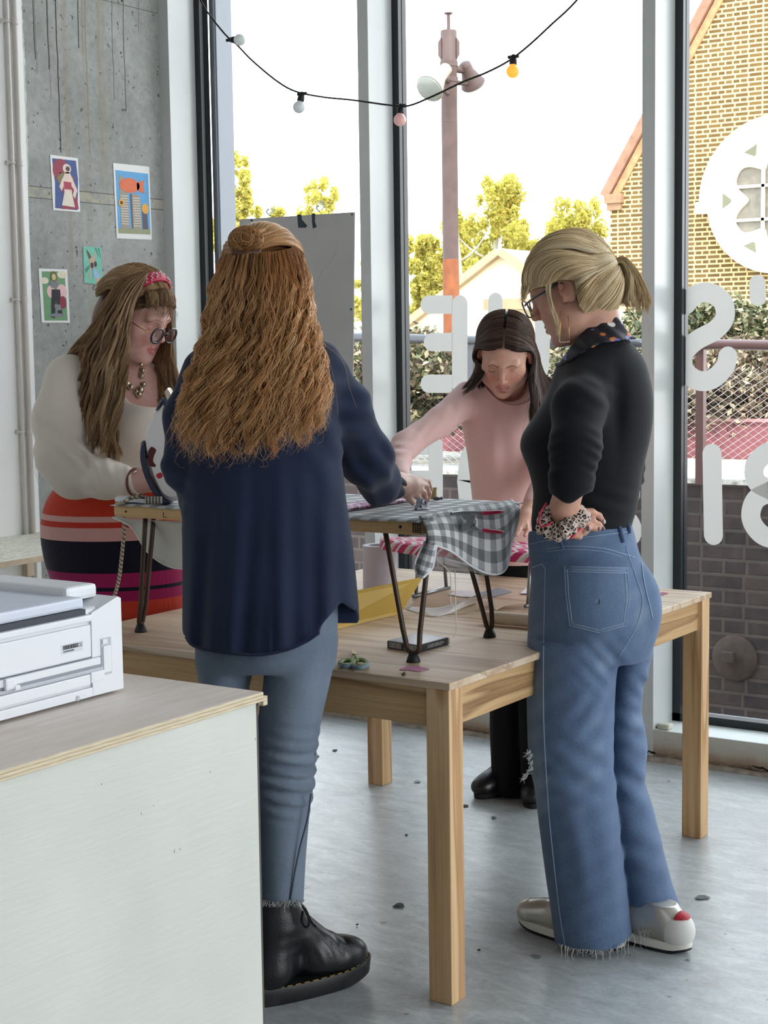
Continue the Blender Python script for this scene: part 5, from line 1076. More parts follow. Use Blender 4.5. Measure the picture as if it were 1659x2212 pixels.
# ================================================================== FIGURE MODELLING: smooth blended solids meshed with surface nets
def pix(P):
    q = P-CPOS; d = q@_fw; return 829.5+FPX*(q@_r2)/d, 1106-FPX*(q@_u2)/d, P[:, 1]
class Sol:
    "a list of (distance function, centre, reach, blend, op)"
    def __init__(s): s.p = []; s.disp = []; s.post = []
    def _add(s, f, c, R, k, op): s.p.append((f, np.asarray(c, float), R, k, op)); return s
    def cone(s, a, b, ra, rb, k=.012, flat=None, op='u'):
        a = np.asarray(a, float); b = np.asarray(b, float); ab = b-a; L2 = ab@ab+1e-12
        def f(P):
            t = np.clip((P-a)@ab/L2, 0, 1); q = P-a-t[:, None]*ab; r = ra+(rb-ra)*t
            if flat is not None:
                n, sc = flat; h = q@n; q = q+np.outer(h*(1/sc-1), n); d = np.sqrt((q*q).sum(1))-r; return d*min(1, sc+.25*(1-sc))
            return np.sqrt((q*q).sum(1))-r
        return s._add(f, (a+b)/2, np.sqrt(L2)/2+max(ra, rb), k, op)
    def chain(s, pts, rs, k=.012, flat=None, op='u'):
        for i in range(len(pts)-1): s.cone(pts[i], pts[i+1], rs[i], rs[i+1], k, flat, op)
        return s
    def ell(s, c, r, R=None, k=.015, op='u'):
        c = np.asarray(c, float); r = np.asarray(r, float)
        def f(P):
            q = P-c
            if R is not None: q = q@R
            k0 = np.sqrt(((q/r)**2).sum(1)); k1 = np.sqrt(((q/(r*r))**2).sum(1))+1e-9
            return np.where(k0 < 1e-3, -r.min(), k0*(k0-1)/k1)
        return s._add(f, c, r.max(), k, op)
    def loft(s, rings, k=.02, off=0.0, op='u', pw=2.0):
        "rings (v, uL, uR, depth, half depth) from top to bottom, taken along sight lines"
        A = []
        for v, L, R_, Y, b in rings:
            p0, p1 = J(L, v, Y), J(R_, v, Y); A.append(((p0[2]+p1[2])/2, (p0[0]+p1[0])/2, (p1[0]-p0[0])/2, Y, b))
        A = catmull(np.array(A), 160); A = A[np.argsort(A[:, 0])]; z, cx, a, cy, b = A.T; z0, z1 = z[0], z[-1]
        def f(P):
            zz = np.clip(P[:, 2], z0, z1); X = (P[:, 0]-np.interp(zz, z, cx)); Yy = (P[:, 1]-np.interp(zz, z, cy)); aa = np.maximum(np.interp(zz, z, a)+off, .004); bb = np.maximum(np.interp(zz, z, b)+off, .004)
            if pw != 2.0: k0 = (np.abs(X/aa)**pw+np.abs(Yy/bb)**pw)**(1/pw); d = (k0-1)*np.minimum(aa, bb)
            else:
                k0 = np.sqrt((X/aa)**2+(Yy/bb)**2); k1 = np.sqrt((X/aa**2)**2+(Yy/bb**2)**2)+1e-9; d = np.where(k0 < .02, -np.minimum(aa, bb), k0*(k0-1)/k1)
            e = np.maximum(P[:, 2]-z1, z0-P[:, 2]); return np.where(e > 0, np.sqrt(np.maximum(d, 0)**2+e**2), np.maximum(d, e))
        c = np.array([cx.mean(), cy.mean(), (z0+z1)/2]); R_ = np.sqrt(((z1-z0)/2)**2+max((np.abs(cx-c[0])+a).max(), (np.abs(cy-c[1])+b).max())**2)+abs(off)
        return s._add(f, c, R_, k, op)
    def use(s, other, off, k=.02):
        "the shape of a garment, shrunk: the body that fills it"
        lo, hi = bounds(other, 0); return s._add(lambda P: other.ev(P)+off, (lo+hi)/2, np.linalg.norm(hi-lo)/2, k, 'u')
    def ev(s, P, blk=None):
        d = np.full(len(P), 1.0)
        for f, c, R, k, op in s.p:
            m = ((P-c)**2).sum(1) < (R+.05)**2
            if not m.any(): continue
            e = f(P[m]); cur = d[m]
            if op == 'u': h = np.clip(.5+.5*(cur-e)/k, 0, 1); d[m] = cur+(e-cur)*h-k*h*(1-h)
            else: e = -e; h = np.clip(.5-.5*(cur-e)/k, 0, 1); d[m] = cur+(e-cur)*h+k*h*(1-h)
        for g in s.disp:
            m = np.abs(d) < .05
            if m.any(): d[m] += g(P[m])
        for g in s.post: d = g(P, d)
        return d
def nets(fn, lo, hi, h, B=8, pad=.012):
    lo = np.asarray(lo, float); hi = np.asarray(hi, float); nb = np.maximum(1, np.ceil((hi-lo)/(h*B)).astype(int)); n = nb*B+1
    bc = np.stack(np.meshgrid(*[np.arange(q) for q in nb], indexing='ij'), -1).reshape(-1, 3)
    cen = lo+(bc+.5)*B*h; dv = fn(cen); keep = np.abs(dv) < .87*B*h*1.25+pad
    G = np.empty(n, np.float32)
    D = dv.reshape(nb); G[:-1, :-1, :-1] = np.repeat(np.repeat(np.repeat(D, B, 0), B, 1), B, 2); G[-1] = G[-2]; G[:, -1] = G[:, -2]; G[:, :, -1] = G[:, :, -2]
    loc = np.stack(np.meshgrid(*[np.arange(B+1)]*3, indexing='ij'), -1).reshape(-1, 3); kb = bc[keep]
    for i in range(0, len(kb), 1200):
        idx = (kb[i:i+1200, None]*B+loc[None]).reshape(-1, 3); G[idx[:, 0], idx[:, 1], idx[:, 2]] = fn(lo+idx*h)
    S = G < 0; c8 = [(i, j, k) for i in (0, 1) for j in (0, 1) for k in (0, 1)]
    sl = lambda A, o: A[o[0]:n[0]-1+o[0], o[1]:n[1]-1+o[1], o[2]:n[2]-1+o[2]]
    cnt = np.zeros(n-1, np.int8)
    for o in c8: cnt += sl(S, o)
    act = (cnt > 0) & (cnt < 8); ci = np.argwhere(act); vid = np.full(n-1, -1, np.int64); vid[act] = np.arange(len(ci))
    gv = [G[ci[:, 0]+o[0], ci[:, 1]+o[1], ci[:, 2]+o[2]] for o in c8]; acc = np.zeros((len(ci), 3)); w = np.zeros(len(ci))
    for a in range(8):
        for ax in range(3):
            if c8[a][ax] == 0:
                b = a+(4, 2, 1)[ax]; m = (gv[a] < 0) != (gv[b] < 0); t = gv[a][m]/(gv[a][m]-gv[b][m]); p = np.tile(np.array(c8[a], float), (m.sum(), 1)); p[:, ax] += t; acc[m] += p; w[m] += 1
    V = lo+(ci+acc/w[:, None])*h; Fs = []
    for ax in range(3):
        o = [0, 0, 0]; o[ax] = 1; A_ = S[:n[0]-o[0], :n[1]-o[1], :n[2]-o[2]]; B_ = S[o[0]:, o[1]:, o[2]:]; e = np.argwhere(A_ != B_); b, c = [q for q in range(3) if q != ax]
        ok = (e[:, b] > 0) & (e[:, c] > 0) & (e[:, b] < n[b]-1) & (e[:, c] < n[c]-1) & (e[:, ax] < n[ax]-1); e = e[ok]
        q = []
        for db, dc in ((-1, -1), (0, -1), (0, 0), (-1, 0)):
            x = e.copy(); x[:, b] += db; x[:, c] += dc; q.append(vid[x[:, 0], x[:, 1], x[:, 2]])
        f = np.stack(q, 1); ins = S[e[:, 0], e[:, 1], e[:, 2]]; 
        if ax == 1: ins = ~ins
        f[~ins] = f[~ins][:, ::-1]; Fs.append(f[(f >= 0).all(1)])
    return V, np.concatenate(Fs)
def bounds(sol, pad=.02):
    lo = np.min([c-R for f, c, R, k, op in sol.p if op == 'u'], 0)-pad; hi = np.max([c+R for f, c, R, k, op in sol.p if op == 'u'], 0)+pad; return lo, hi
def solid(name, sol, h, mat, parent, attrs=None, lo=None, hi=None, smooth_it=0):
    l0, h0 = bounds(sol); l0 = l0 if lo is None else np.maximum(l0, lo); h0 = h0 if hi is None else np.minimum(h0, hi)
    V, F = nets(sol.ev, l0, h0, h); a = attrs(V) if attrs else None
    return add_mesh(name, c2r(V), F, mat, parent, True, a)
def px(r, Y): return r*Y/FPX
# ---- heads
def frame(F, up=(0, 0, 1.)):
    F = np.asarray(F, float); F /= np.linalg.norm(F); U = np.asarray(up, float); U = U-(U@F)*F; U /= np.linalg.norm(U); X = np.cross(F, U); return np.stack([X, F, U], 1)   # columns: side, forward, up
class Head:
    def __init__(s, c, F, sc, up=(0, 0, 1.)): s.c = np.asarray(c, float); s.R = frame(F, up); s.s = sc
    def w(s, p): return s.c+s.R@(np.asarray(p, float)*s.s)
    def l(s, P): return ((P-s.c)@s.R)/s.s
def head_solid(S, H, open_eyes=False, chubby=0.0):
    w, q, R = H.w, H.s, H.R; e = lambda c, r, k=.015, op='u': S.ell(w(c), np.array(r)*q, R, k*q, op); cn = lambda a, b, ra, rb, k=.008, op='u': S.cone(w(a), w(b), ra*q, rb*q, k*q, None, op)
    e((0, -.012, .034), (.0735, .094, .084)); e((0, .028, -.030), (.061+.006*chubby, .060, .086), .03); e((0, .040, -.068), (.047+.008*chubby, .044, .040), .03); e((0, .072, -.098), (.021, .019, .016), .02)
    for x in (-1, 1):
        e((x*.043, .054, -.026), (.023+.004*chubby, .022, .024), .025); e((x*.052, .012, -.066), (.018, .034, .026), .03)
    cn((-.036, .076, .024), (0, .084, .022), .013, .012, .016); cn((.036, .076, .024), (0, .084, .022), .013, .012, .016)
    for x in (-1, 1): e((x*.031, .098, .004), (.018, .017, .013), .010, 's')
    for x in (-1, 1): e((x*.031, .0715, .004), (.0150, .0140, .0130), .004)
    cn((0, .086, .018), (0, .106, -.020), .0075, .0092, .010); e((0, .108, -.0245), (.0098, .0095, .0085), .006)
    for x in (-1, 1): e((x*.0105, .0975, -.029), (.0072, .0095, .0065), .005); e((x*.0065, .1015, -.0355), (.0032, .005, .0035), .002, 's')
    # lips
    for x in (-1, 1): cn((0, .0895, -.0555), (x*.0215, .0780, -.0600), .0058, .0030, .005); cn((0, .0885, -.0670), (x*.0195, .0775, -.0615), .0072, .0030, .006)
    cn((-.019, .0815, -.0607), (0, .0960, -.0610), .0016, .0018, .002, 's'); cn((.019, .0815, -.0607), (0, .0960, -.0610), .0016, .0018, .002, 's')
    cn((0, .094, -.042), (0, .0945, -.050), .0022, .0026, .004, 's'); e((0, .082, -.082), (.015, .008, .005), .008, 's')
    for x in (-1, 1):   # ears
        a = x*.0765; e((a+x*.003, -.012, -.002), (.0085, .0215, .0345), .006); e((a+x*.009, -.006, .002), (.0056, .0115, .0205), .004, 's'); cn((a+x*.005, .0, -.014), (a+x*.004, .004, -.026), .0052, .0060, .004); cn((a+x*.005, .006, -.004), (a+x*.005, .006, -.014), .0035, .0035, .003)
    return S
def face_attrs(H, base, lip, brow, blush, extra=None):
    base, lip, brow, blush = [np.array(srgb(*c)[:3]) for c in (base, lip, brow, blush)]
    def f(V):
        L = H.l(V); x, y, z = L.T; ax = np.abs(x); C = np.tile(base, (len(V), 1)); sm = lambda t: np.clip(t, 0, 1)[:, None]
        C = C+(blush-base)*sm(.75*np.exp(-((ax-.040)/.020)**2-((z+.034)/.018)**2)*(y > .03)); C = C+(blush-base)*sm(.65*np.exp(-(x/.012)**2-((z+.028)/.012)**2)*(y > .09))
        C = C+(blush-base)*sm(.5*np.exp(-((ax-.079)/.01)**2-((z+.002)/.03)**2))
        lipc = ((ax/.0225)**2+((z+.0612)/.0125)**2 < 1) & (y > .070); C = np.where(lipc[:, None], lip*.9+base*.1, C)
        C = np.where(((ax < .0205) & (np.abs(z+.0607+.0*ax) < .0011) & (y > .07))[:, None], lip*.35, C)
        bz = .0235+.0035*np.sin((ax-.010)/.036*PI)-.006*np.clip((ax-.034)/.014, 0, 1); bw = .0032*(1-.55*np.clip((ax-.014)/.034, 0, 1)); bm = np.clip(1.4-np.abs(z-bz)/bw, 0, 1)*((ax > .011) & (ax < .051) & (y > .04)); C = C+(brow-C)*(bm*.85)[:, None]
        C = C+(brow*.5-C)*sm(np.clip(1.3-np.abs(z+.0045-.02*(ax-.031)**2*30)/.0017, 0, 1)*((ax > .0185) & (ax < .0445) & (y > .055)))
        C = C+(blush*.72-C)*sm(.55*np.exp(-((ax-.031)/.014)**2-((z-.008)/.006)**2)*(y > .05))
        if extra is not None: C = extra(V, L, C)
        return {'skin': C}
    return f
def skin_mat(name):
    t = NT(name); a = t.new('ShaderNodeAttribute'); a.attribute_name = 'skin'; v = t.coord(); t.col(t.mix(.10, a.outputs['Color'], t.ramp(t.noise(v, 60, 4, .6), [(.35, (.30, .12, .09)), (.7, (.85, .66, .58))]))); t.bump(t.noise(v, 700, 2), .06, .001)
    return t.set(.48, 0, .4, sss=.08)
m_skin = skin_mat('skin')
def multi_body(name, sol, regs, attrs, parent):
    Vs, Fs, n = [], [], 0
    for lo, hi, h in regs:
        l0, h0 = bounds(sol); l0 = np.maximum(l0, lo); h0 = np.minimum(h0, hi); V, F = nets(sol.ev, l0, h0, h); Vs.append(V); Fs.append(F+n); n += len(V)
    V = np.concatenate(Vs); return add_mesh(name, c2r(V), np.concatenate(Fs), m_skin, parent, True, attrs(V))
# ---- hair
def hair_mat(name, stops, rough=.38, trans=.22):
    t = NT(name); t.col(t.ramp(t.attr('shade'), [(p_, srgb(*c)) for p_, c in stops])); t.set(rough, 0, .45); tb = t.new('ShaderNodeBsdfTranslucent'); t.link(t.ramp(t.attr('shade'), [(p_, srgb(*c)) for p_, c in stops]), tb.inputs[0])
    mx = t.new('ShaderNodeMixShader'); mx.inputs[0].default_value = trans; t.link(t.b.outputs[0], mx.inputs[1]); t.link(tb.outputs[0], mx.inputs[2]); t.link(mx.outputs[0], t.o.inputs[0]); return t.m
class Hair:
    def __init__(s, seed): s.r = np.random.default_rng(seed); s.V = []; s.F = []; s.S = []; s.n = 0
    def _put(s, V, F, S): s.V.append(V); s.F.append(F+s.n); s.S.append(S); s.n += len(V)
    def sheet(s, guides, n, K=22, clumps=60, spread=.5, wave=(0, .1), layer=.015, rad=.0009, frizz=.002, tip=(.85, 1.02), shade=(.2, .9), under=True, view=(0, -1, 0), root_dark=0.0, grow=1.0, conv=.5, clip_t=1.0, wrap=None):
        r = s.r; G = np.stack([catmull(np.array([J(*p) for p in g]), K) for g in guides]); m = len(G); view = np.asarray(view, float)
        cs = (np.arange(clumps)+r.random(clumps))/clumps; cph = r.random(clumps)*2*PI; cl = view*r.random(clumps)[:, None]*layer; csh = r.random(clumps); clam = wave[1]*(.75+.5*r.random(clumps)); cam_ = wave[0]*(.5+1.0*r.random(clumps)); ctip = tip[0]+(tip[1]-tip[0])*r.random(clumps)
        ci = r.integers(0, clumps, n); off = r.normal(size=n)*spread/clumps
        t = np.linspace(0, 1, K); T = t[None]*(ctip[ci]*(.93+.1*r.random(n)))[:, None]
        def at(sv, TT):
            x = np.clip(sv, 0, 1)*(m-1); i = np.clip(x.astype(int), 0, m-2); f = x-i; k = np.clip(TT, 0, 1.06)*(K-1); j = np.clip(k.astype(int), 0, K-2); g = k-j
            a = G[i, j]*(1-g)[..., None]+G[i, j+1]*g[..., None]; b = G[i+1, j]*(1-g)[..., None]+G[i+1, j+1]*g[..., None]; return a*(1-f)[..., None]+b*f[..., None]
        sv = cs[ci][:, None]+off[:, None]*(1-conv*T**1.5); P = at(np.broadcast_to(sv, T.shape), T)
        L = np.linalg.norm(np.diff(G, axis=1), axis=2).sum(1).mean(); ph = cph[ci][:, None]+r.normal(size=(n, 1))*.35
        amp = cam_[ci][:, None]*np.clip(T*2.2, 0, 1)**grow; arg = 2*PI*L*T/clam[ci][:, None]+ph
        P = P+amp[..., None]*(np.sin(arg)[..., None]*np.array([1., 0, .15])+.7*np.cos(arg)[..., None]*np.array([0, 1., 0]))
        P = P+cl[ci][:, None]+view*(r.random(n)*layer*.5)[:, None, None]+np.cumsum(r.normal(size=(n, K, 3)), 1)*frizz/np.sqrt(K)*np.clip(T, .1, 1)[..., None]
        if wrap is not None:
            P = s.lift(P, *wrap); u = P-wrap[1]; u /= np.linalg.norm(u, axis=2, keepdims=True); P = P+u*(.005*r.random(n)+.004*csh[ci])[:, None, None]*np.clip(T*5, .1, 1)[..., None]
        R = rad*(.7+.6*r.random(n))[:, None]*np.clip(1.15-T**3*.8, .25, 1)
        V, F = tube_arr(P, R, 3); sh = shade[0]+(shade[1]-shade[0])*np.clip(.65*csh[ci]+.35*r.random(n)+.0, 0, 1); sh = sh[:, None]*(1-root_dark*np.clip(1-T*4.0, 0, 1)); s._put(V, F, np.repeat(sh.ravel(), 3))
        if under:
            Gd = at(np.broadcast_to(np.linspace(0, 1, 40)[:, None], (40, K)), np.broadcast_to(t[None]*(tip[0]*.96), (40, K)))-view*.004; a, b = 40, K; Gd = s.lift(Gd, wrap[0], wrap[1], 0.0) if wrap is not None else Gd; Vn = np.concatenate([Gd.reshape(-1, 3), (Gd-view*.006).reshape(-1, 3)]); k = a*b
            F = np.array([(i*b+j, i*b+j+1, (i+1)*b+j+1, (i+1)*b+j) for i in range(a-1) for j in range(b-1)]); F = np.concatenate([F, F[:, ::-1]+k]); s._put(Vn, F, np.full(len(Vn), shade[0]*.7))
        return s
    def lift(s, P, sol, c, off):
        "keeps strands outside the skull"
        Q = P.reshape(-1, 3).copy(); 
        for _ in range(3):
            d = sol.ev(Q); m = d < off; u = Q[m]-c; u /= np.linalg.norm(u, axis=1, keepdims=True)+1e-9; Q[m] += u*(off-d[m])[:, None]
        return Q.reshape(P.shape)
    def wisps(s, paths, rad=.0006, shade=.8, K=18):
        P = np.stack([catmull(np.array([J(*p) for p in g]), K) for g in paths]); V, F = tube_arr(P, np.broadcast_to(rad*np.linspace(1, .4, K), P.shape[:2]), 3); s._put(V, F, np.full(len(V), shade)); return s
    def raw(s, P, rad, shade):
        V, F = tube_arr(P, np.broadcast_to(rad, P.shape[:2]), 3); s._put(V, F, np.repeat(np.broadcast_to(shade, P.shape[:2]).ravel(), 3)); return s
    def solid(s, sol, h, shade):
        l0, h0 = bounds(sol); V, F = nets(sol.ev, l0, h0, h); s._put(V, F, np.full(len(V), shade)); return s
    def build(s, name, mat, parent):
        return add_mesh(name, c2r(np.concatenate(s.V)), np.concatenate(s.F), mat, parent, True, {'shade': np.concatenate(s.S)})
def fold(amp, d, lam, c, s, ph=0.0, warp=.0):
    d = np.asarray(d, float); d = d/np.linalg.norm(d); c = np.asarray(c, float); s = np.broadcast_to(np.asarray(s, float), (3,))
    def f(P): return amp*np.sin(2*PI*(P@d)/lam+ph+warp*np.sin(7*P[:, 2]+5*P[:, 0]))*np.exp(-(((P-c)/s)**2).sum(1))
    return f
def cloth_mat(name, rgb, var=.06, scale=8, rough=.85, weave=900, sheen=.25, wb=.15):
    t = NT(name); c = srgb(*rgb); v = t.coord(); lo = tuple(x*(1-var) for x in c[:3]); hi = tuple(min(1, x*(1+var)) for x in c[:3]); t.col(t.ramp(t.noise(v, scale, 4), [(.3, lo), (.7, hi)])); t.bump(t.noise(v, weave, 2), wb, .0012); return t.set(rough, 0, .25, sheen=sheen)
def denim_mat(name, dark, mid, light, fade='fade'):
    t = NT(name); v = t.coord(); f = t.attr(fade); n = t.noise(mapv(t, v, (1, 1, .35)), 26, 4, .65); fv = t.math('ADD', f, t.math('MULTIPLY', t.math('SUBTRACT', n, .5), .35))
    c = t.ramp(fv, [(0, srgb(*dark)), (.5, srgb(*mid)), (1, srgb(*light))]); tw = t.noise(mapv(t, v, (900, 900, 260), rot=(0, .5, .4)), 1, 2); c = t.mix(.20, c, t.ramp(tw, [(.35, srgb(*dark)), (.7, srgb(*light))])); t.col(c); t.bump(tw, .25, .0012); return t.set(.85, 0, .2, sheen=.15)
def shoe_frame(heel, toe):
    heel = np.asarray(heel, float); toe = np.asarray(toe, float); f = toe-heel; L = np.linalg.norm(f); f /= L; s_ = np.array([-f[1], f[0], 0]); return heel, f, s_, L

# ================================================================== PERSON WITH LONG WAVY GINGER HAIR (back to the camera)
def shoe(parent, heel, toe, wid, name, kind):
    "heel, toe: floor points (camera-yaw frame)"
    h0, f, s_, L = shoe_frame(heel, toe); up = np.array([0, 0, 1.]); pt = lambda a, b, z: h0+f*(a*L)+s_*(b*wid/2)+up*z
    return h0, f, s_, L, pt
person2 = empty('person', c2r(np.array([-.24, 3.48, 0])), 'woman with long wavy ginger hair in navy shirt, seen from behind at the table', 'person', 'women around the ironing boards')
Y2 = 3.47
SH = Sol()
SH.loft([(724, 505, 640, 3.51, .065), (742, 450, 690, 3.50, .085), (770, 428, 716, 3.49, .105), (800, 414, 726, 3.48, .115), (860, 402, 730, 3.47, .125), (960, 394, 738, 3.47, .130), (1060, 394, 746, 3.47, .135), (1130, 397, 756, 3.475, .145), (1220, 399, 771, 3.48, .155), (1300, 399, 782, 3.48, .160), (1360, 399, 788, 3.48, .160), (1430, 404, 787, 3.48, .160)])
LA = [J(440, 800, 3.47), J(398, 900, 3.45), J(392, 1012, 3.47), J(420, 1085, 3.66), J(440, 1075, 3.84)]; LR = [px(46, 3.47), px(40, 3.46), px(38, 3.47), px(32, 3.6), .026]
RA = [J(690, 785, 3.49), J(742, 880, 3.54), J(790, 990, 3.66), J(820, 1040, 3.78), J(842, 1052, 3.86)]; RR = [px(48, 3.5), px(54, 3.54), px(55, 3.66), px(44, 3.78), px(30, 3.86)]
SH.chain(LA, LR, .03).chain(RA, RR, .035)
_hu = np.array([380, 400, 412, 440, 500, 560, 620, 662, 690, 695, 728, 736, 748, 790, 820]); _hv = np.array([1352, 1374, 1394, 1404, 1414, 1417, 1406, 1388, 1368, 1350, 1312, 1299, 1308, 1335, 1345])
def hem2(P, d):
    u, v, Y = pix(P); hv = np.interp(u, _hu, _hv); hv = np.where(P[:, 1] > 3.50, np.where(u > 690, 1346, 1360), hv); return np.maximum(d, (v-hv)*Y/FPX)
SH.post.append(hem2)
def folds2(P):
    w = np.clip((1.30-P[:, 2])/.45, 0, 1); b = (P[:, 1] < 3.5)
    x = P[:, 0]+.10*(P[:, 2]-1.0)*np.sign(P[:, 0]+.24)*.4
    return (.0075*np.sin(2*PI*x/.105+1.2*np.sin(4*P[:, 2]))+.004*np.sin(2*PI*x/.047+2+2*np.sin(3*P[:, 2])))*w
SH.disp += [folds2, fold(.005, (.7, .2, .7), .05, J(800, 1010, 3.62), (.09, .12, .09)), fold(.004, (.3, 0, 1), .045, J(745, 880, 3.5), (.07, .1, .1)), fold(.004, (.4, 0, 1), .04, J(395, 1040, 3.5), (.06, .1, .07)), fold(.004, (.8, 0, .5), .06, J(700, 900, 3.4), (.05, .15, .14))]
m_navy = cloth_mat('navy_brushed_cotton', (28, 38, 62), .12, 12, .9, 700, .12, .25)
sh_o = solid('shirt', SH, .006, m_navy, person2)
# turned-back cuff and hem stitching
CF = Sol(); CF.cone(J(832, 1050, 3.82), J(846, 1050, 3.90), px(34, 3.85), px(33, 3.88), .004); CF.cone(J(840, 1050, 3.84), J(870, 1046, 3.98), px(23, 3.85), px(22, 3.9), .004, None, 's'); CF.disp.append(fold(.0025, (.2, .3, 1), .028, J(845, 1050, 3.88), .06, 0, 1.0))
solid('cuff', CF, .004, mt('navy_cuff', (26, 34, 52), .85, var=.2, vs=60, bump=.3, bs=300), sh_o)
hemp = np.array([J(u, v-1, 3.47-.157*math.sqrt(max(0.02, 1-((u-593)/194)**2))-.004) for u, v in zip((402, 414, 440, 500, 560, 620, 662, 690), (1378, 1394, 1403, 1413, 1416, 1405, 1387, 1368))])
MB().tube(c2r(catmull(hemp, 60)), .0032, 6).build('hem_seam', m_navy, sh_o, True)
# jeans
JE = Sol()
JE.loft([(1240, 430, 725, 3.48, .125), (1330, 424, 730, 3.48, .130), (1400, 424, 727, 3.48, .125), (1425, 424, 724, 3.48, .115), (1440, 426, 722, 3.48, .10)], .02)
JE.loft([(1380, 560, 727, 3.48, .105), (1430, 570, 721, 3.48, .10), (1480, 568, 712, 3.48, .098), (1560, 556, 694, 3.48, .090), (1640, 548, 684, 3.485, .080), (1690, 547, 680, 3.49, .078), (1720, 549, 676, 3.49, .078), (1760, 551, 669, 3.49, .078), (1850, 555, 661, 3.49, .074), (1940, 558, 656, 3.49, .070), (1954, 558, 655, 3.49, .069)], .015)
JE.loft([(1380, 424, 566, 3.50, .105), (1430, 425, 554, 3.50, .10), (1480, 430, 540, 3.50, .095), (1560, 432, 532, 3.49, .085), (1660, 436, 526, 3.49, .078), (1760, 440, 524, 3.49, .078), (1940, 446, 524, 3.49, .070)], .01)
def hem_j2(P, d):
    u, v, Y = pix(P); return np.maximum(d, (v-1949-.04*(u-600))*Y/FPX)
JE.post.append(hem_j2)
for v, a in ((1590, .003), (1640, .005), (1690, .006), (1735, .005)): JE.disp.append(fold(a, (.25, 0, 1), .030, J(610, v, 3.44), (.09, .12, .035), v))
JE.disp.append(lambda P: -.006*np.exp(-((P[:, 2]-J(678, 1738, 3.49)[2])/.012)**2)*(P[:, 0] > J(640, 1700, 3.49)[0])*0)
def fade2(V):
    u, v, Y = pix(V); f = .45+.18*np.exp(-((u-640)/60)**2)-.18*np.exp(-((u-545)/25)**2)-.15*np.exp(-((v-1400)/40.)**2)+.12*np.exp(-((v-1660)/60.)**2)*np.sin(v/7.)  # besides the fading, darker just under the shirt hem and between the legs
    return {'fade': np.clip(f, 0, 1)}
m_jean2 = denim_mat('grey_blue_denim', (72, 84, 100), (106, 120, 138), (142, 154, 168))
je = solid('jeans', JE, .006, m_jean2, person2, fade2)
sm = [(727, 1335), (722, 1420), (705, 1500), (690, 1580), (683, 1640)]
MB().tube(c2r(catmull(np.array([J(u-5, v, 3.46) for u, v in sm]), 24)), .0022, 6).build('side_seam', m_jean2, je, True)
MB().tube(c2r(catmull(np.array([J(u, v, 3.425) for u, v in ((672, 1715), (664, 1770), (648, 1830), (636, 1890), (627, 1948))]), 24)), .0022, 6).build('outer_seam', m_jean2, je, True)
HR = Hair(5); fr = [[(u+random.uniform(-4, 4), 1944, 3.42+.0004*abs(u-610)), (u+random.uniform(-6, 6), 1951, 3.418), (u+random.uniform(-8, 8), 1956+random.uniform(0, 5), 3.415)] for u in range(560, 656, 2)]
fr += [[(617, 1946, 3.415), (614, 1960, 3.41), (616, 1972, 3.41), (620, 1980, 3.41)], [(615, 1946, 3.415), (615, 1962, 3.41), (613, 1976, 3.41)], [(627, 1944, 3.415), (623, 1954, 3.41), (625, 1964, 3.41)]]
HR.wisps(fr, .0011, .9, 8); HR.build('frayed_hem', hair_mat('denim_fray', [(0, (140, 150, 156)), (1, (196, 200, 198))]), je)
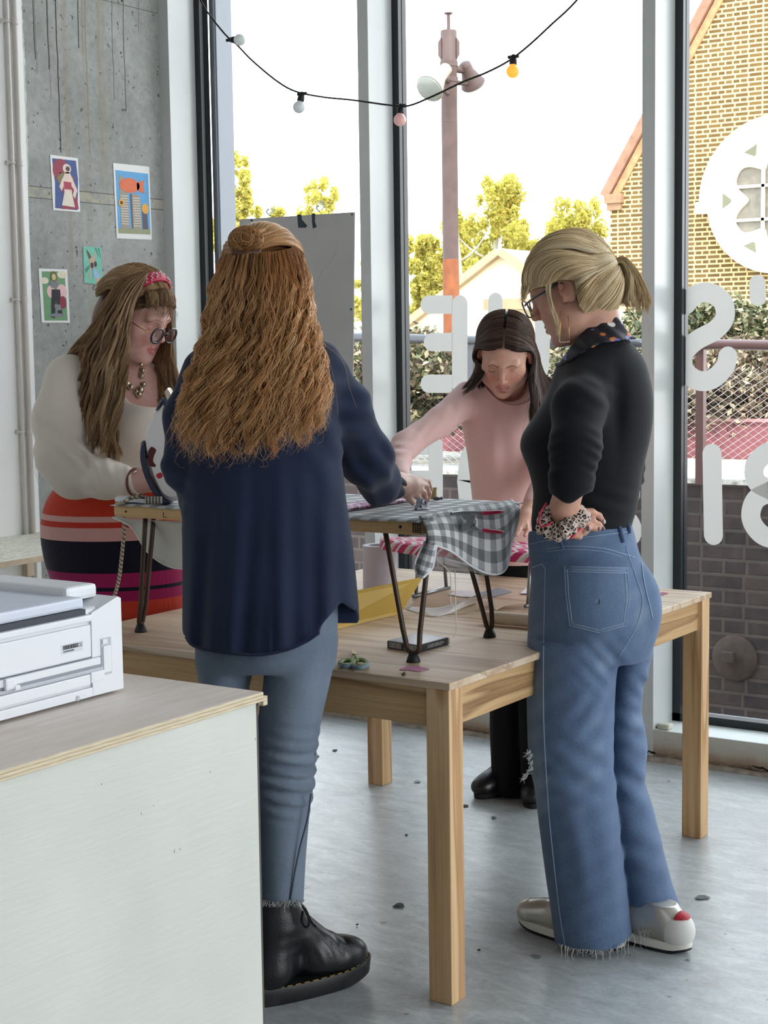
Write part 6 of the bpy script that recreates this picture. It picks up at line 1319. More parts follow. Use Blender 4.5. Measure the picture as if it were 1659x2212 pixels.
# boots
def boot(heel, toe, nm):
    h0, f, s_, L, pt = shoe(person2, heel, toe, .112, nm, 0)
    r = empty(nm, c2r(h0), None, None); r.parent = person2; r.location = tuple(c2r(h0)-np.array(person2.location))
    n = 48; a = np.linspace(0, 2*PI, n, endpoint=False); ox = .5+.5*np.cos(a); oy = np.sin(a)*(.86+.14*np.cos(a-.2)); oy = np.sign(oy)*np.abs(oy)**.75
    lay = [(.0, .93), (.004, .985), (.026, 1.0), (.036, 1.01), (.040, .985), (.040, .9)]; V = np.array([[pt(.5+(x-.5)*sc*(1.0), y*sc, z+.018*np.clip((x-.72)/.28, 0, 1)**2*(1 if z < .03 else 1.0)) for x, y in zip(ox, oy)] for z, sc in lay]); V = V.reshape(-1, 3)
    V[:n, 2] += 0; F = [(j*n+i, j*n+(i+1) % n, (j+1)*n+(i+1) % n, (j+1)*n+i) for j in range(len(lay)-1) for i in range(n)]+[tuple(range(n-1, -1, -1)), tuple((len(lay)-1)*n+i for i in range(n))]
    so = add_mesh('platform_sole', c2r(V), F, mt('boot_sole', (24, 25, 27), .45, spec=.5, bump=.1, bs=200), r, True)
    try: so.data.set_sharp_from_angle(angle=.6)
    except Exception: pass
    S = Sol(); S.ell(pt(.80, 0, .072), (.062, .048, .042), frame(f), .02); R_ = frame(f)
    S.p.clear()
    S.ell(pt(.80, 0, .066), np.array((.047, .060, .040)), R_, .02); S.ell(pt(.62, 0, .070), np.array((.046, .075, .046)), R_, .03); S.cone(pt(.60, 0, .10), pt(.34, 0, .175), .040, .047, .03); S.ell(pt(.22, 0, .075), np.array((.043, .060, .055)), R_, .03)
    S.cone(pt(.24, 0, .08), pt(.26, 0, .250), .046, .053, .03); S.post.append(lambda P, d: np.maximum(d, np.maximum(.038-P[:, 2], P[:, 2]-.262)))
    S.disp += [fold(.0018, f+np.array([0, 0, .4]), .022, pt(.62, 0, .10), (.05, .05, .03)), fold(.0015, (0, 0, 1), .03, pt(.3, 0, .15), (.05, .05, .05))]
    up_ = solid('leather_upper', S, .0045, mt('black_leather', (20, 21, 25), .30, spec=.6, var=.25, vs=14, bump=.15, bs=260), r)
    g = MB(); 
    for i in range(46):
        i0 = 2*PI*(i+.15)/46; i1 = 2*PI*(i+.75)/46; 
        def rim(t_): x = .5+.5*math.cos(t_); y = math.sin(t_)*(.86+.14*math.cos(t_-.2)); y = math.copysign(abs(y)**.75, y); return pt(.5+(x-.5)*.955, y*.955, .0412+.018*max(0, (x-.72)/.28)**2)
        g.tube(c2r(np.array([rim(i0), rim((i0+i1)/2), rim(i1)])), .0011, 5)
    g.build('welt_stitching', mt('yellow_welt', (176, 140, 66), .6), so)
    for k in range(4):
        t_ = k/3; c = pt(.80-.19*t_*1.0-.08, -.52+.06*t_, .092+.052*t_); ring = np.array([c+.0042*(math.cos(a_)*(f*.75+np.array([0, 0, -.55]))+math.sin(a_)*np.array([0, 0, 1.])*.9) for a_ in np.linspace(0, 2*PI, 13)]); MB().tube(c2r(ring), .0011, 5).build('eyelet', mt('eyelet_steel', (196, 200, 204), .25, metal=.8), up_, True)
        b_ = c+s_*.0; MB().tube(c2r(catmull(np.array([c, c+np.array([0, 0, .012])+f*.006-s_*-.012, c+np.array([0, 0, .016])+f*.012+s_*.030]), 8)), .0024, 7).build('lace', mt('lace_black', (16, 16, 18), .8), up_, True)
    for P_ in (((650, 1952, 3.47), (660, 1964, 3.47), (672, 1990, 3.46), (683, 2002, 3.46)), ((652, 1956, 3.46), (664, 1975, 3.455), (668, 1995, 3.455), (660, 2003, 3.455), (652, 1990, 3.46), (654, 1968, 3.46))):
        if nm == 'boot': MB().tube(c2r(catmull(np.array([J(*q) for q in P_]), 20)), .0026, 7).build('lace_end', mt('lace_black', (16, 16, 18), .8), up_, True)
    return r
boot(np.array([-.335, 3.445, 0]), np.array([-.052, 3.632, 0]), 'boot')
boot(np.array([-.47, 3.47, 0]), np.array([-.40, 3.76, 0]), 'boot.001')
# body under the clothes, head turned to the board
H2 = Head(J(572, 622, 3.535), (.05, .93, -.36), 1.0)
B2 = Sol(); head_solid(B2, H2); B2.cone(H2.w((0, -.035, -.06)), J(570, 765, 3.50), .055, .062, .03); B2.use(SH, .014, .03); B2.use(JE, .012, .02)
B2.chain([J(838, 1050, 3.85), J(860, 1042, 3.93)], [px(24, 3.85), px(20, 3.93)], .01)
hd = lambda pts, rs: B2.chain([J(*p_) for p_ in pts], [px(r_, 4.0) for r_ in rs], .004)
B2.chain([J(858, 1042, 3.93), J(884, 1048, 3.98), J(903, 1047, 4.02)], [px(21, 3.95), px(22, 3.98), px(15, 4.0)], .012); B2.chain([J(870, 1058, 3.95), J(894, 1064, 4.0)], [px(14, 3.95), px(12, 4.0)], .012)
hd([(902, 1036, 4.03), (924, 1041, 4.06), (930, 1056, 4.07), (928, 1072, 4.07)], [8, 6.5, 5.2, 4.2]); hd([(903, 1044, 4.01), (920, 1050, 4.045), (927, 1066, 4.055), (923, 1081, 4.055)], [8.5, 7, 5.6, 4.4])
hd([(900, 1054, 3.995), (915, 1064, 4.02), (919, 1076, 4.03), (915, 1087, 4.03)], [8.5, 7, 5.4, 4.2]); hd([(892, 1062, 3.98), (904, 1074, 4.00), (908, 1084, 4.01), (904, 1091, 4.01)], [8, 6.2, 5, 4]); hd([(872, 1062, 3.96), (884, 1076, 3.965), (892, 1087, 3.97)], [9, 7, 5])
for a_, b_ in (((862, 1030), (905, 1036)), ((866, 1036), (908, 1046)), ((866, 1042), (904, 1056))): B2.cone(J(*a_, 3.935), J(*b_, 3.99), px(3.2, 4), px(3.5, 4), .010)
B2.chain([J(440, 1075, 3.84), J(448, 1078, 3.92), J(452, 1082, 3.98)], [.024, .030, .022], .01)
for k in range(4): B2.chain([J(446+4*k, 1078, 3.95), J(450+5*k, 1084, 4.0), J(452+5*k, 1090, 4.02)], [.010, .0085, .007], .004)
B2.chain([J(440, 1080, 3.92), J(436, 1088, 3.97)], [.011, .008], .004)
big = np.array([9., 9, 9])
multi_body('body', B2, [(H2.c-[.16, .16, .24], H2.c+[.16, .16, .16], .0035), (J(835, 1000, 3.9)*[1, 1, 0]+[0, -.1, 1.0], J(945, 1000, 4.0)*[1, 1, 0]+[0, .2, 1.22], .0022), (-big, big, .010)], face_attrs(H2, (206, 164, 146), (176, 100, 94), (110, 76, 50), (206, 142, 126)), person2)
# hair
GING = [(0, (84, 54, 36)), (.3, (170, 118, 72)), (.6, (222, 168, 112)), (1, (250, 214, 162))]
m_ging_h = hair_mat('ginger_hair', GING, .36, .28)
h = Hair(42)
CAP = Sol(); CAP.ell(H2.w((0, -.020, .036)), np.array((.083, .094, .090)), H2.R, .02); CAP.ell(H2.w((0, -.04, -.03)), np.array((.080, .075, .085)), H2.R, .03); h.solid(CAP, .006, .18)
G2 = [[(486, 546, 3.53), (460, 612, 3.49), (447, 690, 3.45), (436, 750, 3.43), (408, 820, 3.38), (390, 890, 3.345), (380, 945, 3.335)],
      [(512, 555, 3.44), (488, 640, 3.40), (476, 740, 3.375), (446, 840, 3.335), (424, 915, 3.322), (414, 965, 3.322)],
      [(542, 550, 3.415), (528, 640, 3.37), (522, 740, 3.35), (500, 850, 3.312), (486, 930, 3.305), (482, 975, 3.305)],
      [(575, 548, 3.41), (575, 640, 3.36), (575, 740, 3.34), (565, 850, 3.305), (555, 930, 3.30), (548, 972, 3.30)],
      [(604, 545, 3.42), (620, 640, 3.37), (630, 740, 3.345), (632, 850, 3.31), (626, 920, 3.305), (622, 955, 3.305)],
      [(628, 540, 3.46), (656, 620, 3.42), (668, 720, 3.38), (680, 800, 3.345), (682, 880, 3.325), (678, 930, 3.325)],
      [(642, 532, 3.53), (668, 590, 3.49), (676, 680, 3.45), (692, 745, 3.42), (704, 815, 3.38), (704, 868, 3.355), (698, 905, 3.35)]]
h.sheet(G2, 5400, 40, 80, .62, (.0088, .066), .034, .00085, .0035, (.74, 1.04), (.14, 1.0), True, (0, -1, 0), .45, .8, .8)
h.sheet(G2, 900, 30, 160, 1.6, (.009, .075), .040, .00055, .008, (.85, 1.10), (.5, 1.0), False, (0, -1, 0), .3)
top = [[(658, 572, 3.55), (644, 546, 3.49), (604, 535, 3.445), (552, 548, 3.415)], [(662, 570, 3.58), (634, 524, 3.52), (588, 520, 3.455), (546, 540, 3.41)], [(640, 530, 3.62), (612, 508, 3.55), (574, 511, 3.47), (540, 532, 3.41)], [(600, 512, 3.63), (578, 502, 3.55), (550, 510, 3.46), (530, 530, 3.41)],
       [(545, 515, 3.62), (535, 508, 3.54), (524, 518, 3.46), (524, 535, 3.41)], [(500, 545, 3.60), (492, 532, 3.53), (505, 534, 3.46), (516, 545, 3.415)], [(480, 570, 3.55), (486, 556, 3.49), (500, 551, 3.44), (518, 552, 3.415)]]
h.sheet(top, 1900, 20, 60, .9, (.0006, .08), .008, .00075, .001, (.97, 1.02), (.25, .95), True, (0, -.7, .7), wrap=(CAP, H2.c, .003))
bc = J(531, 520, 3.405); r_ = h.r; n = 620; K = 26; tt = np.linspace(0, 1, K)
ax_ = r_.normal(size=(n, 3))*np.array([.9, .55, .9])+np.array([0, -1., .15]); ax_ /= np.linalg.norm(ax_, axis=1, keepdims=True); e1_ = np.cross(ax_, r_.normal(size=(n, 3))); e1_ /= np.linalg.norm(e1_, axis=1, keepdims=True); e2_ = np.cross(ax_, e1_)
ang = (r_.random(n)*2*PI)[:, None]+tt[None]*2.2; rr = (.78+.24*r_.random(n))[:, None, None]; P = rr*(np.cos(ang)[..., None]*e1_[:, None]+np.sin(ang)[..., None]*e2_[:, None])*np.array([.037, .030, .031])+bc
h.raw(P, .0008, (.25+.6*r_.random(n))[:, None]*(.55+.45*np.clip((P[..., 2]-bc[2])/.03+.6, 0, 1)))
BN = Sol(); BN.ell(bc, (.028, .022, .024), None); h.solid(BN, .004, .14)
BR = Sol(); BR.chain([J(508, 540, 3.40), J(530, 550, 3.392), J(556, 545, 3.40)], [.010, .013, .010], .006); h.solid(BR, .004, .05)
h.wisps([[(500, 500, 3.41), (493, 512, 3.40), (492, 530, 3.40)], [(540, 490, 3.41), (560, 482, 3.42), (585, 488, 3.43)], [(560, 500, 3.42), (590, 488, 3.46), (640, 520, 3.5)], [(676, 640, 3.46), (700, 665, 3.46), (712, 690, 3.46)], [(450, 640, 3.47), (436, 690, 3.45), (428, 740, 3.43)], [(440, 700, 3.45), (420, 760, 3.42), (396, 830, 3.37)], [(690, 730, 3.42), (715, 790, 3.40), (726, 850, 3.37), (730, 900, 3.36)], [(696, 740, 3.42), (740, 780, 3.40), (756, 840, 3.39), (770, 880, 3.39)]], .0005, .9)
h.build('hair', m_ging_h, person2)

# ================================================================== PERSON IN BLACK TOP AND WIDE JEANS
person4 = empty('person', c2r(np.array([.50, 3.84, 0])), 'blonde woman with ponytail, black top and wide blue jeans, standing at the right', 'person', 'women around the ironing boards')
TP = Sol()
TP.loft([(732, 1262, 1345, 3.92, .062), (748, 1238, 1368, 3.92, .085), (770, 1216, 1386, 3.91, .105), (800, 1198, 1398, 3.90, .125), (850, 1182, 1408, 3.90, .145), (900, 1152, 1409, 3.90, .150), (935, 1130, 1405, 3.90, .152), (962, 1124, 1400, 3.90, .150), (985, 1130, 1394, 3.90, .147), (1015, 1142, 1388, 3.90, .142), (1060, 1152, 1381, 3.90, .136), (1100, 1150, 1374, 3.90, .136), (1125, 1148, 1366, 3.90, .136), (1150, 1150, 1360, 3.90, .126), (1190, 1154, 1356, 3.90, .12)])
A4 = [J(1274, 812, 3.845), J(1250, 880, 3.72), J(1243, 965, 3.655), J(1234, 1040, 3.655), J(1224, 1082, 3.67)]; R4_ = [px(44, 3.8), px(56, 3.72), px(54, 3.66), px(46, 3.65), px(34, 3.67)]
TP.chain(A4[:2], R4_[:2], .055).chain(A4[1:], R4_[1:], .022); TP.chain([J(1368, 860, 4.0), J(1378, 960, 4.02), J(1372, 1030, 3.97), J(1352, 1090, 3.90)], [px(32, 4), px(21, 4), px(18, 4), px(15, 3.9)], .012)
def hem4(P, d):
    u, v, Y = pix(P); m = (u-1140)/222; lim = 1186-34*m; cuff = (u < 1285) & (Y < 3.745); vc = 1060+.0035*np.clip(1243-u, -80, 80)**2*-.0+28*np.exp(-((u-1228)/32.)**2)
    return np.maximum(d, np.where(cuff, (v-vc), (v-lim))*Y/FPX)
TP.post.append(hem4)
TP.disp += [fold(.0035, (.55, 0, 1), .024, J(1288, 985, 3.62), (.03, .06, .05), .4, 1.0), fold(.003, (-.5, 0, 1), .026, J(1196, 990, 3.62), (.03, .06, .06), 1.0, 1.0), fold(.003, (.6, 0, 1), .036, J(1285, 850, 3.72), (.05, .08, .05)), fold(.004, (.2, 0, 1), .035, J(1372, 1020, 3.96), (.04, .06, .05), 0, 1.0), fold(.003, (.35, 0, 1), .04, J(1310, 1085, 3.75), (.10, .08, .035)),
            lambda P: -.010*np.exp(-((P[:, 0]-J(1372, 900, 3.8)[0]-.10*(1.3-P[:, 2])*0)/.035)**2-((P[:, 2]-J(1370, 880, 3.8)[2])/.10)**2)*0, lambda P: .012*np.exp(-((P[:, 0]-J(1335, 900, 3.76)[0])/.018)**2-((P[:, 2]-J(1335, 890, 3.76)[2])/.085)**2)*(P[:, 1] < 3.86)]
m_blk = cloth_mat('black_jersey', (15, 16, 22), .15, 10, .85, 900, .10, .12)
tp = solid('top', TP, .005, m_blk, person4)
CL = Sol(); CL.loft([(726, 1252, 1352, 3.90, .058), (740, 1240, 1362, 3.90, .070), (752, 1232, 1372, 3.90, .080)], .01); CL.post.append(lambda P, d: np.maximum(d, (pix(P)[1]-(752-.08*(pix(P)[0]-1240)))*3.9/FPX)); solid('neckband', CL, .004, m_blk, tp)
# jeans
JN = Sol()
JN.loft([(1128, 1145, 1362, 3.90, .134), (1160, 1141, 1371, 3.90, .142), (1200, 1143, 1381, 3.90, .152), (1240, 1147, 1395, 3.90, .163), (1280, 1146, 1408, 3.90, .170), (1320, 1142, 1413, 3.90, .170), (1360, 1141, 1412, 3.90, .163), (1395, 1141, 1408, 3.90, .15), (1420, 1142, 1402, 3.90, .13)])
JN.ell(J(1280, 1300, 3.79), (.085, .075, .09), None, .05); JN.ell(J(1378, 1310, 3.85), (.05, .07, .085), None, .05)
JN.loft([(1375, 1141, 1352, 3.86, .125), (1420, 1140, 1337, 3.85, .120), (1460, 1138, 1331, 3.845, .115), (1500, 1138, 1328, 3.84, .112), (1560, 1139, 1326, 3.835, .108), (1620, 1141, 1325, 3.83, .106), (1660, 1146, 1326, 3.825, .105), (1710, 1156, 1331, 3.82, .105), (1760, 1162, 1336, 3.82, .105), (1830, 1171, 1343, 3.815, .106), (1900, 1180, 1351, 3.81, .108), (1960, 1189, 1358, 3.81, .110), (2010, 1196, 1364, 3.81, .112), (2075, 1204, 1370, 3.81, .113)], .012)
JN.loft([(1375, 1310, 1411, 3.96, .12), (1420, 1306, 1405, 3.96, .115), (1460, 1302, 1395, 3.96, .108), (1500, 1298, 1386, 3.955, .102), (1540, 1296, 1386, 3.95, .10), (1590, 1297, 1395, 3.945, .10), (1630, 1298, 1396, 3.94, .10), (1675, 1298, 1391, 3.93, .10), (1710, 1302, 1399, 3.925, .10), (1760, 1308, 1414, 3.915, .10), (1830, 1320, 1431, 3.90, .102), (1900, 1334, 1449, 3.885, .105), (1960, 1346, 1470, 3.87, .107), (1990, 1353, 1483, 3.865, .109), (2030, 1362, 1492, 3.86, .11)], .010)
def hemj4(P, d):
    u, v, Y = pix(P); a = np.interp(u, [1180, 1205, 1240, 1300, 1330, 1352, 1372, 1400, 1440, 1486], [2022, 2040, 2052, 2056, 2049, 2033, 2013, 2009, 2004, 1990]); return np.maximum(d, (v-a)*Y/FPX)
def wb(P, d):
    u, v, Y = pix(P); return np.maximum(d, ((1148-.10*(u-1142))-v)*Y/FPX)
JN.post += [hemj4, wb]
for (u, v, Y, s_, a, dr, lam) in ((1310, 1440, 3.74, .06, .004, (1, 0, .9), .035), (1290, 1540, 3.73, .06, .004, (1, 0, -.8), .05), (1270, 1660, 3.72, .08, .004, (.7, 0, 1), .06), (1370, 1560, 3.86, .05, .006, (.5, 0, 1), .05), (1375, 1690, 3.84, .06, .006, (.8, 0, 1), .055), (1400, 1830, 3.80, .08, .004, (.5, 0, 1), .06), (1170, 1680, 3.75, .05, .005, (.3, 0, 1), .05), (1240, 1850, 3.71, .1, .003, (1, 0, .2), .07), (1390, 1480, 3.88, .04, .006, (.9, 0, .7), .04)):
    JN.disp.append(fold(a, dr, lam, J(u, v, Y), s_, u*.1, .6))
pk = [(1218, 1222), (1356, 1226), (1361, 1295), (1352, 1352), (1294, 1368), (1230, 1352), (1222, 1290)]
def inpoly(u, v, poly):
    r_ = np.zeros(len(u), bool); n = len(poly)
    for i in range(n):
        x0, y0 = poly[i]; x1, y1 = poly[(i+1) % n]; c = ((y0 > v) != (y1 > v)) & (u < (x1-x0)*(v-y0)/(y1-y0+1e-9)+x0); r_ ^= c
    return r_
def segd(u, v, pts):
    d = np.full(len(u), 1e9)
    for (x0, y0), (x1, y1) in zip(pts[:-1], pts[1:]):
        L2 = (x1-x0)**2+(y1-y0)**2; t = np.clip(((u-x0)*(x1-x0)+(v-y0)*(y1-y0))/L2, 0, 1); d = np.minimum(d, np.hypot(u-x0-t*(x1-x0), v-y0-t*(y1-y0)))
    return d
def fade4(V):
    u, v, Y = pix(V); f = np.full(len(V), .42); g = lambda cu, cv, su, sv: np.exp(-((u-cu)/su)**2-((v-cv)/sv)**2)
    f += .34*g(1155, 1560, 22, 190)+.28*g(1165, 1700, 24, 60)+.32*g(1290, 1300, 55, 50)+.26*g(1385, 1330, 22, 70)+.22*g(1300, 1420, 30, 40)+.16*g(1240, 1170, 90, 22)+.18*g(1280, 1570, 30, 90)+.2*g(1365, 1560, 18, 60)+.1*g(1270, 1700, 50, 80)
    f -= .22*g(1240, 1480, 40, 120)+.18*g(1270, 1900, 70, 120)+.30*g(1340, 1480, 16, 90)+.14*g(1420, 1900, 40, 90)+.18*g(1300, 1215, 70, 14)  # darker strip where the legs meet, darker patches on thigh, calf and yoke
    f += .05*np.sin(v/9.+u/14.)
    return {'fade': np.clip(f, 0, 1)}
m_jean4 = denim_mat('mid_blue_denim', (56, 74, 106), (88, 110, 142), (150, 166, 184))
jn = solid('jeans', JN, .005, m_jean4, person4, fade4)
# surface finder: sits stitching and pockets on the solid
def on_sol(sol, pts, Y0, Y1, off=.0008, n=90):
    out = []
    for u, v in pts:
        Ys = np.linspace(Y0, Y1, n); Q = np.array([J(u, v, y) for y in Ys]); d = sol.ev(Q); k = np.argmax(d < off)
        if d[k] >= off: k = np.argmin(np.abs(d))
        elif k > 0: t_ = (d[k-1]-off)/(d[k-1]-d[k]+1e-9); out.append(Q[k-1]*(1-t_)+Q[k]*t_); continue
        out.append(Q[k])
    return np.array(out)
def dens(pts, n): return catmull(np.array(pts, float), n)
m_stitch = mt('pale_stitch', (150, 170, 196), .8)
def seam(sol, pts, name, mat, par, r=.0012, n=40, Y=(3.6, 4.1), sm=True, off=.0006):
    q = dens(pts, n) if sm else np.concatenate([np.linspace(pts[i], pts[i+1], max(2, n//len(pts))) for i in range(len(pts)-1)]); return MB().tube(c2r(on_sol(sol, q, Y[0], Y[1], off)), r, 6).build(name, mat, par, True)
g = MB(); b_ = np.array(pk, float); cen = b_.mean(0); n_ = 12; 
edge = np.concatenate([np.linspace(b_[i], b_[(i+1) % 7], 8)[:-1] for i in range(7)]); rings = [on_sol(JN, cen+(edge-cen)*s_, 3.6, 4.0, .0030) for s_ in (1.0, .8, .55, .3, .08)]; rim0 = on_sol(JN, edge, 3.6, 4.0, -.002); R_ = [rim0]+rings; k = len(edge)
V = np.concatenate(R_); F = np.array([(j*k+i, j*k+(i+1) % k, (j+1)*k+(i+1) % k, (j+1)*k+i) for j in range(len(R_)-1) for i in range(k)])
po = add_mesh('back_pocket', c2r(V), F, m_jean4, jn, True, {'fade': np.concatenate([np.full(k*2, .62), np.full(k*4, .50)])})
for s_ in (.985, .90): seam(JN, [tuple(cen+(np.array(p_)-cen)*s_) for p_ in pk+[pk[0]]], 'pocket_stitch', m_stitch, po, .0007, 70, (3.6, 4.0), False, .0034)
seam(JN, [(1220, 1234), (1355, 1238)], 'pocket_hem', m_stitch, po, .0008, 20, (3.6, 4.0), False, .0034)
seam(JN, [(1386, 1216), (1392, 1260), (1404, 1310), (1410, 1338)], 'far_pocket_edge', m_stitch, jn, .0016, 24, (3.7, 4.1))
seam(JN, [(1150, 1226), (1176, 1224), (1176, 1300), (1174, 1420), (1174, 1540), (1178, 1640), (1186, 1760), (1198, 1880), (1210, 1980), (1220, 2040)], 'outer_seam', m_stitch, jn, .0014, 90)
seam(JN, [(1180, 1186), (1230, 1180), (1300, 1184), (1345, 1196), (1372, 1204)], 'yoke_seam', m_stitch, jn, .0010, 40); seam(JN, [(1180, 1192), (1230, 1187), (1300, 1191), (1343, 1203)], 'yoke_seam', m_stitch, jn, .0007, 40)
seam(JN, [(1352, 1180), (1360, 1206), (1378, 1260), (1388, 1300), (1376, 1350), (1352, 1395), (1336, 1418)], 'seat_seam', m_stitch, jn, .0012, 40, (3.6, 4.1))
seam(JN, [(1143, 1176), (1180, 1168), (1240, 1163), (1300, 1156), (1362, 1148)], 'waistband_seam', m_stitch, jn, .0009, 40)
for (a, b2) in (((1205, 1160), (1217, 1186)), ((1333, 1122), (1347, 1172)), ((1356, 1122), (1360, 1152))):
    q = on_sol(JN, np.linspace(a, b2, 6), 3.6, 4.05, .003); MB().tube(c2r(q), [.004, .0055, .0055, .0055, .0055, .004], 8).build('belt_loop', m_jean4, jn, True)
# ripped knee: frayed white threads over a gap
HR = Hair(8); kn = [(1142, 1622), (1147, 1632), (1150, 1645), (1147, 1658), (1140, 1668), (1136, 1676)]; base = on_sol(JN, kn, 3.6, 4.1, .002)
kp = []
for u, v in kn: kp += [[(u+random.uniform(-5, 5), v+random.uniform(-5, 5), 3.745), (u-4+random.uniform(-4, 4), v+6, 3.735), (u-6+random.uniform(-8, 8), v+random.uniform(2, 18), 3.735)] for _ in range(7)]
HR.wisps(kp, .0013, .8, 8)
fh = []
for u in list(range(1204, 1372, 3)): 
    v0 = np.interp(u, [1180, 1205, 1240, 1300, 1330, 1352, 1372], [2022, 2040, 2052, 2056, 2049, 2033, 2013]); yq = 3.81-.111*math.sqrt(max(.03, 1-((u-1287)/86)**2)); L_ = random.choice([4, 6, 8, 8, 12])
    fh.append([(u, v0-3, yq), (u+random.uniform(-3, 3), v0+L_*.5, yq-.002), (u+random.uniform(-6, 6), v0+L_, yq-.002)])
for u, L_ in ((1214, 26), (1222, 30), (1228, 34), (1240, 30), (1292, 38), (1298, 44), (1304, 36), (1312, 30), (1320, 26), (1336, 30), (1342, 26), (1352, 36), (1358, 42), (1366, 40), (1380, 40), (1388, 34), (1396, 46)):
    v0 = np.interp(u, [1180, 1205, 1240, 1300, 1330, 1352, 1372, 1400, 1440], [2022, 2040, 2052, 2056, 2049, 2033, 2013, 2009, 2004]); yq = 3.70 if u < 1370 else 3.765; yq -= 0
    w_ = random.uniform(-10, 12); e = min(v0+L_, 2092 if u < 1370 else 2070); fh.append([(u, v0-3, yq), (u+w_*.6, v0+L_*.4, yq-.003), (u+w_*.2, v0+L_*.7, yq-.003), (u+w_, e, yq-.003)])
for u in range(1374, 1486, 3):
    v0 = np.interp(u, [1372, 1400, 1440, 1486], [2013, 2009, 2004, 1990]); yq = 3.865-.108*math.sqrt(max(.03, 1-((u-1420)/70)**2)); L_ = random.choice([5, 8, 14, 22]); w_ = random.uniform(-8, 12); fh.append([(u, v0-3, yq), (u+w_*.5, v0+L_*.5, yq-.004), (u+w_, v0+L_, yq-.004)])
HR.wisps(fh, .0011, .9, 9); HR.build('frayed_threads', hair_mat('denim_fray4', [(0, (120, 140, 170)), (.7, (190, 196, 200)), (1, (226, 222, 210))]), jn)
# trainers
m_silver = mt('silver_leather', (196, 192, 184), .30, metal=.65, var=.08, vs=18); m_grey = mt('trainer_grey', (214, 212, 206), .5, bump=.1, bs=300); m_sole = mt('trainer_sole', (222, 218, 208), .6); m_out = mt('trainer_outsole', (28, 28, 30), .6); m_rd = mt('trainer_red', (170, 30, 44), .5)
def trainer(heel, toe, nm, red):
    h0, f, s_, L, pt = shoe(person4, heel, toe, .096, nm, 0); r = empty(nm, c2r(h0)); r.parent = person4; r.location = tuple(c2r(h0)-np.array(person4.location)); n = 44
    a = np.linspace(0, 2*PI, n, endpoint=False); ox = .5+.5*np.cos(a); oy = np.sign(np.sin(a))*np.abs(np.sin(a))**.8*(.88+.12*np.cos(a))
    def slab_(lay, name, mat):
        V = np.array([[pt(.5+(x-.5)*sc, y*sc, z+.012*max(0, (x-.8)/.2)**2+.010*max(0, (.14-x)/.14)) for x, y in zip(ox, oy)] for z, sc in lay]).reshape(-1, 3); m_ = len(lay); F = [(j*n+i, j*n+(i+1) % n, (j+1)*n+(i+1) % n, (j+1)*n+i) for j in range(m_-1) for i in range(n)]+[tuple(range(n-1, -1, -1)), tuple((m_-1)*n+i for i in range(n))]
        o = add_mesh(name, c2r(V), F, mat, r, True)
        try: o.data.set_sharp_from_angle(angle=.7)
        except Exception: pass
    slab_([(0, .95), (.003, .99), (.009, 1.0)], 'outsole', m_out); slab_([(.009, 1.0), (.016, 1.01), (.028, .985), (.028, .9)], 'midsole', m_sole)
    R_ = frame(f); S = Sol(); S.ell(pt(.82, 0, .042), (.041, .050, .034), R_, .02); S.ell(pt(.58, 0, .050), (.041, .075, .042), R_, .03); S.ell(pt(.20, 0, .055), (.038, .055, .046), R_, .03); S.cone(pt(.52, 0, .07), pt(.30, 0, .095), .034, .036, .03); S.post.append(lambda P, d: np.maximum(d, np.maximum(.025-P[:, 2], P[:, 2]-.112)))
    solid('upper', S, .004, m_silver, r)
    T = Sol(); T.ell(pt(.86, 0, .040), (.0425, .046, .0345), R_, .01); T.post.append(lambda P, d: np.maximum(d, np.maximum(.026-P[:, 2], .80*L-(P-h0)@f))); solid('toe_cap', T, .0035, mt('silver_toe', (206, 200, 190), .35, metal=.5), r)
    Hc = Sol(); Hc.ell(pt(.17, 0, .055), (.0395, .052, .048), R_, .01); Hc.post.append(lambda P, d: np.maximum(d, np.maximum(np.maximum(.026-P[:, 2], P[:, 2]-.088), (P-h0)@f-.20*L))); solid('heel_counter', Hc, .0035, m_grey, r)
    Rd = Sol(); Rd.ell(pt(.19, 0, .068), (.0385, .054, .038), R_, .01); Rd.post.append(lambda P, d: np.maximum(d, np.maximum(np.maximum(.088-P[:, 2], P[:, 2]-.104), (P-h0)@f-.12*L))); solid('red_collar', Rd, .0035, m_rd, r)
    g = MB()
    for k in range(5): t_ = k/4; g.tube(c2r(catmull(np.array([pt(.70-.28*t_, -.5, .066+.030*t_), pt(.70-.28*t_, 0, .086+.028*t_), pt(.70-.28*t_, .5, .066+.030*t_)]), 8)), .003, 6)
    g.build('laces', mt('trainer_lace', (120, 122, 126), .8), r, True)
trainer(onZ(1345, 2062, 0)@np.array([[CY, -SY, 0], [SY, CY, 0], [0, 0, 1]]), onZ(1124, 1994, 0)@np.array([[CY, -SY, 0], [SY, CY, 0], [0, 0, 1]]), 'trainer', 0)
trainer(onZ(1492, 2064, 0)@np.array([[CY, -SY, 0], [SY, CY, 0], [0, 0, 1]]), onZ(1300, 2006, 0)@np.array([[CY, -SY, 0], [SY, CY, 0], [0, 0, 1]]), 'trainer.001', 1)
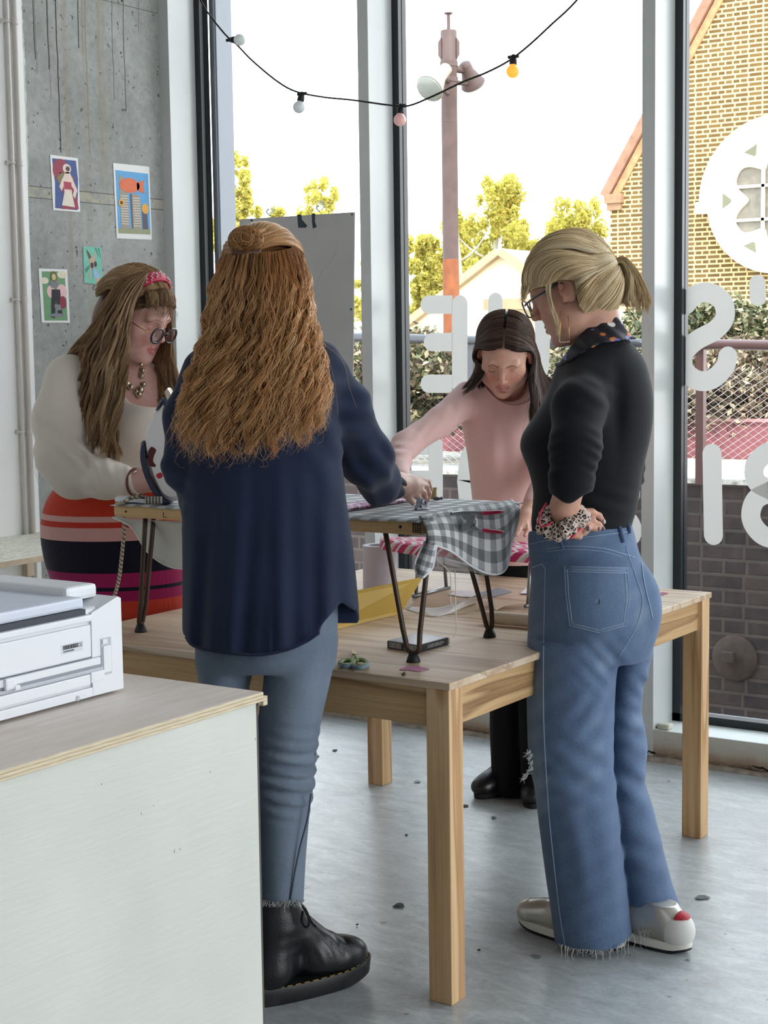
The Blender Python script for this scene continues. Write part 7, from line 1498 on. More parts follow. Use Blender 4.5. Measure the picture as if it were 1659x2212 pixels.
# body, head turned left, hand resting on the hip
H4 = Head(J(1235, 627, 3.87), (-.86, .36, -.38), 1.0)
B4 = Sol(); head_solid(B4, H4); B4.cone(H4.w((0, -.035, -.05)), J(1300, 745, 3.91), .054, .060, .03); B4.use(TP, .012, .03); B4.use(JN, .014, .02)
B4.chain([J(1228, 1060, 3.66), J(1220, 1095, 3.67), J(1215, 1118, 3.685)], [px(33, 3.66), px(30, 3.67), px(22, 3.68)], .012)
B4.chain([J(1216, 1116, 3.69), J(1240, 1124, 3.70), J(1262, 1122, 3.715)], [px(20, 3.69), px(22, 3.7), px(16, 3.71)], .012); B4.chain([J(1236, 1134, 3.70), J(1256, 1136, 3.71)], [px(18, 3.7), px(13, 3.7)], .012)
hd = lambda pts, rs: B4.chain([J(*p_) for p_ in pts], [px(r_, 3.7) for r_ in rs], .004)
hd([(1256, 1106, 3.715), (1278, 1106, 3.725), (1294, 1114, 3.735), (1304, 1128, 3.74)], [9, 8, 6.8, 5.2]); hd([(1260, 1122, 3.705), (1280, 1126, 3.71), (1293, 1133, 3.715), (1302, 1142, 3.72)], [8, 7.4, 6.4, 5.2]); hd([(1256, 1136, 3.70), (1272, 1138, 3.70), (1284, 1141, 3.705), (1293, 1144, 3.71)], [8, 7.2, 6.2, 5])
hd([(1250, 1148, 3.695), (1262, 1150, 3.69), (1269, 1144, 3.69), (1271, 1138, 3.69)], [7.6, 7, 6, 4.8]); hd([(1228, 1140, 3.69), (1240, 1155, 3.685), (1252, 1160, 3.685)], [10, 8.5, 6.5])
B4.chain([J(1352, 1090, 3.90), J(1330, 1120, 3.86), J(1318, 1130, 3.84)], [.020, .022, .015], .01)
ex4 = None
multi_body('body', B4, [(H4.c-[.17, .17, .20], H4.c+[.17, .17, .16], .0025), (J(1180, 1100, 3.7)*[1, 1, 0]+[0, -.09, .98], J(1325, 1100, 3.7)*[1, 1, 0]+[0, .10, 1.16], .0022), (-big, big, .010)], face_attrs(H4, (204, 152, 130), (184, 104, 98), (150, 116, 80), (206, 126, 106)), person4)
bo = [o for o in person4.children if o.name.startswith('body')][0]
for (u, v, Y, c, w_) in ((1305, 1126, 3.732, (206, 210, 214), 4), (1303, 1142, 3.714, (92, 96, 104), 4), (1294, 1143, 3.703, (96, 98, 104), 4), (1271, 1142, 3.682, (92, 96, 102), 5)):
    g = MB(); g.ball(J(u, v, Y), (px(w_*.8, Y), px(3, Y), px(w_*1.2, Y)), 10); V = np.concatenate(g.V); add_mesh('fingernail', c2r(V), g.F, mt('nail_%d' % c[0], c, .2, spec=.7), bo, True)
# leopard scrunchie on the wrist
SC_ = Sol(); cw = J(1214, 1122, 3.685); ax4 = frame(J(1240, 1128, 3.70)-J(1222, 1090, 3.67)); n = 22
for i in range(n):
    a = 2*PI*i/n; d_ = ax4[:, 0]*math.cos(a)+ax4[:, 2]*math.sin(a); rr = .040+.006*math.sin(5*a); SC_.ell(cw+d_*rr+ax4[:, 1]*.006*math.sin(3*a), np.array((.018, .017, .018))*(1+.15*math.sin(7*a)), None, .010)
SC_.disp.append(lambda P: .003*np.sin(14*np.arctan2((P-cw)@ax4[:, 2], (P-cw)@ax4[:, 0])))
t = NT('leopard_print'); v = t.coord(); vo = t.new('ShaderNodeTexVoronoi'); vo.inputs['Scale'].default_value = 95; t.link(v, vo.inputs['Vector']); vd = t.new('ShaderNodeTexVoronoi'); vd.feature = 'DISTANCE_TO_EDGE'; vd.inputs['Scale'].default_value = 95; t.link(v, vd.inputs['Vector'])
t.col(t.mix(t.ramp(vd.outputs['Distance'], [(.10, (0, 0, 0)), (.16, (1, 1, 1))]), srgb(214, 196, 184), t.ramp(vo.outputs['Distance'], [(.18, srgb(150, 112, 96)), (.30, srgb(30, 24, 26))]))); m_leo = t.set(.7, 0, .3)
sc = solid('scrunchie', SC_, .003, m_leo, person4)
MB().tube(c2r(np.array([J(*q) for q in ((1180, 1086, 3.665), (1168, 1106, 3.66), (1164, 1128, 3.66), (1168, 1138, 3.655), (1184, 1134, 3.648), (1193, 1128, 3.645))])), .0022, 7).build('red_binding', mt('red_binding', (216, 50, 78), .6), sc, True)
MB().tube(c2r(np.array([J(*q) for q in ((1262, 1132, 3.66), (1252, 1144, 3.655), (1240, 1156, 3.65), (1230, 1164, 3.65))])), .0024, 7).build('red_binding', mt('red_binding', (216, 50, 78), .6), sc, True)
# hair
m_blond = hair_mat('blonde_hair', [(0, (132, 104, 72)), (.35, (198, 168, 124)), (.7, (236, 212, 168)), (1, (252, 238, 206))], .34, .28)
h = Hair(77); CAP = Sol(); CAP.ell(H4.w((0, -.010, .038)), np.array((.0775, .094, .086)), H4.R, .02); CAP.ell(H4.w((0, -.055, -.01)), np.array((.066, .060, .070)), H4.R, .03); h.solid(CAP, .006, .28)
tie = (1316, 573, 3.90)
def onhead(a, b, lift=0.0):   # a: angle round from the face, b: height
    return None
s4 = [[(1136, 640, 3.82), (1128, 610, 3.80), (1140, 572, 3.79), (1190, 545, 3.77), (1260, 556, 3.79), (1308, 570, 3.86)], [(1150, 625, 3.80), (1152, 590, 3.785), (1185, 558, 3.765), (1235, 556, 3.765), (1280, 564, 3.80), (1310, 572, 3.865)], [(1178, 618, 3.78), (1196, 590, 3.765), (1230, 575, 3.755), (1265, 572, 3.775), (1295, 573, 3.82), (1312, 575, 3.865)],
      [(1205, 605, 3.775), (1222, 592, 3.762), (1248, 584, 3.757), (1275, 580, 3.785), (1300, 578, 3.83), (1314, 577, 3.87)], [(1240, 606, 3.772), (1254, 599, 3.762), (1272, 592, 3.775), (1292, 586, 3.80), (1306, 581, 3.84), (1315, 579, 3.875)], [(1250, 662, 3.785), (1264, 632, 3.772), (1280, 608, 3.785), (1298, 593, 3.81), (1310, 585, 3.85), (1317, 581, 3.88)], [(1268, 690, 3.82), (1288, 655, 3.805), (1304, 625, 3.815), (1314, 600, 3.84), (1319, 588, 3.87), (1321, 582, 3.89)], [(1300, 700, 3.86), (1314, 660, 3.85), (1322, 625, 3.855), (1326, 604, 3.86), (1328, 590, 3.875), (1325, 580, 3.885)], [(1322, 690, 3.90), (1330, 655, 3.90), (1334, 625, 3.90), (1335, 604, 3.90), (1334, 590, 3.90), (1329, 580, 3.90)]]
h.sheet(s4, 2600, 24, 80, .9, (.0008, .1), .010, .00075, .0012, (.96, 1.02), (.2, 1.0), True, (0, -1, .2), wrap=(CAP, H4.c, .003))
top4 = [[(1150, 600, 3.92), (1170, 548, 3.92), (1215, 515, 3.91), (1265, 512, 3.92), (1304, 540, 3.92), (1322, 566, 3.91)], [(1138, 600, 3.86), (1150, 555, 3.86), (1190, 520, 3.85), (1250, 512, 3.85), (1295, 538, 3.87), (1314, 566, 3.89)], [(1130, 610, 3.82), (1140, 570, 3.81), (1180, 532, 3.79), (1235, 524, 3.79), (1285, 545, 3.83), (1312, 568, 3.88)], [(1134, 630, 3.80), (1138, 590, 3.79), (1175, 552, 3.775), (1230, 540, 3.77), (1280, 553, 3.80), (1310, 570, 3.87)]]
h.sheet(top4, 1500, 24, 50, .9, (.0012, .12), .012, .00075, .0015, (.96, 1.02), (.35, 1.0), True, (0, -.7, .7), wrap=(CAP, H4.c, .003))
bg = [[(1150, 560, 3.84), (1134, 590, 3.83), (1128, 625, 3.83), (1127, 652, 3.83)], [(1165, 560, 3.81), (1148, 592, 3.80), (1138, 625, 3.80), (1132, 648, 3.80)], [(1182, 590, 3.78), (1178, 620, 3.78), (1184, 650, 3.785), (1198, 690, 3.79), (1204, 728, 3.79)], [(1192, 600, 3.775), (1189, 630, 3.775), (1195, 660, 3.78), (1204, 695, 3.79), (1208, 730, 3.79)]]
h.sheet(bg[:2], 420, 18, 24, 1.0, (.001, .1), .010, .0007, .002, (.85, 1.03), (.5, 1.0), False); h.sheet(bg[2:], 120, 22, 16, 1.0, (.0015, .1), .006, .0006, .002, (.8, 1.03), (.45, .95), False)
pt4 = [[(1318, 566, 3.89), (1344, 554, 3.88), (1366, 572, 3.87), (1388, 608, 3.87), (1402, 640, 3.87), (1406, 672, 3.87)], [(1318, 572, 3.885), (1344, 562, 3.87), (1362, 586, 3.855), (1372, 622, 3.85), (1378, 650, 3.85), (1376, 672, 3.85)], [(1318, 576, 3.885), (1342, 570, 3.865), (1354, 596, 3.85), (1356, 625, 3.845), (1352, 650, 3.845), (1362, 668, 3.845)], [(1318, 580, 3.89), (1340, 577, 3.875), (1348, 598, 3.86), (1340, 625, 3.86), (1330, 642, 3.86), (1336, 656, 3.86)]]
h.sheet(pt4, 1100, 22, 30, 1.0, (.0018, .09), .018, .0008, .002, (.85, 1.03), (.3, 1.0), True)
h.wisps([[(1262, 600, 3.765), (1282, 630, 3.77), (1276, 665, 3.79)], [(1380, 660, 3.86), (1398, 655, 3.86), (1410, 658, 3.86)], [(1376, 668, 3.86), (1394, 676, 3.86), (1404, 690, 3.86), (1398, 706, 3.86)], [(1200, 520, 3.85), (1250, 500, 3.86), (1306, 530, 3.88)], [(1180, 530, 3.82), (1240, 503, 3.84), (1300, 520, 3.88)], [(1320, 700, 3.87), (1345, 720, 3.87), (1362, 745, 3.85)], [(1310, 690, 3.85), (1330, 712, 3.85), (1350, 740, 3.83)], [(1370, 664, 3.85), (1392, 690, 3.85), (1396, 720, 3.85)], [(1392, 650, 3.87), (1406, 640, 3.87)]], .0005, .95)
h.build('hair', m_blond, person4)
HT = Sol(); HT.chain([J(1310, 562, 3.875), J(1322, 575, 3.87), J(1316, 590, 3.87)], [.012, .015, .012], .008); HT.disp.append(fold(.002, (.5, 0, 1), .012, J(1318, 575, 3.87), .05)); solid('hair_tie', HT, .003, mt('mauve_hair_tie', (168, 128, 122), .8, var=.2, vs=90), person4)
# glasses, ear-rings, neck scarf
def glasses(H, parent, rim_mat, rim_r, lens_w, lens_h, zc, yc, temple_mat, tr_, shape, tint=.12, sidey=-.02, wide=.033):
    r = empty('glasses', c2r(H.w((0, yc, zc)))); r.parent = parent; r.location = tuple(c2r(H.w((0, yc, zc)))-np.array(parent.location))
    t = NT('lens'); tr = t.new('ShaderNodeBsdfTransparent'); gl = t.new('ShaderNodeBsdfGlossy'); gl.inputs['Roughness'].default_value = .02; mx = t.new('ShaderNodeMixShader'); mx.inputs[0].default_value = tint; t.link(tr.outputs[0], mx.inputs[1]); t.link(gl.outputs[0], mx.inputs[2]); t.link(mx.outputs[0], t.o.inputs[0])
    for x in (-1, 1):
        a = np.linspace(0, 2*PI, 41); lx = np.sign(np.cos(a))*np.abs(np.cos(a))**shape*lens_w/2; lz = np.sign(np.sin(a))*np.abs(np.sin(a))**shape*lens_h/2
        P_ = np.array([H.w((x*wide+p_, yc-.10*abs(x*wide+p_)**2*8+.0, zc+q_)) for p_, q_ in zip(lx, lz)]); MB().tube(c2r(P_), rim_r, 8).build('rim', rim_mat, r, True)
        add_mesh('lens', c2r(P_[:-1]), [tuple(range(40))], t.m, r)
        e = x*(wide+lens_w/2+.002); MB().tube(c2r(catmull(np.array([H.w((e, yc-.008, zc+.006)), H.w((x*.074, yc-.03, zc+.010)), H.w((x*.080, .02, zc+.016)), H.w((x*.080, sidey, zc+.016)), H.w((x*.078, sidey-.03, zc-.004))]), 20)), tr_, 8).build('temple_arm', temple_mat, r, True)
    MB().tube(c2r(catmull(np.array([H.w((-(wide-lens_w/2), yc, zc+.004)), H.w((0, yc+.004, zc+.009)), H.w((wide-lens_w/2, yc, zc+.004))]), 9)), rim_r*.95, 8).build('bridge', rim_mat, r, True)
glasses(H4, person4, mt('slate_frame', (58, 68, 82), .3, spec=.6), .0019, .052, .042, -.002, .112, mt('slate_frame', (58, 68, 82), .3, spec=.6), .0024, .72, .14, -.005)
ER = empty('earring', c2r(J(1211, 700, 3.78))); ER.parent = person4; ER.location = tuple(c2r(J(1211, 700, 3.78))-np.array(person4.location)); m_gold = mt('gold_wire', (206, 158, 90), .25, metal=.9)
MB().tube(c2r(np.array([J(*q) for q in ((1210, 672, 3.765), (1210.5, 705, 3.762), (1211, 738, 3.762))])), .0011, 6).build('gold_bar', m_gold, ER, True); MB().tube(c2r(np.array([J(*q) for q in ((1227, 682, 3.785), (1229, 710, 3.78), (1230, 738, 3.775))])), .0010, 6).build('gold_bar', m_gold, ER, True)
g = MB()
for k in range(11): g.ball(c2r(J(1208.5, 704+3.4*k, 3.760)), .0014, 8)
for k in range(6): g.ball(c2r(J(1211+3.6*k, 739+.6*math.sin(k), 3.763+.002*k)), .0014, 8)
g.build('bead_string', mt('pearl_bead', (226, 206, 190), .3), ER, True)
SF = Sol(); SF.loft([(668, 1252, 1350, 3.915, .066), (688, 1236, 1358, 3.91, .082), (712, 1220, 1366, 3.905, .098), (735, 1209, 1374, 3.90, .112), (760, 1202, 1382, 3.90, .122), (790, 1198, 1390, 3.90, .130)], .01)
def scut(P, d):
    u, v, Y = pix(P); top_ = np.interp(u, [1210, 1235, 1262, 1290, 1310, 1335, 1362], [782, 744, 712, 686, 677, 685, 724]); bot = np.interp(u, [1210, 1240, 1270, 1300, 1330, 1362], [792, 776, 756, 742, 737, 733]); return np.maximum(d, np.maximum(top_-v, v-bot)*Y/FPX)
SF.post.append(scut); SF.disp.append(fold(.004, (1, 0, 1.2), .03, J(1290, 725, 3.85), .1))
t = NT('leaf_print_scarf'); v = t.coord(); vo = t.new('ShaderNodeTexVoronoi'); vo.inputs['Scale'].default_value = 38; vo.inputs['Randomness'].default_value = 1.0; t.link(mapv(t, v, (1, 1, 1.6), rot=(0, .6, .4)), vo.inputs['Vector']); s = sepxyz(t, vo.outputs['Color'])
pat = t.ramp(s[0], [(0, srgb(20, 22, 34)), (.30, srgb(106, 112, 176)), (.46, srgb(20, 22, 34)), (.56, srgb(196, 110, 60)), (.70, srgb(22, 24, 36)), (.80, srgb(226, 222, 222)), (.90, srgb(24, 24, 36))], 'CONSTANT'); t.col(t.mix(t.ramp(vo.outputs['Distance'], [(.36, (0, 0, 0)), (.44, (1, 1, 1))]), pat, srgb(20, 22, 34))); m_sf = t.set(.55)
solid('neck_scarf', SF, .004, m_sf, person4)

# ================================================================== PERSON IN PINK JUMPER, BENT OVER THE FAR TABLE
person3 = empty('person', c2r(np.array([.38, 5.12, 0])), 'dark-haired woman in pale pink jumper bent over the far table, facing the camera', 'person', 'women around the ironing boards')
PK = Sol()
PK.loft([(812, 1058, 1146, 5.03, .07), (828, 1024, 1172, 5.03, .09), (850, 1000, 1192, 5.03, .100), (885, 992, 1200, 5.035, .108), (930, 1000, 1200, 5.05, .112), (980, 1009, 1196, 5.07, .115), (1040, 1016, 1192, 5.095, .118), (1100, 1022, 1190, 5.10, .122), (1160, 1027, 1190, 5.14, .125), (1212, 1030, 1190, 5.17, .125)])
A3 = [J(1012, 858, 5.00), J(950, 912, 4.90), J(876, 962, 4.77), J(862, 1000, 4.64), J(866, 1030, 4.52)]; R3 = [px(36, 4.9), px(31, 4.86), px(29, 4.76), px(24, 4.64), px(19, 4.52)]
PK.chain(A3, R3, .022); PK.chain([J(1172, 858, 5.02), J(1190, 950, 4.98), J(1185, 1020, 4.90), J(1150, 1085, 4.80)], [px(36, 4.9), px(31, 4.9), px(28, 4.9), px(20, 4.8)], .022)
PK.ell(J(1100, 832, 4.95), (.056, .085, .050), None, .008, 's')
for (u, v, Y, s_, a, dr, lam) in ((866, 985, 4.66, .06, .0035, (.1, .1, 1), .026), (905, 950, 4.8, .06, .003, (.8, 0, -.6), .034), (1000, 870, 4.85, .05, .0035, (1, 0, -.4), .036), (1045, 960, 4.88, .09, .003, (1, 0, .1), .05), (1100, 1010, 4.92, .12, .0035, (1, 0, .12), .075), (1160, 940, 4.86, .07, .003, (.8, 0, .5), .05)): PK.disp.append(fold(a, dr, lam, J(u, v, Y), s_, u*.1, .5))
m_pink = cloth_mat('pale_pink_knit', (226, 188, 182), .03, 8, .9, 800, .25, .15)
pkj = solid('jumper', PK, .005, m_pink, person3)
TR = Sol(); TR.loft([(1170, 1036, 1186, 5.165, .112), (1230, 1028, 1194, 5.19, .12), (1300, 1026, 1196, 5.20, .122), (1360, 1030, 1194, 5.20, .115), (1400, 1034, 1190, 5.20, .10)])
TR.loft([(1330, 1030, 1116, 5.19, .09), (1420, 1040, 1124, 5.17, .085), (1500, 1056, 1132, 5.15, .078), (1580, 1058, 1136, 5.14, .072), (1680, 1062, 1136, 5.13, .066), (1712, 1064, 1136, 5.13, .066)], .012); TR.loft([(1330, 1106, 1196, 5.16, .09), (1420, 1112, 1196, 5.12, .085), (1500, 1118, 1194, 5.08, .078), (1580, 1122, 1192, 5.06, .072), (1680, 1126, 1190, 5.04, .066), (1722, 1128, 1190, 5.03, .066)], .012)
nbp = on_sol(PK, [(1043, 815), (1050, 838), (1066, 858), (1088, 872), (1112, 877), (1138, 870), (1158, 852)], 4.7, 5.2, .001); MB().tube(c2r(catmull(nbp, 40)), .0035, 8).build('neckband', m_pink, pkj, True)
solid('trousers', TR, .007, cloth_mat('black_trousers', (12, 12, 14), .1, 10, .9, 700, .05, .1), person3)
m_bl = mt('black_shoe_leather', (16, 16, 18), .32, spec=.6, bump=.1, bs=200)
def plain_shoe(par, heel, toe, nm):
    h0, f, s_, L, pt = shoe(par, heel, toe, .092, nm, 0); r = empty(nm, c2r(h0)); r.parent = par; r.location = tuple(c2r(h0)-np.array(par.location)); R_ = frame(f)
    S = Sol(); S.ell(pt(.80, 0, .036), (.042, .055, .034), R_, .02); S.ell(pt(.55, 0, .046), (.041, .07, .042), R_, .03); S.ell(pt(.20, 0, .05), (.037, .052, .046), R_, .03); S.cone(pt(.5, 0, .06), pt(.28, 0, .10), .033, .036, .03); S.post.append(lambda P, d: np.maximum(d, .018-P[:, 2])); solid('upper', S, .005, m_bl, r)
    n = 36; a = np.linspace(0, 2*PI, n, endpoint=False); V = np.array([[pt(.5+.5*math.cos(q)*sc, math.sin(q)*(.86+.14*math.cos(q))*sc, z) for q in a] for z, sc in ((0, .97), (.004, 1), (.016, 1.0), (.020, .95))]).reshape(-1, 3); F = [(j*n+i, j*n+(i+1) % n, (j+1)*n+(i+1) % n, (j+1)*n+i) for j in range(3) for i in range(n)]+[tuple(range(n-1, -1, -1)), tuple(3*n+i for i in range(n))]; add_mesh('sole', c2r(V), F, mt('shoe_sole_black', (20, 20, 20), .6), r)
    g = MB()
    for k in range(3): t_ = k/2; g.tube(c2r(catmull(np.array([pt(.66-.18*t_, -.45, .066+.018*t_), pt(.66-.18*t_, 0, .078+.018*t_), pt(.66-.18*t_, .45, .066+.018*t_)]), 8)), .0022, 6)
    g.build('laces', mt('lace_black', (16, 16, 18), .8), r, True)
cf = lambda u, v: onZ(u, v, 0)@np.array([[CY, -SY, 0], [SY, CY, 0], [0, 0, 1]])
plain_shoe(person3, cf(1032, 1732)+[.17, .185, 0], cf(1032, 1732)+[-.005, .03, 0], 'shoe'); plain_shoe(person3, cf(1148, 1752)+[.06, .245, 0], cf(1148, 1752)+[.0, .02, 0], 'shoe.001')
H3 = Head(J(1090, 764, 4.86), (-.13, -.76, -.62), .98, (.06, 0, 1))
B3 = Sol(); head_solid(B3, H3); B3.cone(H3.w((0, -.04, -.055)), J(1102, 856, 5.02), .050, .058, .03); B3.use(PK, .010, .02); B3.use(TR, .012, .02)
B3.chain([J(866, 1030, 4.52), J(872, 1050, 4.44), J(884, 1066, 4.36)], [px(15, 4.5), px(17, 4.4), px(12, 4.4)], .01)
for k in range(4): B3.chain([J(880+3*k, 1060+2*k, 4.38-.01*k), J(892+4*k, 1072+2*k, 4.32-.01*k), J(894+4*k, 1082+k, 4.29)], [px(6, 4.4), px(5, 4.4), px(4, 4.4)], .004)
B3.chain([J(872, 1058, 4.42), J(880, 1074, 4.38), J(890, 1082, 4.34)], [px(6.5, 4.4), px(5.5, 4.4), px(4.5, 4.4)], .004)
B3.chain([J(1150, 1085, 4.80), J(1134, 1116, 4.75), J(1124, 1136, 4.72)], [px(17, 4.8), px(16, 4.75), px(12, 4.7)], .012)
for k in range(4): B3.chain([J(1130-5*k, 1132+1*k, 4.72), J(1122-6*k, 1146+k, 4.68), J(1116-7*k, 1156, 4.66)], [px(6.2, 4.7), px(5.2, 4.7), px(4.2, 4.7)], .004)
B3.chain([J(1136, 1128, 4.73), J(1140, 1146, 4.69), J(1134, 1157, 4.67)], [px(6.5, 4.7), px(5.4, 4.7), px(4.4, 4.7)], .004)
multi_body('body', B3, [(H3.c-[.15, .17, .20], H3.c+[.15, .16, .16], .0022), (J(845, 1000, 4.4)*[1, 1, 0]+[0, -.16, .98], J(925, 1000, 4.5)*[1, 1, 0]+[0, .1, 1.16], .003), (J(1085, 1000, 4.7)*[1, 1, 0]+[0, -.1, .85], J(1165, 1000, 4.8)*[1, 1, 0]+[0, .1, 1.06], .003), (-big, big, .010)], face_attrs(H3, (210, 160, 138), (178, 108, 104), (78, 56, 44), (214, 140, 120)), person3)
m_brun = hair_mat('brunette_hair', [(0, (34, 26, 24)), (.35, (70, 54, 48)), (.7, (112, 90, 80)), (1, (170, 138, 112))], .32, .2)
h = Hair(31); CAP = Sol(); CAP.ell(H3.w((0, -.026, .036)), np.array((.0795, .086, .0885)), H3.R, .02); CAP.ell(H3.w((0, -.06, -.03)), np.array((.074, .052, .080)), H3.R, .03); h.solid(CAP, .005, .12)
hw = lambda x, y, z: tuple(H3.w((x, y, z)))
class _G: pass
def Jw(p):  # head-local point -> the (u, v, depth) triple the sheets take
    P = H3.w(p)[None]; u, v, Y = pix(P); return (float(u[0]), float(v[0]), float(Y[0]))
def cap_pts(az, el, k=1.0): return Jw((.082*k*math.sin(az)*math.cos(el), -.024+.090*k*math.cos(az)*math.cos(el), .034+.092*k*math.sin(el)))
# her right half (left in the picture): parting -> temple -> down over the shoulder
def side(sg, ends):
    out = []
    for i, (yy, zz) in enumerate(((.074, .082), (.050, .106), (.018, .124), (-.030, .128), (-.075, .108))):
        a = Jw((sg*.004, yy, zz)); b_ = Jw((sg*.045, yy*.92+.004, zz*.86)); c_ = Jw((sg*.079, .012-.020*i+.022, .040-.006*i)); d_ = Jw((sg*(.088), -.004-.018*i+.016, -.020)); out.append([a, b_, c_, d_]+ends[i])
    return out
GL = side(-1, [[(1042, 812, 4.84), (1030, 832, 4.84), (1012, 846, 4.83)], [(1038, 815, 4.85), (1024, 838, 4.85), (1004, 850, 4.84)], [(1036, 815, 4.87), (1020, 838, 4.87), (1000, 848, 4.86)], [(1034, 812, 4.90), (1018, 832, 4.90), (1000, 842, 4.90)], [(1036, 808, 4.93), (1022, 826, 4.93), (1008, 836, 4.93)]]) if False else None
sgl = 1 if H3.w((.05, 0, 0))[0] < H3.c[0] else -1
GL = side(sgl, [[(1048, 800, 4.83), (1036, 826, 4.82), (1016, 842, 4.82)], [(1040, 800, 4.85), (1028, 830, 4.84), (1006, 848, 4.83)], [(1034, 798, 4.87), (1022, 824, 4.86), (1004, 840, 4.86)], [(1032, 792, 4.90), (1022, 815, 4.90), (1008, 832, 4.90)], [(1036, 785, 4.93), (1026, 810, 4.93), (1014, 828, 4.93)]])
GR = side(-sgl, [[(1140, 815, 4.81), (1146, 860, 4.79), (1142, 930, 4.80)], [(1150, 815, 4.82), (1158, 870, 4.80), (1154, 960, 4.82)], [(1160, 815, 4.84), (1170, 870, 4.83), (1166, 950, 4.84)], [(1168, 810, 4.88), (1184, 850, 4.88), (1186, 900, 4.88)], [(1170, 800, 4.92), (1192, 830, 4.92), (1202, 860, 4.92)]])
h.sheet(GL, 1900, 26, 50, .9, (.0012, .12), .008, .0007, .0016, (.90, 1.03), (.10, .80), True, (0, -1, .3), wrap=(CAP, H3.c, .002)); h.sheet(GR, 2300, 30, 60, .9, (.0016, .14), .008, .0007, .0018, (.84, 1.03), (.10, .85), True, (0, -1, .3), wrap=(CAP, H3.c, .002))
h.sheet([[(1040, 745, 4.93), (1034, 790, 4.95), (1026, 835, 4.95)], [(1060, 740, 4.96), (1056, 790, 4.97), (1052, 840, 4.98)], [(1130, 745, 4.96), (1136, 790, 4.97), (1142, 845, 4.98)], [(1156, 750, 4.93), (1166, 800, 4.94), (1178, 850, 4.95)]], 1400, 14, 40, 1.0, (.001, .1), .01, .0008, .002, (.9, 1.03), (.05, .5), True)
h.wisps([[(1142, 860, 4.80), (1138, 930, 4.80), (1140, 985, 4.81), (1146, 1010, 4.82)], [(1140, 870, 4.80), (1132, 920, 4.80), (1124, 960, 4.80), (1122, 975, 4.80)], [(1036, 760, 4.84), (1024, 800, 4.83), (1018, 830, 4.83)], [(1140, 740, 4.82), (1152, 790, 4.81), (1152, 860, 4.8)]], .0005, .9)
h.build('hair', m_brun, person3)
g = MB(); g.ball(c2r(H3.w((-sgl*.084, .0, -.030))), (.0055, .005, .006), 10); g.build('ear_stud', mt('dark_stud', (30, 32, 44), .2, metal=.6), person3, True)

# ================================================================== PERSON IN CREAM JUMPER AND STRIPED SKIRT
person1 = empty('person', c2r(np.array([-.74, 4.62, 0])), 'woman with red headband, cream top and striped knit skirt, standing at the left', 'person', 'women around the ironing boards')
CR = Sol()
CR.loft([(778, 222, 318, 4.56, .07), (796, 178, 348, 4.57, .095), (820, 150, 366, 4.57, .115), (860, 140, 382, 4.57, .130), (900, 146, 396, 4.56, .140), (945, 160, 402, 4.56, .142), (990, 164, 398, 4.58, .140), (1040, 138, 392, 4.60, .145), (1080, 112, 392, 4.61, .155), (1100, 108, 394, 4.61, .155)])
A1 = [J(152, 822, 4.46), J(136, 905, 4.43), J(138, 985, 4.40), J(160, 1024, 4.38), J(230, 1035, 4.34), J(294, 1042, 4.31)]; R1 = [px(56, 4.5), px(61, 4.43), px(58, 4.4), px(50, 4.38), px(40, 4.34), px(29, 4.31)]
CR.chain(A1, R1, .03); CR.chain([J(345, 830, 4.70), J(392, 930, 4.66), J(400, 1000, 4.5), J(384, 1040, 4.34)], [px(36, 4.7), px(34, 4.66), px(30, 4.5), px(24, 4.3)], .02); CR.ell(J(322, 920, 4.46), (.085, .07, .075), None, .05)
NE = J(318, 812, 4.50)
CR.ell(J(330, 830, 4.47), (.085, .085, .075), None, .012, 's'); CR.ell(J(268, 790, 4.50), (.060, .08, .060), None, .02, 's')
CR.post.append(lambda P, d: np.maximum(d, np.where(P[:, 1] < 4.425, -1, (pix(P)[1]-1062)*P[:, 1]/FPX)))
CR.post.append(lambda P, d: np.maximum(d, (P[:, 0]-J(303, 1042, 4.31)[0])*np.where((P[:, 1] < 4.40) & (P[:, 2] < 1.20) & (P[:, 0] < J(345, 1042, 4.31)[0]), 1, 0)-np.where((P[:, 1] < 4.40) & (P[:, 2] < 1.20) & (P[:, 0] < J(345, 1042, 4.31)[0]), 0, 1)))
for (u, v, Y, s_, a, dr, lam) in ((180, 988, 4.34, .06, .007, (.8, 0, .9), .036), (222, 1002, 4.30, .06, .004, (.9, 0, .4), .036), (110, 960, 4.38, .07, .003, (.4, 0, 1), .05), (280, 1020, 4.3, .05, .003, (1, 0, .3), .026), (205, 830, 4.44, .05, .003, (1, 0, -.6), .04)): CR.disp.append(fold(a, dr, lam, J(u, v, Y), s_, u*.1, .5))
m_cream = cloth_mat('cream_jersey', (224, 214, 202), .03, 8, .85, 900, .25, .12)
cr = solid('jumper', CR, .005, m_cream, person1)
SK = Sol(); SK.loft([(1040, 128, 372, 4.615, .150), (1075, 104, 388, 4.62, .160), (1110, 93, 396, 4.62, .168), (1150, 90, 402, 4.62, .172), (1200, 97, 406, 4.62, .172), (1250, 112, 408, 4.62, .170), (1300, 126, 408, 4.62, .165), (1400, 140, 402, 4.62, .155), (1520, 150, 392, 4.62, .145), (1560, 152, 390, 4.62, .145)], .02)
def ribs(P): a = np.arctan2((P[:, 1]-4.62)/.165, (P[:, 0]+.76)/.2); return -.0016*np.abs(np.sin(a*62))
SK.disp.append(ribs)
SK.post.append(lambda P, d: np.maximum(d, ((1042+.06*(pix(P)[0]-100))-pix(P)[1])*P[:, 1]/FPX))
t = NT('striped_rib_knit'); zA = t.attr('zed'); 
STR = [(0, (204, 66, 44)), (.225, (206, 70, 44)), (.2251, (200, 60, 110)), ]
stops = []; zr = lambda v: (J(255, 1560, 4.45)[2], J(255, v, 4.45)[2])
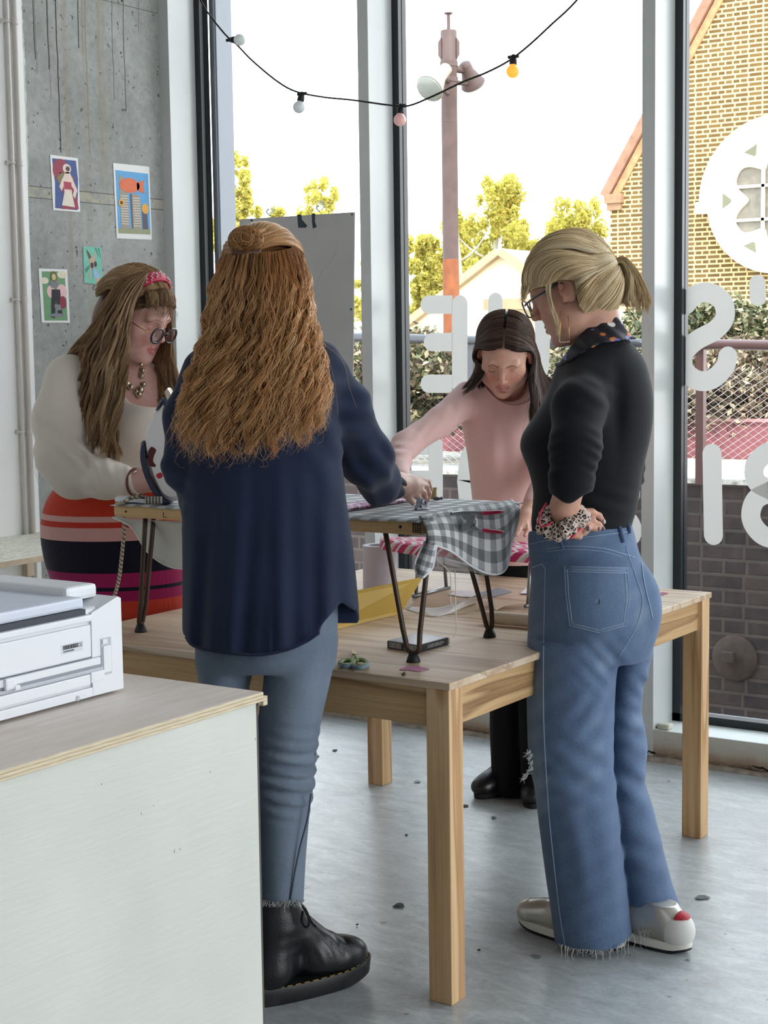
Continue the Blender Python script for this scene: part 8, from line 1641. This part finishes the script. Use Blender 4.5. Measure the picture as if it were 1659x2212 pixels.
z0s, z1s = J(255, 1560, 4.45)[2], J(255, 1040, 4.45)[2]; fz = lambda v: (J(255, v, 4.45)[2]-z0s)/(z1s-z0s)
seq = [(1560, (196, 62, 44)), (1301, (200, 66, 48)), (1300, (150, 26, 84)), (1279, (20, 18, 40)), (1271, (152, 28, 86)), (1240, (14, 14, 34)), (1170, (206, 158, 152)), (1142, (190, 52, 40)), (1130, (206, 160, 154)), (1118, (192, 58, 36))]
seqs = sorted([(fz(v), srgb(*c)) for v, c in seq], key=lambda q: q[0]); seqs[0] = (0.0, seqs[0][1]); kc = t.ramp(zA, seqs, 'CONSTANT')
t.col(kc); t.set(.9, 0, .2, sheen=.2); m_sk = t.m
sk = solid('skirt', SK, .004, m_sk, person1, lambda V: {'zed': (V[:, 2]-z0s)/(z1s-z0s)})
LG = Sol()
for dx in (-.08, .08): LG.chain([np.array([-.76+dx, 4.63, .55]), np.array([-.76+dx, 4.64, .30]), np.array([-.76+dx, 4.65, .09])], [.065, .058, .040], .01)
plain_shoe(person1, np.array([-.84, 4.70, 0]), np.array([-.80, 4.46, 0]), 'shoe.002'); plain_shoe(person1, np.array([-.68, 4.70, 0]), np.array([-.62, 4.47, 0]), 'shoe.003')
H1 = Head(J(292, 682, 4.50), (.79, -.44, -.43), 1.0)
B1 = Sol(); head_solid(B1, H1, False, 1.0); B1.cone(H1.w((0, -.030, -.055)), J(268, 800, 4.56), .056, .066, .03); B1.ell(H1.w((0, .035, -.088)), np.array((.042, .045, .030)), H1.R, .03); B1.use(SK, .014, .02); B1.use(LG, 0, .02)
CH1 = Sol(); CH1.loft([(778, 222, 318, 4.56, .07), (796, 180, 346, 4.57, .093), (820, 152, 364, 4.57, .112), (860, 142, 380, 4.57, .126), (900, 148, 392, 4.56, .134), (945, 164, 396, 4.56, .136), (1060, 150, 385, 4.60, .140)]); B1.use(CH1, .006, .03)
B1.chain([J(280, 1041, 4.315), J(306, 1040, 4.30), J(326, 1036, 4.28)], [px(24, 4.3), px(25, 4.3), px(22, 4.28)], .01)
for k in range(4): B1.chain([J(326, 1018+10*k, 4.28), J(346, 1014+11*k, 4.25), J(360, 1016+11*k, 4.24), J(362, 1024+11*k, 4.27)], [px(8.2, 4.3), px(7.2, 4.3), px(6.4, 4.3), px(5.6, 4.3)], .004)
B1.chain([J(312, 1020, 4.28), J(322, 1002, 4.26), J(338, 996, 4.25)], [px(9, 4.3), px(8, 4.3), px(6, 4.3)], .006)
B1.chain([J(384, 1040, 4.34), J(372, 1054, 4.26)], [px(18, 4.3), px(16, 4.3)], .01)
for k in range(4): B1.chain([J(370-3*k, 1056+3*k, 4.25), J(360-3*k, 1068+2*k, 4.22), J(356-3*k, 1078+k, 4.22)], [px(6, 4.3), px(5.4, 4.3), px(4.6, 4.3)], .004)
multi_body('body', B1, [(H1.c-[.16, .16, .26], H1.c+[.17, .16, .16], .0022), (J(285, 1000, 4.3)*[1, 1, 0]+[0, -.13, 1.02], J(372, 1000, 4.3)*[1, 1, 0]+[0, .1, 1.18], .003), (-big, big, .009)], face_attrs(H1, (208, 158, 146), (190, 98, 100), (128, 94, 70), (212, 136, 128)), person1)
# bracelets at the cuff
for (u, c, r_, nm) in ((290, (112, 52, 46), 29, 'beaded_bracelet'), (298, (128, 60, 52), 27, 'beaded_bracelet')):
    ax1 = frame(J(306, 1041, 4.30)-J(270, 1040, 4.33)); cc = J(u+3, 1042, 4.308); g = MB(); rr = px(r_, 4.3)
    for k in range(40):
        a = 2*PI*k/40; g.ball(c2r(cc+rr*(ax1[:, 0]*math.cos(a)+ax1[:, 2]*math.sin(a))), .0042, 8)
    g.build(nm, mt('bead_%d' % c[0], c, .3), person1, True)
BB = J(291, 1020, 4.27); add = MB().ball(c2r(BB), .0048, 10); add.build('silver_bead', mt('silver_bead', (206, 204, 200), .2, metal=.9), person1, True)
# hair
m_db = hair_mat('dark_blonde_hair', [(0, (84, 64, 48)), (.35, (150, 118, 88)), (.7, (204, 168, 126)), (1, (238, 210, 170))], .36, .28)
h = Hair(19); CAP = Sol(); CAP.ell(H1.w((0, -.015, .040)), np.array((.0790, .094, .0860)), H1.R, .02); CAP.ell(H1.w((0, -.062, -.03)), np.array((.074, .056, .085)), H1.R, .03); h.solid(CAP, .006, .22)
L1 = [[(300, 588, 4.42), (262, 600, 4.40), (226, 655, 4.40), (190, 715, 4.43), (158, 752, 4.48), (128, 800, 4.60), (100, 880, 4.66), (84, 960, 4.66), (90, 1010, 4.66)], [(312, 586, 4.41), (276, 606, 4.385), (244, 660, 4.375), (214, 722, 4.39), (190, 765, 4.41), (176, 820, 4.42), (170, 880, 4.42), (172, 930, 4.42), (176, 960, 4.42)],
      [(322, 590, 4.405), (286, 622, 4.375), (262, 672, 4.365), (240, 735, 4.36), (226, 800, 4.36), (220, 860, 4.37), (216, 915, 4.375), (214, 955, 4.37), (212, 985, 4.37)], [(316, 600, 4.40), (290, 640, 4.375), (276, 690, 4.365), (264, 745, 4.36), (256, 810, 4.36), (250, 865, 4.365), (244, 920, 4.37), (240, 960, 4.37), (238, 990, 4.37)],
      [(306, 625, 4.395), (290, 660, 4.38), (282, 705, 4.37), (276, 760, 4.365), (272, 815, 4.365), (262, 870, 4.365), (252, 920, 4.37), (252, 960, 4.37), (266, 1000, 4.365)]]
h.sheet(L1[1:], 3200, 36, 54, .62, (.0070, .13), .022, .0008, .0025, (.84, 1.03), (.15, .9), True, (0, -1, 0), .2, 1.0, .7)
h.sheet(L1[:2], 1500, 34, 30, .8, (.005, .11), .012, .0008, .0035, (.72, 1.02), (.2, .95), True)
R1_ = [[(372, 672, 4.52), (374, 720, 4.52), (376, 770, 4.50), (384, 810, 4.49), (392, 850, 4.48), (394, 880, 4.48)], [(362, 700, 4.55), (362, 745, 4.54), (362, 790, 4.52), (368, 825, 4.50), (378, 860, 4.49), (384, 890, 4.48)], [(346, 740, 4.57), (344, 775, 4.56), (344, 810, 4.54), (350, 840, 4.52), (362, 870, 4.50), (372, 895, 4.49)], [(330, 770, 4.58), (326, 800, 4.57), (326, 825, 4.55), (332, 850, 4.52), (344, 872, 4.50), (356, 892, 4.49)]]
h.sheet(R1_, 1300, 26, 36, .9, (.0035, .11), .014, .0008, .0025, (.86, 1.03), (.2, 1.0), True)
crown = [[Jq for Jq in [tuple(float(q[0]) for q in pix(H1.w(p_)[None])) for p_ in row]] for row in ([(0.0, .060, .106), (.0, .0, .134), (.0, -.07, .112), (.0, -.118, .05)], [(.03, .056, .100), (.038, .0, .120), (.04, -.066, .100), (.04, -.108, .045)], [(.055, .046, .082), (.064, .0, .094), (.066, -.056, .080), (.060, -.095, .04)], [(.070, .034, .060), (.080, -.005, .060), (.080, -.05, .05), (.070, -.085, .02)])]
crown = [[Jq for Jq in [tuple(float(q[0]) for q in pix(H1.w((sg*p_[0], p_[1], p_[2]))[None])) for p_ in row]] for sg, row in [(1, [(.070, .036, .062), (.082, -.005, .060), (.082, -.05, .05), (.072, -.085, .01)]), (1, [(.055, .050, .084), (.066, .0, .096), (.068, -.056, .082), (.060, -.098, .03)]), (1, [(.03, .060, .102), (.038, .0, .124), (.04, -.066, .104), (.04, -.112, .04)]), (1, [(0, .064, .108), (0, .0, .134), (0, -.07, .114), (0, -.120, .05)]), (-1, [(.03, .060, .102), (.038, .0, .124), (.04, -.066, .104), (.04, -.112, .04)]), (-1, [(.06, .050, .080), (.070, .0, .090), (.07, -.056, .078), (.06, -.098, .03)])]]
h.sheet(crown, 1800, 16, 50, .9, (.0008, .1), .006, .0007, .0015, (.98, 1.03), (.25, .95), True, (0, -.5, .8), wrap=(CAP, H1.c, .002))
hl = lambda p_: tuple(float(q[0]) for q in pix(H1.w(p_)[None]))
fr = []
for k in range(90):
    x = random.uniform(-.055, .068); y0 = .088-8*x*x*1.6; a = random.uniform(-.012, .012); fr.append([hl((x, y0-.012, .078-.15*abs(x))), hl((x+a, y0+.008, .064-.15*abs(x))), hl((x+a*2+random.uniform(-.008, .008), y0+.012+random.uniform(-.004, .008), .050-.15*abs(x)+random.uniform(-.012, .008))), hl((x+a*3+random.uniform(-.01, .01), y0+.010+random.uniform(-.004, .010), .042-.15*abs(x)+random.uniform(-.02, .008)))])
h.wisps(fr, .0008, .55, 14)
h.sheet([[hl((x, .060-4*x*x, .108-6*x*x)), hl((x*1.02, .080-5*x*x, .090-6*x*x)), hl((x*1.03, .0905-6*x*x, .066-5*x*x))] for x in (-.06, -.04, -.02, 0, .02, .04, .06)], 1500, 12, 40, 1.0, (.0015, .05), .005, .0007, .002, (.75, 1.05), (.15, .7), True, (0, -.5, .5), wrap=(CAP, H1.c, .001))
side_ = [[hl((sg_*.066, .050, .060)), hl((sg_*.076, .030, .045)), hl((sg_*.084, .006, .020)), hl((sg_*.086, -.02, -.02))] for sg_ in (1, -1)]
h.sheet([[hl((.050, .072, .070)), hl((.066, .052, .058)), hl((.078, .022, .040)), hl((.084, -.012, .010))], [hl((.062, .056, .052)), hl((.073, .036, .036)), hl((.081, .008, .018)), hl((.084, -.02, -.02))], [hl((.070, .040, .030)), hl((.077, .02, .012)), hl((.082, .0, -.006)), hl((.083, -.02, -.04))]], 600, 14, 20, 1.0, (.001, .1), .004, .0007, .002, (.9, 1.03), (.0, .35), True)
h.wisps([[(300, 580, 4.42), (330, 572, 4.44), (356, 588, 4.46)], [(270, 590, 4.42), (300, 566, 4.44), (340, 575, 4.46)], [(86, 940, 4.6), (76, 1000, 4.6), (84, 1050, 4.6), (96, 1080, 4.6)], [(92, 930, 4.6), (80, 970, 4.6), (92, 1010, 4.6), (84, 1044, 4.6)], [(98, 960, 4.6), (92, 1000, 4.6), (100, 1030, 4.6), (104, 1050, 4.6)], [(250, 930, 4.36), (262, 975, 4.36), (290, 1004, 4.35)], [(300, 800, 4.37), (320, 850, 4.37), (350, 880, 4.40)]], .0007, .8)
h.build('hair', m_db, person1)
# headband with beads
n = 44; HB = []; hr_ = np.array([.0955, .1125, .1035]); hc = np.array([0, -.013, .037])
for k in range(n):
    a = -1.12*PI/2+2.24*PI/2*k/(n-1); row = []
    for dz, s_ in ((-.24, .985), (-.16, 1.035), (0, 1.055), (.16, 1.035), (.24, .985)):
        d_ = np.array([math.sin(a), .42*max(0, math.cos(a))+.05+dz, math.cos(a)]); t_ = 1/np.sqrt(((d_/hr_)**2).sum()); row.append(H1.w(hc+d_*t_*s_))
    HB.append(row)
HBt = np.array(HB)
g = MB(); g.grid(c2r(HBt), thick=(0, 0, .001)); hb = g.build('headband', mt('crimson_headband', (172, 30, 66), .6, bump=.2, bs=400, var=.12, vs=30), person1, True)
r_ = np.random.default_rng(6)
for k in range(64):
    i = r_.integers(3, n-3); j = r_.random(); q = HBt[i, 1]*(1-j)+HBt[i, 3]*j; o_ = q-H1.w((0, .02, .03)); o_ /= np.linalg.norm(o_); MB().ball(c2r(q+o_*.0035), .0030, 8).build('bead', mt('headband_bead', (214, 170, 170), .15, spec=.8), hb, True)
glasses(H1, person1, mt('tortoise_frame', (52, 40, 42), .25, spec=.6, var=.5, vs=60), .0032, .046, .042, -.010, .114, mt('gold_wire', (206, 158, 90), .25, metal=.9), .0013, .92, .16, .0, .031)
# chunky necklace
m_nk = mt('pale_gold_nugget', (196, 184, 156), .18, metal=.85, bump=.4, bs=120); NK = empty('necklace', c2r(J(298, 835, 4.42))); NK.parent = person1; NK.location = tuple(c2r(J(298, 835, 4.42))-np.array(person1.location))
def on_b(u, v): return on_sol(B1, [(u, v)], 4.3, 4.65, .006)[0]
for (u, v, s_) in ((262, 800, 5), (268, 816, 6), (275, 828, 7), (282, 836, 7), (303, 842, 9), (300, 852, 8), (310, 830, 6), (306, 812, 6), (308, 800, 6), (304, 788, 5), (294, 846, 6)):
    c_ = on_b(u, v); g = MB(); g.ball(c2r(c_), np.array([1, .8, 1.1])*px(s_, 4.45), 10); g.build('nugget', m_nk, NK, True)
